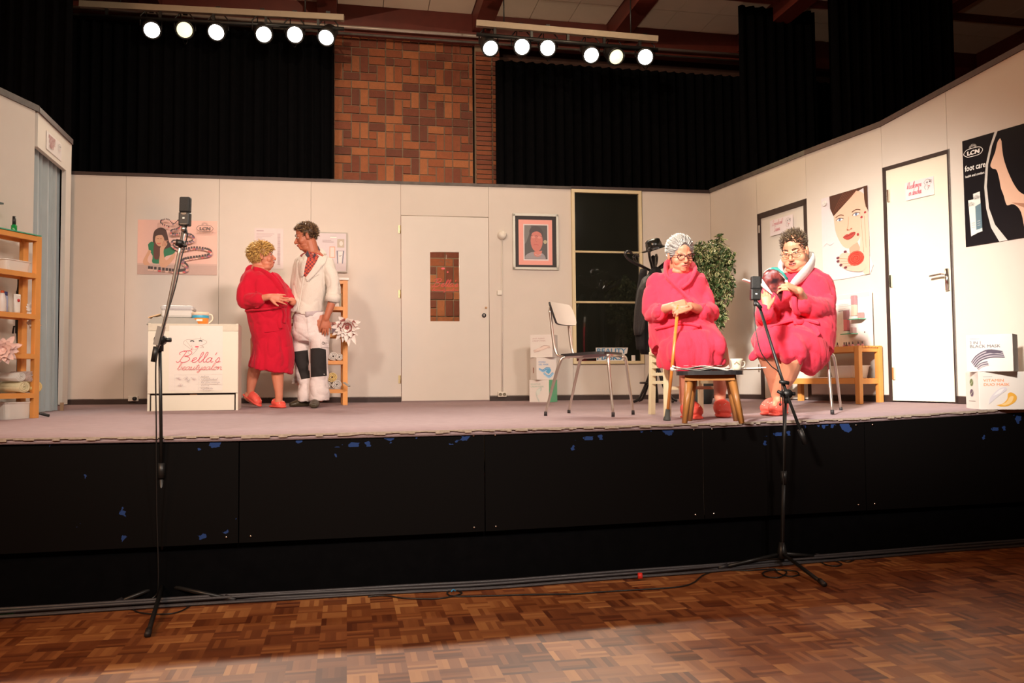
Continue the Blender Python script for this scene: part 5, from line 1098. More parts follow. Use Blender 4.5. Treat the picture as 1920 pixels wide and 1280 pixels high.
# ficus in a dark pot
Pf = at(1313, 746, 7.9); zf_ = zs(Pf.x, Pf.y); f0 = Vector((Pf.x, Pf.y, zf_)); t = thing('potted_ficus', 'variegated weeping fig in a dark pot behind the seated woman', 'plant', f0)
MB().lathe([(.105, 0), (.13, .10), (.145, .22), (.15, .235), (.135, .235), (.12, .2), (0, .2)], mat('dark_slate_pot', (.035, .045, .045), .5, .2), None, f0, 24).build('pot', t)
MB().lathe([(.0, .203), (.125, .205), (.12, .19)], mat('potting_soil', (.03, .02, .012), .95), None, f0, 20).build('soil', t)
top = at(1335, 560, 7.9); mb = MB(); br = []
for k in range(5):
    a = k*1.3; e_ = top+Vector((math.cos(a)*.05, math.sin(a)*.05, .05*k-.1)); mb.tube([f0+Vector((math.cos(a)*.02, math.sin(a)*.02, .2)), f0.lerp(e_, .5)+Vector((math.sin(a)*.03, 0, 0)), e_], [.012, .010, .007], mat('ficus_bark', (.16, .11, .07), .8, .3), 8, sub=4); br.append(e_)
mb2 = MB(); LG, LY, LD = mat('leaf_green', (.05, .10, .025), .45, .3, 20), mat('leaf_cream', (.52, .52, .26), .45, .2, 20), mat('leaf_dark', (.025, .05, .015), .5, .3, 20)
blobs = [(1330, 470, 38, 22), (1318, 505, 34, 26), (1345, 500, 34, 34), (1350, 545, 28, 30), (1325, 545, 30, 26), (1340, 580, 20, 16), (1350, 448, 7, 14), (1352, 585, 10, 20), (1345, 602, 12, 14), (1300, 470, 22, 16), (1366, 480, 12, 20), (1300, 520, 22, 24), (1362, 530, 16, 18)]
tot = sum(b[2]*b[3] for b in blobs)
for (bx, by, rx_, ry_) in blobs:
    for k in range(int(3600*rx_*ry_/tot)):
        while 1:
            x, y, z = [rnd.uniform(-1, 1) for _ in range(3)]
            if x*x+y*y+z*z < 1: break
        P = at(bx+x*rx_, by+y*ry_, 7.9+z*.16*(rx_/30)); L_ = rnd.uniform(.04, .065); d_ = Vector((rnd.uniform(-1, 1), rnd.uniform(-1, 1), rnd.uniform(-1.4, .1))).normalized(); s2 = d_.cross(Vector((rnd.uniform(-1, 1), rnd.uniform(-1, 1), 1))).normalized(); nn = d_.cross(s2); w_ = L_*.24
        c1, c2 = (LY, LG) if rnd.random() < .45 else ((LG, LD) if rnd.random() < .6 else (LD, LG))
        vs = [P, P+d_*L_*.45+s2*w_, P+d_*L_, P+d_*L_*.45-s2*w_, P+d_*L_*.1+nn*.002, P+d_*L_*.48+s2*w_*.5+nn*.001, P+d_*L_*.85+nn*.001, P+d_*L_*.48-s2*w_*.5+nn*.001]
        mb2.add(vs, [(0, 1, 5, 4), (1, 2, 6, 5), (2, 3, 7, 6), (3, 0, 4, 7)], c1, True); mb2.add(vs[4:], [(0, 1, 2, 3)], c2, True)
    mb.tube([br[0], br[2].lerp(at(bx, by, 7.9), .5), at(bx, by, 7.9)], [.006, .005, .003], mat('ficus_bark', (.16, .11, .07)), 6, sub=4)
mb.build('trunk', t); mb2.build('foliage', t)

# ================================================================== microphones and cables
M_mic = mat('matt_black_mic', (.007, .007, .007), .6, .3, 80, .3, bscale=300)
def mic(P, up_, fr, label, h=.155, w=.056, group='stage microphones'):
    up_ = Vector(up_).normalized(); fr = Vector(fr); fr = (fr-up_*fr.dot(up_)).normalized(); sx = up_.cross(fr); M = Matrix((sx, -fr, up_)).transposed()
    t = thing('stage_microphone', label, 'microphone', P, group)
    MB().box(P+up_*(h*.73), (w, w*.66, h*.54), M_mic, M, .008).build('grille', t)
    MB().box(P+up_*(h*.235), (w*1.02, w*.7, h*.46), mat('satin_black_body', (.010, .010, .010), .45, .1), M, .006).build('microphone_body', t)
    mb = MB(); c_ = P+up_*h*.44+fr*(w*.355); vs = [c_+sx*(.015*math.cos(a))+up_*(.011*math.sin(a)) for a in [PI+k*PI/8 for k in range(9)]]
    mb.prism(vs, fr*.001, M_chrome); mb.box(P+up_*h*.055+fr*(w*.36), (w*.6, .002, .005), M_chrome, M); mb.box(P+up_*h*.26+fr*(w*.36), (w*.2, .002, .008), M_paper, M); mb.build('marking', t)
    MB().lathe([(.011, 0), (.011, -.03), (.008, -.035)], M_black, M, P, 14).build('mount', t)
    return t
def mstand(label, base, zr, hub_z, legs, pole_top, clamp, boomA, boomB, group='microphone stands'):
    t = thing('microphone_stand', label, 'microphone stand', base, group)
    bz = Vector((base.x, base.y, hub_z))
    MB().tube([bz-Vector((0, 0, .04)), bz, bz+Vector((0, 0, .06))], [.03, .03, .016], M_black, 14).build('hub', t)
    for L_ in legs:
        MB().tube([bz-Vector((0, 0, .01)), L_+Vector((0, 0, .012))], .011, M_black, 10).build('leg', t)
        d_ = (L_-bz).normalized(); MB().tube([L_+Vector((0, 0, .013))-d_*.05, L_+Vector((0, 0, .013))+d_*.01], .015, M_edge, 10).build('rubber_foot', t)
    mid = bz.lerp(pole_top, .48); MB().tube([bz, mid], .0125, M_black, 12).build('lower_tube', t)
    MB().tube([mid-Vector((0, 0, .03)), mid+Vector((0, 0, .05))], .019, M_black, 12).build('height_clutch', t)
    MB().tube([mid, pole_top], .009, M_black, 12).build('upper_tube', t)
    MB().tube([clamp-Vector((0, .03, 0)), clamp+Vector((0, .03, 0))], .028, M_black, 14).tube([clamp-Vector((0, 0, .06)), clamp], .016, M_black, 10).build('swivel_clamp', t)
    MB().tube([clamp+X_*.02, clamp+X_*.055], .012, M_black, 10).build('wing_knob', t)
    return t
# left stand (in the hall, in front of the stage)
pb = onz(305, 1122, 0); dL = 4.40
pt_ = lambda px, py: at(px, py, dL)
legs = [onz(277, 1194, 0), onz(438, 1128, 0), onz(212, 1137, 0)]
top = at(300, 655, 4.36); t = mstand('tall microphone stand in front of the stage at the left, boom rising to the right', pb, 0, .085, legs, top, at(301, 637, 4.36), None, None)
MB().tube([at(290, 668, 4.33), at(312, 590, 4.34), at(344, 433, 4.37)], .0095, M_tube, 12, sub=3).build('boom', t)
MB().tube([at(288, 678, 4.33), at(293, 650, 4.33)], .015, M_black, 12).build('counterweight', t); MB().bar(at(294.5, 647, 4.33), at(303, 612, 4.335), .034, .03, mat('grey_clamp', (.30, .28, .26), .4, metal=.5)).build('boom_clamp', t)
MB().tube([at(336, 462, 4.36), at(339, 450, 4.36)], .022, M_black, 12).build('joint', t); MB().tube([at(340, 457, 4.34), at(350, 462, 4.34)], .006, M_black, 8).build('wing_knob', t)
MB().tube([at(344, 434, 4.37), at(345.5, 425, 4.37)], .014, M_tube, 12).build('microphone_clip', t)
mic(at(346.5, 424, 4.37), (.02, 0, 1), -FW, 'black box shaped microphone on the left stand, in front of the nail poster')
MB().tube([at(348, 425, 4.36), at(351, 440, 4.36), at(348, 455, 4.36), at(341, 480, 4.35), at(328, 540, 4.33), at(310, 600, 4.31), at(295, 660, 4.30), at(292, 700, 4.30), at(293, 800, 4.32), at(294, 950, 4.36), at(297, 1085, 4.38), onz(290, 1118, .03), onz(250, 1135, .008), onz(262, 1148, .006), onz(320, 1150, .006), onz(352, 1138, .006), onz(345, 1127, .006)], .0035, M_black, 8, sub=6).build('microphone_cable', None, label='thin black cable running down the left microphone stand to a loop on the floor', cat='cable')
# right stand
pb = onz(1467, 1060, 0); dR = proj(pb)[2]; legs = [onz(1350, 1068, 0), onz(1545, 1099, 0), onz(1540, 1047, 0)]
t = mstand('microphone stand before the stage at the right, boom leaning left towards the reader', pb, 0, .085, legs, at(1473, 750, dR), at(1474, 738, dR-.01), None, None)
MB().tube([at(1508, 826, dR-.05), at(1474, 735, dR-.03), at(1424, 575, dR+.02)], .0095, M_black, 12).build('boom', t); MB().tube([at(1500, 805, dR-.05), at(1510, 832, dR-.05)], .016, M_black, 12).build('counterweight', t)
MB().tube([at(1462, 715, dR-.06), at(1479, 718, dR-.06)], .012, M_black, 10).build('wing_knob', t); MB().tube([at(1458, 733, dR-.05), at(1470, 740, dR-.05)], .010, M_black, 8).tube([at(1463, 735, dR-.05), at(1463, 757, dR-.05)], .003, M_black, 6).build('clamp_lever', t); MB().ell(at(1463, 758, dR-.05), (.009,)*3, M_black, None, 8).build('lever_knob', t)
MB().tube([at(1417, 566, dR), at(1427, 578, dR)], .013, M_black, 12).build('microphone_clip', t)
mic(at(1416, 563, dR), (.05, 0, 1), -FW, 'black box shaped microphone on the right stand, beside the open magazine', .150, .060)
MB().tube([at(1415, 565, dR), at(1414, 585, dR), at(1415, 598, dR), at(1418, 625, dR-.03), at(1427, 660, dR-.05), at(1445, 685, dR-.05), at(1462, 703, dR-.05), at(1468, 760, dR-.05), at(1469, 900, dR-.03), onz(1466, 1048, .05)], .0035, M_black, 8, sub=6).build('microphone_cable', None, label='thin black cable hanging from the right microphone along its stand', cat='cable')
# third stand folded behind the left rack
pb = at(33, 770, 6.14); pb.z = zs(pb.x, pb.y); q = lambda px, py: at(px, py, 6.14)
t = thing('microphone_stand', 'folded black microphone stand standing behind the left shelf rack', 'microphone stand', pb, 'microphone stands')
MB().tube([pb+Vector((0, 0, .08)), q(36, 590)], .012, M_black, 10).build('lower_tube', t); MB().tube([q(37, 700), q(33, 600)], .014, M_black, 10).tube([q(33, 545), q(31, 625)], .011, M_black, 10).build('boom', t); MB().tube([q(33, 500), q(36, 530), q(35, 548)], [.006, .012, .016], M_black, 10, sub=3).build('microphone_clip', t)
MB().tube([q(24, 625), q(26, 612), q(40, 612)], .007, M_black, 8).build('clamp_lever', t); MB().tube([q(36, 745), q(36, 762)], [.018, .03], M_black, 12).build('hub', t)
for (a, b) in ((92, 779), (8, 775), (50, 768)):
    e = at(a, b, 6.06 if a < 90 else 6.15); e.z = zs(e.x, e.y)+.012; MB().tube([pb+Vector((0, 0, .07)), e], .011, M_black, 8).build('leg', t)
# cables along the foot of the stage
M_cab = mat('grey_black_cable', (.05, .047, .052), .45, .2, 20)
for k in range(7):
    pts = []; X = -3.5; ph = rnd.uniform(0, 6); off = .012+.016*k
    while X < 5.5: pts.append(Vector((X, yfront(X)+.02-off*1.1+.008*math.sin(X*2.1+ph)+.005*math.sin(X*5+ph), .009+.016*(k % 3 == 1)))); X += .22
    MB().tube(pts, .0085 if k < 5 else .006, M_cab, 8, sub=3).build('floor_cable', None, label=['black cable nearest the stage boards', 'raised black cable second from the stage boards', 'black cable third from the stage boards', 'black cable fourth from the stage boards', 'raised black cable third from the outside', 'thinner black cable next to the outermost', 'outermost thin black cable on the parquet'][k]+' in the floor bundle', cat='cable', group='cables along the foot of the stage')
def loopc(pts, label, r=.004, m=M_black): MB().tube([onz(a, b, .006) for a, b in pts], r, m, 8, sub=6).build('floor_cable', None, label=label, cat='cable')
loopc([(690, 1118), (720, 1116), (760, 1121), (815, 1122), (850, 1117), (866, 1111), (850, 1106), (838, 1111), (850, 1117), (900, 1117), (1000, 1114), (1075, 1113), (1130, 1109), (1200, 1105), (1270, 1100), (1300, 1092), (1318, 1078), (1345, 1068)], 'thin black cable wandering over the parquet between the two stands')
loopc([(1345, 1068), (1400, 1069), (1450, 1066), (1475, 1072), (1460, 1082), (1435, 1080), (1432, 1072), (1455, 1068), (1490, 1070), (1497, 1077), (1480, 1080), (1460, 1074), (1452, 1066)], 'small cable coil on the parquet at the right microphone stand')
loopc([(1500, 1052), (1530, 1045), (1560, 1050), (1578, 1057), (1565, 1061), (1543, 1056), (1540, 1046), (1575, 1044), (1600, 1048), (1590, 1053), (1575, 1050)], 'loose cable coil right of the right microphone stand')
mb = MB(); P = onz(850, 1109, .012); mb.tube([P+Vector((-.012, 0, 0)), P+Vector((0, 0, .012)), P+Vector((.012, .01, 0))], .004, mat('blue_tie', (.03, .25, .5), .5), 6, sub=3); mb.build('cable_tie', None, label='small blue tie around the thin floor cable', cat='tie')
P = onz(1200, 1079, .03); mb = MB(); mb.tube([P-X_*.012, P+X_*.012], .018, mat('red_tape', (.7, .03, .02), .5), 12); mb.build('red_tape_band', None, label='small red band on the cables at the foot of the stage', cat='tape')
P = onz(14, 1148, .012); mb = MB(); mb.box(P, (.09, .03, .014), mat('green_tape', (.02, .35, .08), .4), rotm(.2)); mb.build('green_connector', None, label='green connector lying on the cables at the left edge', cat='connector')
# small scraps
for k, (a, b, c, lab) in enumerate(((126, 768, (.4, .25, .14), 'small brown wooden peg standing at the doorway curtain'), )):
    P = at(116, 762, 7.1); P.z = zs(P.x, P.y); MB().box(P+Vector((0, 0, .035)), (.025, .02, .07), ink(c)).build('wooden_peg', None, label=lab, cat='peg')
# ================================================================== people
M_skin = mat('skin', (.60, .255, .15), .5, .06, 25, .12, sss=.08, bscale=120)
M_skinp = mat('flushed_skin', (.56, .21, .125), .5, .08, 25, .12, sss=.08, bscale=120)
M_robe = mat('red_fleece_robe', (.52, .010, .032), .9, .10, 14, .5, sheen=.12, spec=.15, bscale=260)
M_robel = mat('coral_fleece_robe', (.74, .042, .085), .9, .10, 14, .5, sheen=.12, spec=.15, bscale=260)
M_slip = mat('coral_slipper', (.80, .10, .07), .6, .10, 40, .3); M_dots = mat('slipper_dots', (.85, .55, .45), .6)
M_eyew = mat('eye_white', (.75, .70, .65), .3, .02); M_iris = mat('dark_iris', (.03, .02, .015), .2)
M_lip = mat('lip', (.50, .10, .08), .45, .05)
def V(*a): return Vector(a)
def remesh(mb, vox, smooth=2, mats=None, keep=None):
    me = bpy.data.meshes.new('tmp'); me.from_pydata(mb.v, [], mb.f)
    bm = bmesh.new(); bm.from_mesh(me); bmesh.ops.recalc_face_normals(bm, faces=bm.faces[:]); bm.to_mesh(me); bm.free()
    o = bpy.data.objects.new('tmp', me); COL.objects.link(o)
    r = o.modifiers.new('r', 'REMESH'); r.mode = 'VOXEL'; r.voxel_size = vox
    if smooth: s = o.modifiers.new('s', 'SMOOTH'); s.factor = .5; s.iterations = smooth
    dg = bpy.context.evaluated_depsgraph_get(); m2 = bpy.data.meshes.new_from_object(o.evaluated_get(dg)); bpy.data.objects.remove(o); bpy.data.meshes.remove(me)
    vs = [v.co.copy() for v in m2.vertices]; nr = [v.normal.copy() for v in m2.vertices]; fs = [tuple(p.vertices) for p in m2.polygons]; bpy.data.meshes.remove(m2)
    return vs, nr, fs
def bvh(vs, fs): return BVHTree.FromPolygons(vs, fs)
def ridge(x): return 1-abs(2*(x-math.floor(x))-1)
def limb(mb, pts, rs, m=M_skin, sub=3, flat=None):
    mb.tube(pts, rs, m, 14, flat=flat, sub=sub)
    for p, r in ((pts[0], rs[0]), (pts[-1], rs[-1])): r = r if isinstance(r, (int, float)) else min(r); mb.ell(p, r*.98, m, None, 12)
def headM(c, face, roll=0, k=1.0):
    f = Vector(face).normalized(); s = f.cross(Vector((0, 0, 1))).normalized(); u = s.cross(f); M = Matrix((s, f, u)).transposed() @ Matrix.Rotation(roll, 3, 'Y')
    return M*k, Vector(c)
def head(mb, H, m=M_skin, fat=0.):
    M, c = H; k = M.col[0].length; q = lambda *a: M @ Vector(a)+c
    Rn = M*(1/k)
    def E(p, r): mb.ell(q(*p), tuple(x*k for x in r), m, Rn, 18)
    E((0, -.012, .035), (.076, .096, .082)); E((0, .022, -.02), (.064+fat*.3, .068, .085)); E((0, .030, -.075), (.050+fat, .052+fat*.5, .036+fat*.3)); E((0, .070, -.098), (.022+fat*.4, .018, .017))
    for s in (-1, 1):
        E((s*(.037+fat*.5), .055, -.038), (.026+fat*.3, .024, .030)); E((s*.079, -.006, -.012), (.008, .018, .031)); E((s*.083, -.004, -.004), (.006, .014, .018)); E((s*.011, .100, -.043), (.008, .009, .007)); E((s*.034, .070, .016), (.020, .012, .008))
        E((s*.031, .080, .0065), (.014, .006, .004))
    mb.tube([q(0, .084, .006), q(0, .098, -.018), q(0, .113, -.038)], [.0085*k, .0095*k, .012*k], m, 10); E((0, .110, -.040), (.012, .010, .009))
    E((0, .083, -.066), (.026, .013, .014)); E((0, .084, -.083), (.020, .010, .010))
    if fat: E((0, .02, -.112), (.055+fat, .050, .030))
def face_bits(mb, H, brow, lipm=M_lip, closed=False, mouth=0.):
    M, c = H; k = M.col[0].length; q = lambda *a: M @ Vector(a)+c; Rn = M*(1/k)
    for s in (-1, 1):
        mb.ell(q(s*.031, .0735, -.003), tuple(x*k for x in (.0105, .0095, .0052 if not closed else .003)), M_eyew, Rn, 12)
        mb.ell(q(s*.031, .0820, -.004), tuple(x*k for x in (.0045, .002, .0045 if not closed else .0025)), M_iris, Rn, 10)
        mb.tube([q(s*.014, .084, .002), q(s*.031, .084, .0035), q(s*.047, .075, .000)], .0018*k, M_iris, 6, sub=2)
        if brow: mb.tube([q(s*.013, .092, .022), q(s*.032, .090, .029), q(s*.053, .074, .022)], [.0030*k, .0036*k, .0018*k], brow, 6, sub=3)
    mb.tube([q(-.023, .092, -.066+mouth*0), q(-.008, .099, -.062), q(0, .0985, -.064), q(.008, .099, -.062), q(.023, .092, -.066)], [.002*k, .0045*k, .004*k, .0045*k, .002*k], lipm, 8, sub=3)
    mb.tube([q(-.021, .091, -.069-mouth), q(0, .097, -.0725-mouth), q(.021, .091, -.069-mouth)], [.002*k, .0052*k, .002*k], lipm, 8, sub=3)
    mb.tube([q(-.021, .0925, -.0675-mouth*.5), q(0, .0965, -.068-mouth*.5), q(.021, .0925, -.0675-mouth*.5)], [.001*k, (.0012+mouth*.4)*k, .001*k], M_iris, 6)
    for s in (-1, 1): mb.ell(q(s*.0065, .1085, -.0485), (.003*k,)*3, M_iris, None, 6)
def hand(mb, W, D, Nn, side, curl=(18, 22, 16), k=1.0, m=M_skin, thumb=(.75, .65, -.25), spread=.06, tcurl=.3):
    D = Vector(D).normalized(); Nn = Vector(Nn); Nn = (Nn-D*Nn.dot(D)).normalized(); T = D.cross(Nn)*side
    mb.tube([W-D*.01*k, W+D*.03*k, W+D*.065*k, W+D*.09*k], [(.026*k, .019*k), (.034*k, .016*k), (.040*k, .0145*k), (.038*k, .011*k)], m, 14, flat=T)
    LN = [.92, 1.0, .94, .74]
    for i in range(4):
        p = W+D*(.086-(.006 if i in (0, 3) else 0)-(.006 if i == 3 else 0))*k+T*(.030-.0205*i)*k; d = (D+T*(spread*(1.5-i))).normalized(); n = Nn.copy(); P = [p-d*.015*k, p]; R = [.0085*k, .0088*k]
        ax = T.copy(); c = curl if not isinstance(curl[0], (tuple, list)) else curl[i]
        for j, L in enumerate((.042, .026, .021)):
            rot = Matrix.Rotation(-math.radians(c[j])*side, 3, ax); d = rot @ d; p = p+d*L*LN[i]*k; P.append(p); R.append((.0083, .0076, .0064)[j]*k)
        mb.tube(P, R, m, 10); mb.ell(P[-1], R[-1], m, None, 8)
    p = W+D*.022*k+T*.024*k; d = (T*thumb[0]+D*thumb[1]+Nn*thumb[2]).normalized(); P = [p-d*.012*k, p+d*.036*k]; d2 = (d+D*tcurl-Nn*.15).normalized(); P.append(P[-1]+d2*.03*k); P.append(P[-1]+(d2-T*.2).normalized()*.018*k)
    mb.tube(P, [.014*k, .0125*k, .010*k, .008*k], m, 10); mb.ell(P[-1], .008*k, m, None, 8)
def nailed(*a): pass
def hairdo(name, par, H, mcap, mtufts, n, L, comb, stand=.5, line=lambda x, y: .75*y+.002, rad=(.080, .100, .088), wild=.35, cap=True, thick=.0045, label=None, extra=None):
    M, c = H; k = M.col[0].length; mb = MB(); C0 = Vector((0, -.012, .035)); q = lambda v: M @ v+c
    if cap:
        vs = []; fs = []; NU, NV = 40, 22; idx = {}
        for i in range(NV+1):
            p = PI*i/NV*.80
            for j in range(NU):
                a = 2*PI*j/NU; v = C0+Vector((rad[0]*math.sin(p)*math.cos(a), rad[1]*math.sin(p)*math.sin(a), rad[2]*math.cos(p)))*(1+.025*noise.noise(Vector((math.cos(a)*3, math.sin(a)*3, p*4))))
                zl = line(v.x, v.y); 
                if v.z < zl: v = C0+(v-C0)*.90; v.z = max(v.z, zl-.02)
                vs.append(q(v))
        for i in range(NV):
            for j in range(NU): fs.append((i*NU+j, i*NU+(j+1) % NU, (i+1)*NU+(j+1) % NU, (i+1)*NU+j))
        fs.append(tuple(range(NU-1, -1, -1))); mb.add(vs, fs, mcap, True)
    cnt = 0
    while cnt < n:
        v = Vector((rnd.gauss(0, 1), rnd.gauss(0, 1), rnd.gauss(0, 1))).normalized(); p = C0+Vector((v.x*rad[0], v.y*rad[1], v.z*rad[2]))
        if p.z < line(p.x, p.y)+.004: continue
        cnt += 1; topf = .45+max(0, min(1, (p.z-.02)/.08))*1.1 if stand > .7 else 1; nn = Vector((v.x/rad[0], v.y/rad[1], v.z/rad[2])).normalized(); cd_ = comb(p).normalized(); cd_ = cd_-nn*cd_.dot(nn)*(1 if stand < .2 else .4)
        d = (nn*stand+cd_*(1-stand)+Vector((rnd.uniform(-1, 1), rnd.uniform(-1, 1), rnd.uniform(-1, 1)))*wild).normalized(); l = L*topf*rnd.uniform(.6, 1.25)
        mid = p*1.0+d*l*.55+nn*l*.10; end = mid+(d+Vector((0, 0, -.25 if stand > .2 else 0))-nn*(.25 if stand < .2 else 0)+cd_*.3).normalized()*l*.5
        t = d.orthogonal().normalized(); b = d.cross(t); w = thick*rnd.uniform(.7, 1.3)
        vs = []
        for (P, r_) in ((p-nn*.004, w), (mid, w*.75), (end, w*.12)):
            for a in (0, 2.1, 4.2): vs.append(q(P+t*r_*math.cos(a)+b*r_*math.sin(a)))
        mb.add(vs, [(0, 1, 4, 3), (1, 2, 5, 4), (2, 0, 3, 5), (3, 4, 7, 6), (4, 5, 8, 7), (5, 3, 6, 8), (6, 7, 8)], rnd.choice(mtufts), True)
    if extra: extra(mb, q, k)
    return mb.build(name, par, label=label)
def glasses(par, H, m, w=.024, h=.015, r=.0016, z=-.004):
    M, c = H; k = M.col[0].length; q = lambda *a: M @ Vector(a)+c; mb = MB()
    for s in (-1, 1):
        L = [(s*(.033+w*math.copysign(abs(math.cos(a))**.7, math.cos(a))), .103-.010*abs(.033+w*math.cos(a)*1)/.05, z+h*math.copysign(abs(math.sin(a))**.8, math.sin(a))) for a in [2*PI*i/18 for i in range(18)]]
        mb.tube([q(*p) for p in L], r*k, m, 6, closed=True)
        mb.tube([q(s*(.033+w), .093, z+.006), q(s*.078, .07, z+.006), q(s*.082, .0, z+.004), q(s*.082, -.02, z-.01)], r*k, m, 6)
    mb.tube([q(-.011, .103, z+.003), q(0, .108, z+.007), q(.011, .103, z+.003)], r*k*1.2, m, 6); mb.build('frame', par)
def cast(T, px, py, lift=.004):
    v = ray(px, py).normalized(); h = T.ray_cast(CAM, v)
    if h[0] is None: return None
    return h[0]-v*lift
def crease(p, a=.016, s=6.): return -a*(1-min(1, abs(noise.noise(p*s))*2.6))**3+a*.25-a*.5*(1-min(1, abs(noise.noise(p*s*2.1+V(7, 3, 1)))*2.6))**3
def patch(name, par, T, poly, m, lift=.004, th=.004, cuts=5, d=7.0, label=None, step=2.2):
    bm = bmesh.new(); vv = [bm.verts.new((x, y, 0)) for x, y in poly]; f = bm.faces.new(vv); bmesh.ops.triangulate(bm, faces=[f])
    for _ in range(7):
        es = [e for e in bm.edges if e.calc_length() > step*2]
        if not es: break
        bmesh.ops.subdivide_edges(bm, edges=es, cuts=1); bmesh.ops.triangulate(bm, faces=[f for f in bm.faces if len(f.verts) > 3])
    bm.verts.index_update(); P = []; ok = []
    for v in bm.verts:
        p = cast(T, v.co.x, v.co.y, lift); ok.append(p is not None); P.append(p)
    good = [p for p in P if p is not None]
    if not good: bm.free(); return None
    for i, v in enumerate(bm.verts):
        if P[i] is None:
            best = min(((v.co-w.co).length, j) for j, w in enumerate(bm.verts) if ok[j]); d_ = (P[best[1]]-CAM).dot(FW); P[i] = at(v.co.x, v.co.y, d_+.004)
    fs = [tuple(v.index for v in f.verts) for f in bm.faces]; n = len(P); be = [tuple(v.index for v in e.verts) for e in bm.edges if len(e.link_faces) == 1]; bm.free()
    Q = [p+(p-CAM).normalized()*th for p in P]
    mb = MB(); mb.add(P+Q, fs+[tuple(n+i for i in f[::-1]) for f in fs]+[(a, b, b+n, a+n) for a, b in be], m, True); return mb.build(name, par, label=label)
def cloth(mb, vox, smooth, m, name, par, fold, label=None):
    vs, nr, fs = remesh(mb, vox, smooth); vs = [v+n*fold(v, n) for v, n in zip(vs, nr)]
    b = MB(); b.add(vs, fs, m, True); o = b.build(name, par, label=label); return o, bvh(vs, fs)
def torso(mb, rows, m=None, flat=None, n=28, sub=4):
    pts = [at(x, y, d) for x, y, d, rx, ry in rows]; rs = [(rx*d/F_PX, ry) for x, y, d, rx, ry in rows]; mb.tube(pts, rs, m or M_robe, n, flat=flat or X_, sub=sub)
def slipper(par, heel, toe, k=1.0, lift=1., m=M_slip, name='slipper'):
    heel, toe = Vector(heel), Vector(toe); d = (toe-heel); L = d.length; d.normalize(); s = d.cross(Vector((0, 0, 1))).normalized(); u = s.cross(d)
    b = MB(); b.tube([heel+d*.01+u*.012, heel+d*L*.3+u*.012, heel+d*L*.7+u*.012, toe-d*.015+u*.012], [(.034*k, .012), (.036*k, .012), (.050*k, .013), (.036*k, .011)], m, 16, flat=s, sub=4)
    b.ell(heel+d*.015+u*.012, (.034*k, .03*k, .012), m, Matrix((s, d, u)).transposed(), 14); b.ell(toe-d*.02+u*.012, (.040*k, .03*k, .012), m, Matrix((s, d, u)).transposed(), 14)
    b.tube([heel+d*L*(.30 if lift == 1 else .14)+u*.045*lift, heel+d*L*.55+u*.046*lift, heel+d*L*.78+u*.034*lift, toe-d*.018+u*.022*lift], [(.042*k, .044*lift), (.050*k, .040*lift), (.050*k, .030*lift), (.030*k, .016*lift)], m, 18, flat=s, sub=4)
    vs, nr, fs = remesh(b, .006, 2); q = MB(); q.add(vs, fs, m, True); o = q.build(name, par)
    T = bvh(vs, fs); q = MB()
    for i in range(9):
        P = heel+d*L*rnd.uniform(.4, .95)+s*rnd.uniform(-.04, .04)+u*.1; h = T.ray_cast(P, -u)
        if h[0]: q.ell(h[0], (.0065, .0065, .003), M_dots, None, 6)
    if q.v: q.build('dots', o)
    return o

# ---------------- woman in the red robe, standing in profile
d0 = 7.60; s0 = d0/F_PX; A = lambda x, y, dd=0.: at(x, y, d0+dd)
base = A(497, 764); t = thing('person', 'blonde woman in a long red robe standing beside the man in white', 'person', V(base.x, base.y, zs(base.x, base.y)))
H = headM(A(492, 480), X_*1.0+Y_*.25+V(0, 0, .12), 0, 1.0)
b = MB(); head(b, H, fat=.010); limb(b, [A(486, 492), A(485, 512)], [.058, .064]); limb(b, [A(485, 512), A(492, 545), A(502, 600)], [.10, .14, .14], sub=2)
limb(b, [A(468, 525, -.12), A(458, 562, -.16), A(484, 561, -.24)], [.045, .042, .036]); limb(b, [A(482, 562, -.24), A(500, 557, -.27), A(506, 556, -.27)], [.036, .029, .026])
hand(b, A(505, 556, -.27), X_*1.0+V(0, 0, -.16)+Y_*.12, -Y_+V(0, 0, .15), 1, (10, 14, 12), 1.0, thumb=(.7, .8, .1), spread=.10)
limb(b, [A(520, 530, .14), A(536, 556, .10), A(549, 566, -.05)], [.045, .04, .034]); hand(b, A(549, 563, -.06), -X_*.9+V(0, 0, .2)-Y_*.5, V(0, 0, 1)+X_*.3-Y_*.4, 1, (35, 45, 30), .9)
for (K, An, He, To, dd) in (((482, 675), (470, 735), (460, 740), (482, 760), .02), ((520, 675), (523, 742), (520, 752), (522, 760), -.06)):
    limb(b, [A(K[0]+2, 635, dd*.5), A(K[0], K[1], dd), A((K[0]+An[0])/2-1, (K[1]+An[1])/2-4, dd+.01), A(An[0], An[1]-6, dd), A(An[0], An[1]+4, dd)], [.07, .062, .055, .036, .034])
    limb(b, [A(An[0], An[1]+4, dd), A(He[0]+2, He[1]+3, dd), A(To[0]-3, To[1]-5, dd)], [.034, .032, .026])
vs, nr, fs = remesh(b, .0048, 2); b = MB(); b.add(vs, fs, M_skinp, True); M_blond = mat('blonde_hair', (.62, .40, .12), .45, .3, 60); M_blonb = mat('dark_blonde_hair', (.30, .16, .045), .5, .3, 60)
face_bits(b, H, M_blonb); b.build('body', t)
hairdo('hair', t, H, M_blonb, [M_blond, M_blond, M_blonb], 1500, .030, lambda p: Vector((0, -.3 if p.y < .02 else .5, -.4)), .55, lambda x, y: .62*y-.030 if y < .03 else .0+.9*(y-.03), (.084, .106, .094), .55, thick=.005)
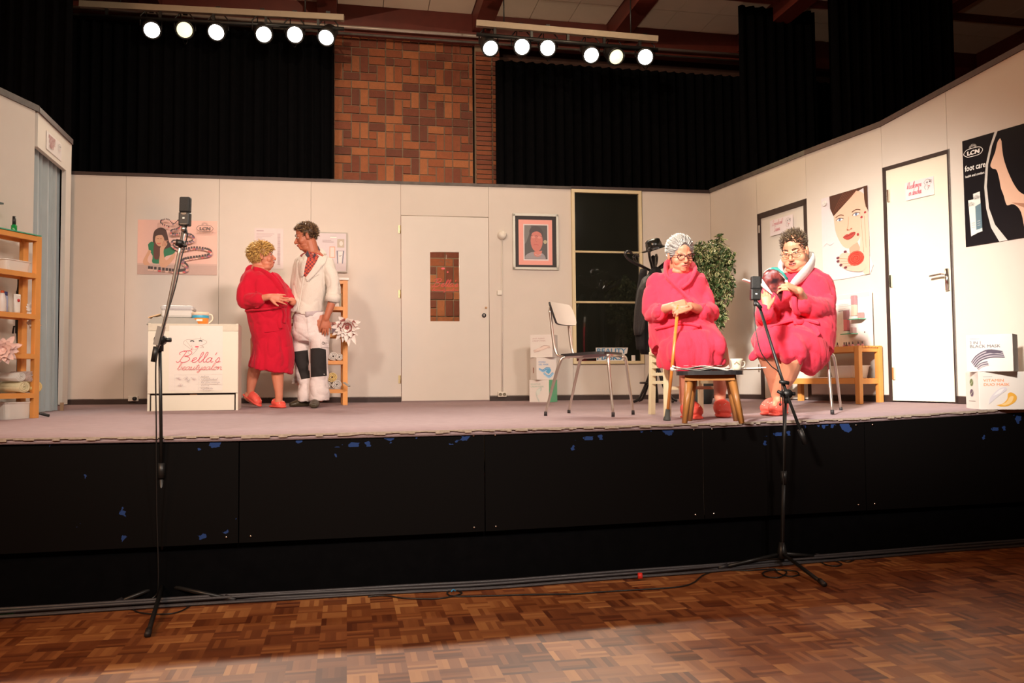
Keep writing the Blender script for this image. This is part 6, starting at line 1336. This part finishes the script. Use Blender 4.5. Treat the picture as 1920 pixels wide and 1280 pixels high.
b = MB(); torso(b, [(485, 503, d0, 13, .065), (482, 511, d0, 24, .13), (484, 524, d0, 34, .19), (493, 540, d0, 40, .20), (500, 558, d0, 42, .21), (503, 580, d0, 41, .21), (507, 610, d0, 37, .20), (510, 640, d0, 36, .19), (512, 665, d0, 38, .19), (510, 682, d0, 41, .195), (508, 694, d0, 41, .19)])
limb(b, [A(470, 522, -.12), A(461, 545, -.16), A(460, 563, -.18)], [.070, .078, .076]); limb(b, [A(460, 563, -.18), A(474, 563, -.23), A(484, 562, -.25)], [.076, .064, .062])
limb(b, [A(515, 524, .12), A(534, 548, .10), A(544, 566, .0)], [.07, .066, .058])
def foldA(v, n):
    x = (v-base).dot(X_); z = v.z-.94; low = max(0, .75-z); f = noise.noise(V(x*9+v.y*4, v.y*9, z*1.3))*.018*min(1, low*2+.3)+noise.noise(V(x*22, v.y*22, z*5))*.006
    return f+crease(V(v.x, v.y, v.z*.55), .014, 5)
ro, T = cloth(b, .010, 3, M_robe, 'robe', t, foldA)
def band(name, par, T, pts, r, m, lift=.006, flat=None, sub=4, pre=[], post=[]):
    P = list(pre)+[p for p in (cast(T, x, y, lift) for x, y in pts) if p is not None]+list(post); b = MB(); b.tube(P, r, m, 10, sub=sub, flat=flat); return b.build(name, par)
band('collar', ro, T, [(478, 506), (488, 508), (500, 514), (512, 525), (523, 540), (531, 556), (534, 570)], (.030, .012), M_robe, .004, pre=[A(473, 503, .02)])
band('collar_fold', ro, T, [(496, 503), (508, 512), (519, 524), (529, 540)], (.020, .012), M_robe, .004)
band('belt', ro, T, [(463, 583), (480, 581), (500, 580), (520, 577), (536, 573)], (.012, .026), M_robe, .002)
band('belt_tail', ro, T, [(524, 578), (526, 590), (523, 603), (526, 616)], (.022, .008), M_robe, .006); band('belt_tail', ro, T, [(530, 576), (535, 590), (533, 606)], (.020, .008), M_robe, .006)
band('pocket_edge', ro, T, [(496, 622), (510, 621), (527, 618)], (.004, .004), M_robe, .003)
b = MB(); b.tube([A(481, 549, -.245), A(484, 551, -.26), A(487, 562, -.27), A(484, 574, -.26), A(480, 575, -.24)], .014, M_robe, 8, sub=3); b.build('cuff', ro)
hl = A(457, 742, .03); e = A(487, 758, -.02); e.z = zs(e.x, e.y)+.008; slipper(t, hl, e, 1.0)
hl = A(509, 755, .05); hl.z = zs(hl.x, hl.y); e = A(532, 760, -.10); e.z = zs(e.x, e.y); slipper(t, hl, e, 1.0)

# ---------------- man in white work clothes
d1 = 7.72; A = lambda x, y, dd=0.: at(x, y, d1+dd)
base = A(585, 762); tm = thing('person', 'man in a white jacket and white work trousers with black knee patches, looking down', 'person', V(base.x, base.y, zs(base.x, base.y)))
H = headM(A(574, 443), -X_*1.0-Y_*.28+V(0, 0, -.28), 0, 1.02)
b = MB(); head(b, H, fat=.003); limb(b, [A(581, 452), A(586, 472), A(589, 482)], [.058, .060, .070]); limb(b, [A(590, 488), A(584, 540), A(582, 600)], [.10, .13, .12], sub=2)
limb(b, [A(616, 495, -.08), A(625, 535, -.10), A(624, 560, -.12), A(614, 590, -.14), A(611, 598, -.14)], [.045, .042, .040, .030, .028])
hand(b, A(611, 597, -.14), V(0, 0, -1)-X_*.12, -Y_+X_*.3, -1, (14, 20, 16), 1.0, thumb=(.5, .9, -.2))
limb(b, [A(566, 492, .12), A(556, 535, .10), A(556, 580, .06)], [.045, .042, .036]); hand(b, A(557, 582, .06), V(0, 0, -1), X_, 1, (25, 30, 20), 1.0)
for (x0, x1, x2, dd) in ((566, 566, 571, .04), (600, 598, 600, -.04)): limb(b, [A(x0, 600, dd), A(x1, 680, dd), A(x2, 745, dd)], [.085, .06, .045])
vs, nr, fs = remesh(b, .0048, 2); b = MB(); b.add(vs, fs, mat('tanned_skin', (.42, .14, .075), .5, .06, 25, .1, sss=.08), True)
M_br = mat('brown_hair', (.06, .030, .015), .5, .4, 60); M_brl = mat('light_brown_hair', (.25, .15, .06), .5, .3, 60); face_bits(b, H, M_br); b.build('body', tm)
hairdo('hair', tm, H, M_br, [M_br, M_br, M_brl], 1100, .024, lambda p: Vector((0, .35, .25)), .6, lambda x, y: .62*y-.022 if y < .02 else .02+1.0*(y-.02), (.078, .098, .085), .35, thick=.0035)
# shirt below the jacket
b = MB(); torso(b, [(588, 474, d1, 15, .08), (587, 482, d1, 24, .12), (585, 500, d1, 28, .13), (583, 530, d1, 28, .13), (581, 560, d1, 27, .13), (580, 597, d1, 27, .13)])
msh, nt, bb = nodes_mat('plaid_shirt'); tc = N(nt, 'ShaderNodeTexCoord'); ck = N(nt, 'ShaderNodeTexChecker'); ck.inputs['Scale'].default_value = 60; ck.inputs['Color1'].default_value = (.55, .08, .04, 1); ck.inputs['Color2'].default_value = (.16, .03, .04, 1)
nt.links.new(tc.outputs['Object'], ck.inputs['Vector']); nt.links.new(ck.outputs['Color'], bb.inputs['Base Color']); bb.inputs['Roughness'].default_value = .8
so, Ts = cloth(b, .010, 3, msh, 'shirt', tm, lambda v, n: 0.004*noise.noise(v*20))
M_wht = mat('white_twill', (.66, .62, .56), .85, .05, 10, .4, spec=.15, bscale=180); M_trs = mat('white_trousers', (.66, .60, .59), .8, .06, 10, .3, spec=.2, bscale=120)
b = MB(); torso(b, [(600, 470, d1+.05, 7, .03), (598, 478, d1+.05, 14, .045), (593, 488, d1+.03, 29, .115), (590, 500, d1, 35, .17), (587, 525, d1, 34, .165), (583, 550, d1, 33, .165), (578, 575, d1, 32, .165), (575, 590, d1, 31, .165)], M_wht)
limb(b, [A(613, 492, -.06), A(622, 515, -.09), A(627, 538, -.10), A(625, 560, -.12)], [.066, .066, .064, .060]); limb(b, [A(566, 488, .12), A(557, 530, .10), A(555, 570, .08)], [.066, .064, .055])
def foldB(v, n): z = v.z; return noise.noise(V(v.x*7, v.y*7, z*3))*.014+noise.noise(V(v.x*18, v.y*18, z*9))*.006+crease(V(v.x, v.y, v.z*.5), .010, 6)
jo, T = cloth(b, .009, 3, M_wht, 'jacket', tm, foldB)
patch('shirt_front', so, T, [(575, 475), (582, 484), (592, 480), (602, 468), (601, 478), (594, 491), (585, 506), (573, 520), (567, 514), (569, 496)], msh, .005, .004)
patch('lapel', jo, T, [(601, 464), (609, 470), (614, 480), (610, 493), (600, 505), (588, 518), (576, 528), (572, 521), (583, 507), (593, 491), (599, 478)], M_wht, .012, .008)
patch('lapel', jo, T, [(577, 470), (571, 478), (566, 492), (561, 508), (564, 520), (569, 517), (572, 500), (576, 484)], M_wht, .012, .008)
patch('shirt_collar', so, T, [(596, 460), (600, 468), (592, 479), (585, 484), (590, 474)], mat('dark_check_collar', (.05, .04, .06), .8, .5, 60), .016, .004); patch('shirt_collar', so, T, [(577, 469), (581, 480), (576, 482), (572, 477)], mat('dark_check_collar', (.05, .04, .06)), .016, .004)
band('front_seam', jo, T, [(570, 518), (567, 535), (563, 560), (558, 585)], (.006, .003), M_wht, .004); band('pocket_seam', jo, T, [(579, 528), (588, 520), (599, 514)], (.003, .003), mat('seam_shadow_thread', (.5, .46, .42), .9), .002); band('side_seam', jo, T, [(605, 500), (604, 530), (605, 560), (606, 588)], (.003, .003), M_wht, .002)
b = MB(); b.tube([A(625, 552, -.12), A(623, 566, -.125)], [.067, .069], M_wht, 18); b.build('rolled_cuff', jo)
patch('hem_band', jo, T, [(572, 584), (606, 582), (606, 590), (573, 594)], mat('lilac_white_hem', (.48, .42, .44), .85), .004, .004)
b = MB()
torso(b, [(583, 585, d1, 30, .15), (583, 605, d1, 33, .155), (583, 628, d1, 34, .15), (583, 640, d1, 30, .12)], M_trs)
torso(b, [(566, 622, d1+.04, 18, .10), (566, 650, d1+.04, 17, .095), (567, 680, d1+.04, 16, .09), (572, 710, d1+.04, 14, .085), (573, 730, d1+.04, 14, .085), (572, 752, d1+.04, 15, .09)], M_trs)
torso(b, [(600, 622, d1-.04, 18, .10), (599, 650, d1-.04, 19, .10), (598, 680, d1-.04, 18, .095), (598, 710, d1-.04, 17, .09), (599, 730, d1-.04, 17.5, .09), (599, 751, d1-.04, 18, .095)], M_trs)
def foldC(v, n): z = v.z-.94; return noise.noise(V(v.x*6+z*3, v.y*6, z*9))*.016+noise.noise(V(v.x*14, v.y*14, z*16+5))*.008*(1 if z < .35 or z > .7 else .5)+crease(V(v.x*.7, v.y*.7, v.z*1.2), .009 if z < .33 or z > .6 else .003, 6)
po, T = cloth(b, .009, 3, M_trs, 'trousers', tm, foldC)
M_knee = mat('black_knee_canvas', (.012, .010, .010), .85, .3, 40)
patch('knee_patch', po, T, [(551, 659), (577, 656), (580, 690), (581, 708), (565, 711), (558, 690), (552, 675)], M_knee, .004, .005); patch('knee_patch', po, T, [(582, 653), (598, 652), (599, 655), (611, 655), (612, 680), (613, 704), (583, 707), (582, 680)], M_knee, .004, .005)
band('pocket_flap', po, T, [(602, 625), (610, 626), (617, 626)], (.004, .003), M_trs, .004); patch('pocket', po, T, [(601, 636), (617, 634), (617, 652), (602, 652)], M_trs, .005, .004)
P = cast(T, 606, 643, .011); 
if P: b = MB(); b.tube([P+X_*.011*math.cos(a)+V(0, 0, .011*math.sin(a)) for a in [k*PI/6 for k in range(12)]], .0022, M_black, 6, closed=True); b.tube([P+X_*.014, P+X_*.038], .002, M_black, 6); b.build('pocket_emblem', po)
band('fly_seam', po, T, [(576, 597), (577, 615), (579, 635), (581, 650)], (.003, .003), M_trs, .003)
M_shoe = mat('olive_leather_shoe', (.045, .035, .018), .4, .3, 20)
for (hx, tx, dd, td, hy) in ((575, 543, .06, -.02, 759), (592, 588, -.03, -.26, 758)):
    hl = A(hx, hy, dd); hl.z = zs(hl.x, hl.y); e = A(tx, hy, td); e.z = zs(e.x, e.y); b = MB(); d_ = (e-hl); L = d_.length; d_.normalize(); s_ = d_.cross(V(0, 0, 1)); u_ = V(0, 0, 1)
    b.tube([hl+u_*.035, hl+d_*L*.4+u_*.04, hl+d_*L*.75+u_*.028, e+u_*.022], [(.038, .035), (.042, .04), (.048, .028), (.030, .020)], M_shoe, 16, flat=s_, sub=4); b.ell(hl+u_*.04, (.038, .038, .04), M_shoe, None, 12)
    vs, nr, fs = remesh(b, .006, 2); q_ = MB(); q_.add([V(v.x, v.y, max(v.z, zs(v.x, v.y)+.004)) for v in vs], fs, M_shoe, True); q_.build('shoe', tm)

# ---------------- seated woman with the cane
d2 = 5.90; A = lambda x, y, dd=0.: at(x, y, d2+dd)
base = A(1300, 770, -.25); tl = thing('person', 'grey haired seated woman in a coral robe with both hands on a cane', 'person', V(base.x, base.y, zs(base.x, base.y)))
H = headM(A(1275, 476, -.10), -FW*1.0+X_*.22+V(0, 0, -.22), .06, 1.02)
b = MB(); head(b, H, fat=.007); limb(b, [A(1272, 490, -.03), A(1272, 512, 0)], [.058, .066]); limb(b, [A(1272, 530), A(1272, 580), A(1278, 635)], [.10, .11, .11], sub=2)
limb(b, [A(1234, 530), A(1224, 580, -.10), A(1240, 581, -.30)], [.036, .034, .034]); limb(b, [A(1240, 581, -.30), A(1252, 577, -.40), A(1262, 573, -.44)], [.037, .030, .026])
limb(b, [A(1314, 530), A(1328, 580, -.10), A(1315, 582, -.30)], [.036, .034, .034]); limb(b, [A(1315, 582, -.30), A(1303, 577, -.40), A(1294, 573, -.44)], [.037, .030, .026])
hand(b, A(1261, 573, -.44), X_*1.0+V(0, 0, .18)-Y_*.25, -Y_+V(0, 0, .8), 1, (55, 60, 40), .95, thumb=(.2, .9, .15))
hand(b, A(1294, 575, -.46), -X_*1.0+V(0, 0, -.15)-Y_*.2, -Y_+V(0, 0, .9), -1, (40, 55, 40), .95, thumb=(.3, .9, .1))
for (hx, hy, kx, ky, kd, ax_, ay, ad, mx_) in ((1262, 640, 1290, 668, -.42, 1285, 748, -.28, 1290), (1305, 640, 1346, 660, -.42, 1350, 742, -.12, 1352)):
    limb(b, [A(hx, hy), A(kx, ky-8, kd+.04)], [.06, .055]); limb(b, [A(kx, ky-4, kd+.03), A(mx_, (ky+ay)/2-4, (kd+ad)/2+.02), A(ax_, ay-8, ad), A(ax_, ay+4, ad)], [.066, .060, .042, .040])
    limb(b, [A(ax_, ay+2, ad), A(ax_+1, ay+14, ad-.02), A(ax_+3, ay+20, ad-.07)], [.038, .030, .022])
vs, nr, fs = remesh(b, .0048, 2); b = MB(); b.add(vs, fs, M_skinp, True); M_gh = mat('silver_hair', (.34, .32, .30), .4, .25, 60); M_ghd = mat('grey_hair', (.20, .18, .17), .45, .25, 60)
face_bits(b, H, None, closed=False, mouth=.002); b.build('body', tl)
def bun(mb, q, k):
    mb.ell(q(V(0, -.115, .055)), (.035*k, .03*k, .035*k), M_gh, None, 14)
hairdo('hair', tl, H, M_ghd, [M_gh, M_gh, M_ghd], 1300, .050, lambda p: Vector((-.25*p.x*10, -1.0, .15)), .06, lambda x, y: .55*y-.030 if y < .03 else -.012+2.0*(y-.03)-.35*abs(x), (.080, .103, .088), .07, thick=.005, extra=bun)
gl = MB(); gt = tl
def glass_part(par, H, m, **k):
    M, c = H; e = MB(); glasses(par, H, m, **k)
glass_part(tl, H, mat('dark_tortoise_frame', (.06, .012, .015), .3, .3, 60), w=.025, h=.017, r=.0024, z=-.006)
b = MB(); torso(b, [(1272, 503, d2-.0, 20, .075), (1273, 511, d2, 34, .11), (1273, 521, d2, 50, .145), (1273, 540, d2, 56, .165), (1271, 565, d2, 55, .19), (1271, 592, d2-.03, 56, .225), (1276, 618, d2-.08, 61, .27), (1284, 645, d2-.12, 65, .30)], M_robel)
limb(b, [A(1231, 528), A(1224, 560, -.05), A(1223, 588, -.12)], [.068, .072, .072]); limb(b, [A(1223, 588, -.12), A(1232, 586, -.24), A(1238, 583, -.32)], [.072, .062, .056])
limb(b, [A(1311, 528), A(1320, 560, -.05), A(1324, 586, -.12)], [.066, .070, .070]); limb(b, [A(1329, 586, -.12), A(1322, 586, -.24), A(1317, 584, -.32)], [.074, .062, .056])
limb(b, [A(1262, 628), A(1276, 634, -.22), A(1288, 649, -.42)], [.125, .12, .088]); limb(b, [A(1300, 628), A(1318, 632, -.22), A(1336, 648, -.42)], [.125, .12, .088])
torso(b, [(1292, 640, d2-.25, 58, .20), (1294, 655, d2-.27, 66, .235), (1295, 668, d2-.27, 67, .235), (1296, 679, d2-.26, 66, .225)], M_robel)
limb(b, [A(1268, 650, -.42), A(1266, 668, -.43), A(1268, 676, -.42)], [.07, .06, .04]); limb(b, [A(1232, 640, -.1), A(1232, 655, -.08)], [.07, .05])
def foldL(v, n):
    x = (v-base).dot(X_); z = v.z-.94; f = noise.noise(V(x*6, v.y*4, z*5))*.012
    if z < .60:  # folds running from the lap to the hem
        k = min(1, (.60-z)*5); return f+k*(.012*math.sin(x*38+5*noise.noise(V(x*3, z*2, 0)))+crease(V(x*1.5, v.y*.4, z*.35), .014, 7))
    q = 1 if x > 0 else -1; return f+crease(V(x*.9+q*z*.9, v.y*.5, z*.35-q*x*.35), .012, 7)
rl2, T = cloth(b, .010, 3, M_robel, 'robe', tl, foldL)
band('collar', rl2, T, [(1246, 506), (1250, 518), (1262, 532), (1276, 546), (1290, 560), (1298, 570)], (.034, .014), M_robel, .004, pre=[A(1262, 494, .07), A(1250, 497, .04)])
band('collar', rl2, T, [(1302, 508), (1298, 520), (1290, 532), (1278, 541)], (.034, .014), M_robel, .004, pre=[A(1284, 494, .07), A(1296, 498, .04)])
band('belt', rl2, T, [(1232, 616), (1250, 612), (1270, 607), (1290, 607), (1312, 612)], (.012, .026), M_robel, .002)
b = MB(); b.tube([A(1236, 572, -.33), A(1241, 577, -.36), A(1243, 586, -.36), A(1240, 596, -.34), A(1234, 597, -.31)], .016, M_robel, 8, sub=3); b.build('cuff', rl2)
b = MB(); b.tube([A(1320, 572, -.33), A(1315, 577, -.36), A(1313, 586, -.36), A(1316, 596, -.34), A(1322, 597, -.31)], .016, M_robel, 8, sub=3); b.build('cuff', rl2)
for (hx, hy, hd, tx, ty, td) in ((1283, 762, -.24, 1310, 776, -.42), (1349, 754, -.05, 1360, 770, -.26)):
    h_ = A(hx, hy, hd); h_.z = zs(h_.x, h_.y); e = A(tx, ty, td); e.z = zs(e.x, e.y); slipper(tl, h_, e, 1.2, 1.45)
# the cane
ca = A(1271, 576, -.47); cb2 = at(1250, 773, 5.42); cb2.z = zs(cb2.x, cb2.y); M_cane = mat('honey_wood_cane', (.55, .20, .035), .3, .15, 12, coat=.3)
tcn = thing('walking_cane', 'honey coloured wooden walking cane held by the seated woman', 'cane', cb2)
dd_ = (ca-cb2).normalized(); MB().tube([cb2+dd_*.04, ca], .0105, M_cane, 12).build('shaft', tcn)
MB().tube([ca, ca+V(0, 0, .012)+X_*.008+Y_*.01, ca+V(0, 0, .016)+X_*.02+Y_*.03, ca+V(0, 0, .008)+X_*.03+Y_*.05], .010, M_cane, 10, sub=4).build('handle', tcn)
MB().tube([cb2, cb2+dd_*.012, cb2+dd_*.03, cb2+dd_*.075], [.024, .024, .018, .015], mat('grey_rubber', (.06, .065, .06), .7), 14).build('rubber_tip', tcn)

# ---------------- seated man reading
d3 = 6.12; A = lambda x, y, dd=0.: at(x, y, d3+dd)
base = A(1450, 768, -.2); tr = thing('person', 'seated person with short dark hair and glasses in a red robe with white collar, reading', 'person', V(base.x, base.y, zs(base.x, base.y)))
H = headM(A(1490, 470, -.10), -FW*1.0-X_*.75+V(0, 0, -.36), .05, 1.11)
b = MB(); head(b, H, fat=.020); limb(b, [A(1497, 488, -.02), A(1500, 512, 0)], [.072, .080]); limb(b, [A(1500, 535), A(1503, 580), A(1500, 635)], [.11, .13, .13], sub=2)
limb(b, [A(1534, 534), A(1541, 575, -.14), A(1510, 568, -.40)], [.04, .038, .036]); limb(b, [A(1508, 566, -.40), A(1501, 552, -.48), A(1498, 545, -.52)], [.040, .032, .030])
hand(b, A(1498, 545, -.52), -X_*.80+V(0, 0, .30)-Y_*.1, X_*.25+V(0, 0, .6)-Y_*.8, -1, (25, 40, 30), 1.05, thumb=(.3, .9, .5))
limb(b, [A(1464, 537), A(1441, 590, -.18), A(1438, 577, -.46)], [.04, .036, .028]); hand(b, A(1438, 577, -.47), V(0, 0, 1)-X_*.02+Y_*.05, -Y_-X_*.3, 1, (14, 30, 25), .88, thumb=(.6, .8, -.2))
for (hx, hy, kx, ky, kd, ax_, ay, ad) in ((1475, 640, 1438, 668, -.42, 1460, 742, -.15), (1520, 640, 1488, 675, -.50, 1462, 742, -.26)):
    limb(b, [A(hx, hy), A(kx, ky-10, kd+.03)], [.07, .06]); limb(b, [A(kx, ky-6, kd+.03), A((kx+ax_)/2+2, (ky+ay)/2-6, (kd+ad)/2), A(ax_-4, ay-6, ad), A(ax_-2, ay+4, ad)], [.072, .064, .042, .040]); limb(b, [A(ax_-2, ay+2, ad), A(ax_-6, ay+14, ad-.02), A(ax_-9, ay+20, ad-.06)], [.038, .030, .022])
vs, nr, fs = remesh(b, .0048, 2); b = MB(); b.add(vs, fs, M_skin, True); face_bits(b, H, M_br, closed=True, mouth=.004); b.build('body', tr)
M_db = mat('dark_brown_hair', (.055, .032, .018), .5, .4, 60); M_gy = mat('streaked_hair', (.16, .115, .065), .5, .3, 60)
hairdo('hair', tr, H, M_db, [M_db, M_db, M_gy], 1400, .021, lambda p: Vector((0, .3, .4)), .75, lambda x, y: .62*y-.018 if y < .03 else .0+2.0*(y-.03)-.3*abs(x), (.072, .095, .080), .30, thick=.0035)
glass_part(tr, H, mat('thin_metal_frame', (.10, .07, .05), .3, .2, metal=.6), w=.024, h=.012, r=.0014, z=-.010)
b = MB(); torso(b, [(1499, 505, d3, 24, .08), (1500, 512, d3, 38, .12), (1501, 522, d3, 50, .16), (1504, 540, d3, 57, .19), (1505, 570, d3, 59, .23), (1502, 598, d3-.04, 62, .27), (1496, 625, d3-.08, 68, .30), (1490, 648, d3-.10, 72, .31)], M_robel)
limb(b, [A(1537, 531), A(1543, 558, -.08), A(1541, 582, -.18)], [.080, .092, .092]); limb(b, [A(1541, 582, -.18), A(1520, 576, -.34), A(1500, 566, -.42)], [.092, .082, .076])
limb(b, [A(1460, 532), A(1446, 565, -.10), A(1438, 598, -.22)], [.085, .085, .080]); limb(b, [A(1438, 598, -.22), A(1435, 590, -.38), A(1435, 582, -.44)], [.08, .066, .058])
limb(b, [A(1478, 628), A(1452, 632, -.26), A(1436, 650, -.44)], [.14, .13, .098]); limb(b, [A(1518, 634), A(1500, 638, -.28), A(1488, 656, -.48)], [.145, .14, .11])
torso(b, [(1482, 635, d3-.24, 66, .25), (1478, 655, d3-.26, 71, .26), (1472, 670, d3-.26, 67, .24), (1468, 678, d3-.26, 60, .22)], M_robel)
limb(b, [A(1505, 650, -.35), A(1504, 672, -.36), A(1503, 684, -.34)], [.10, .07, .03]); limb(b, [A(1545, 630, 0), A(1540, 648, .0)], [.09, .06]); limb(b, [A(1420, 660, -.38), A(1414, 668, -.38)], [.05, .04])
b0 = base
def foldR(v, n):
    x = (v-b0).dot(X_); z = v.z-.94; f = noise.noise(V(x*6, v.y*4, z*5))*.012
    if z < .56:
        k = min(1, (.56-z)*5); return f+k*(.012*math.sin((x+.3*z)*34+5*noise.noise(V(x*3, z*2, 0)))+crease(V(x*1.5+.5*z, v.y*.4, z*.4), .014, 7))
    return f+crease(V(x*.9+z*.9, v.y*.5, z*.35-x*.35), .013, 7)
rr2, T = cloth(b, .010, 3, M_robel, 'robe', tr, foldR)
M_wcol = mat('white_terry_collar', (.82, .80, .78), .95, .05, 40, .5, sheen=.3, bscale=300)
b = MB(); b.tube([A(1522, 482, .03), A(1523, 492, -.05), A(1514, 506, -.15), A(1500, 520, -.21), A(1488, 531, -.24), A(1480, 541, -.25)], [(.046, .020), (.056, .020), (.056, .018), (.050, .016), (.036, .014), (.014, .010)], M_wcol, 12, sub=4)
b.tube([A(1522, 484, .03), A(1500, 480, .10), A(1476, 488, .06), A(1465, 498, -.03), A(1465, 508, -.12), A(1472, 524, -.20), A(1479, 538, -.245)], [(.046, .020), (.044, .02), (.040, .02), (.038, .018), (.036, .016), (.030, .014), (.014, .01)], M_wcol, 12, sub=4)
b.build('white_collar', rr2, label='white terry collar')
band('belt', rr2, T, [(1440, 612), (1462, 606), (1485, 600), (1510, 600), (1535, 606)], (.012, .030), M_robel, .002)
b = MB(); P = cast(T, 1500, 601, .02)
if P: b.ell(P, (.035, .022, .030), M_robel, None, 12); b.build('belt_knot', rr2)
band('belt_tail', rr2, T, [(1502, 603), (1512, 610), (1526, 618), (1533, 630)], (.026, .008), M_robel, .008); band('belt_tail', rr2, T, [(1497, 592), (1495, 600), (1494, 609)], (.028, .010), M_robel, .014)
b = MB(); b.tube([A(1494, 541, -.44), A(1490, 550, -.47), A(1489, 565, -.48), A(1491, 582, -.46), A(1497, 588, -.42)], .020, M_robel, 8, sub=3); b.build('cuff', rr2)
for (hx, hy, hd, tx, ty, td) in ((1456, 758, -.1, 1433, 768, -.26), (1470, 757, -.12, 1450, 770, -.36)):
    h_ = A(hx, hy, hd); h_.z = zs(h_.x, h_.y); e = A(tx, ty, td); e.z = zs(e.x, e.y); slipper(tr, h_, e, 1.1, 1.4)
# the magazine
dm = d3-.52; Q = lambda x, y, dd=0.: at(x, y, dm+dd); tg = thing('magazine', 'open magazine with a teal cover held by the seated reader', 'magazine', Q(1452, 555))
def sheetm(name, rows, m, th=.003, lab=None):
    nu, nv = len(rows), len(rows[0]); vs = [p for r_ in rows for p in r_]; vs += [p+Y_*th for p in vs[:nu*nv]]; n = nu*nv; fs = []
    for i in range(nu-1):
        for j in range(nv-1): a = i*nv+j; fs += [(a, a+1, a+nv+1, a+nv), (n+a, n+a+nv, n+a+nv+1, n+a+1)]
    for i in range(nu-1): a = i*nv; fs += [(a, a+nv, a+nv+n, a+n), (a+nv-1, a+nv-1+n, a+2*nv-1+n, a+2*nv-1)]
    for j in range(nv-1): fs += [(j, j+n, j+1+n, j+1), ((nu-1)*nv+j, (nu-1)*nv+j+1, (nu-1)*nv+j+1+n, (nu-1)*nv+j+n)]
    mb = MB(); mb.add(vs, fs, m, True); return mb.build(name, tg, label=lab)
mpg, nt, bb = nodes_mat('magazine_print'); tc = N(nt, 'ShaderNodeTexCoord'); nz = N(nt, 'ShaderNodeTexNoise'); nz.inputs['Scale'].default_value = 14; nz.inputs['Detail'].default_value = 2; nt.links.new(tc.outputs['Object'], nz.inputs['Vector'])
nt.links.new(ramp(nt, nz.outputs['Fac'], [(.36, (.025, .012, .015)), (.46, (.10, .025, .025)), (.54, (.24, .05, .045)), (.62, (.30, .22, .24)), (.7, (.07, .04, .05))]), bb.inputs['Base Color']); bb.inputs['Roughness'].default_value = .3
def arc(L): return L
# curled front cover seen from outside, white inner page edge, teal strip
top_ = [(1429, 522), (1432, 512), (1441, 505), (1452, 505), (1462, 513), (1472, 524)]; bot_ = [(1447, 548), (1448, 547), (1452, 548), (1457, 553), (1461, 560), (1465, 566)]
def lerp2(a, b, f): return (a[0]+(b[0]-a[0])*f, a[1]+(b[1]-a[1])*f)
rows = [[Q(*lerp2(a, b, j/6), -.02*math.sin(PI*i/5)+.02*j/6) for j in range(7)] for i, (a, b) in enumerate(zip(top_, bot_))]
sheetm('printed_page', rows, mpg)
tt = [(1430, 519), (1434, 508), (1443, 502), (1455, 502), (1466, 511), (1476, 524)]; rows = [[Q(*lerp2(a, b, j), .01+.015*j) for j in (0, 1)] for a, b in zip(tt, top_)]; sheetm('page_edge', rows, M_paper, .004)
t3 = [(1440, 505), (1448, 501), (1458, 501), (1470, 511), (1479, 523)]; t4 = [(1440, 507), (1449, 505), (1459, 507), (1467, 514), (1474, 525)]; rows = [[Q(*lerp2(a, b, j), -.012) for j in (0, 1)] for a, b in zip(t3, t4)]; sheetm('cover', rows, mat('teal_cover', (.04, .28, .25), .3), .002, 'teal cover strip')
rows = [[Q(x, y0+(y1-y0)*j/3, .02+.0*j) for j in range(4)] for x, y0, y1 in ((1429, 523, 537), (1436, 527, 543), (1443, 537, 549), (1449, 547, 553))]; sheetm('inner_page', rows, M_paper, .003)
sheetm('page_fan', [[Q(1395, 522, .10), Q(1396, 524, .10)], [Q(1412, 527, .08), Q(1412, 530, .08)], [Q(1430, 532, .04), Q(1430, 537, .04)]], M_paper, .06)
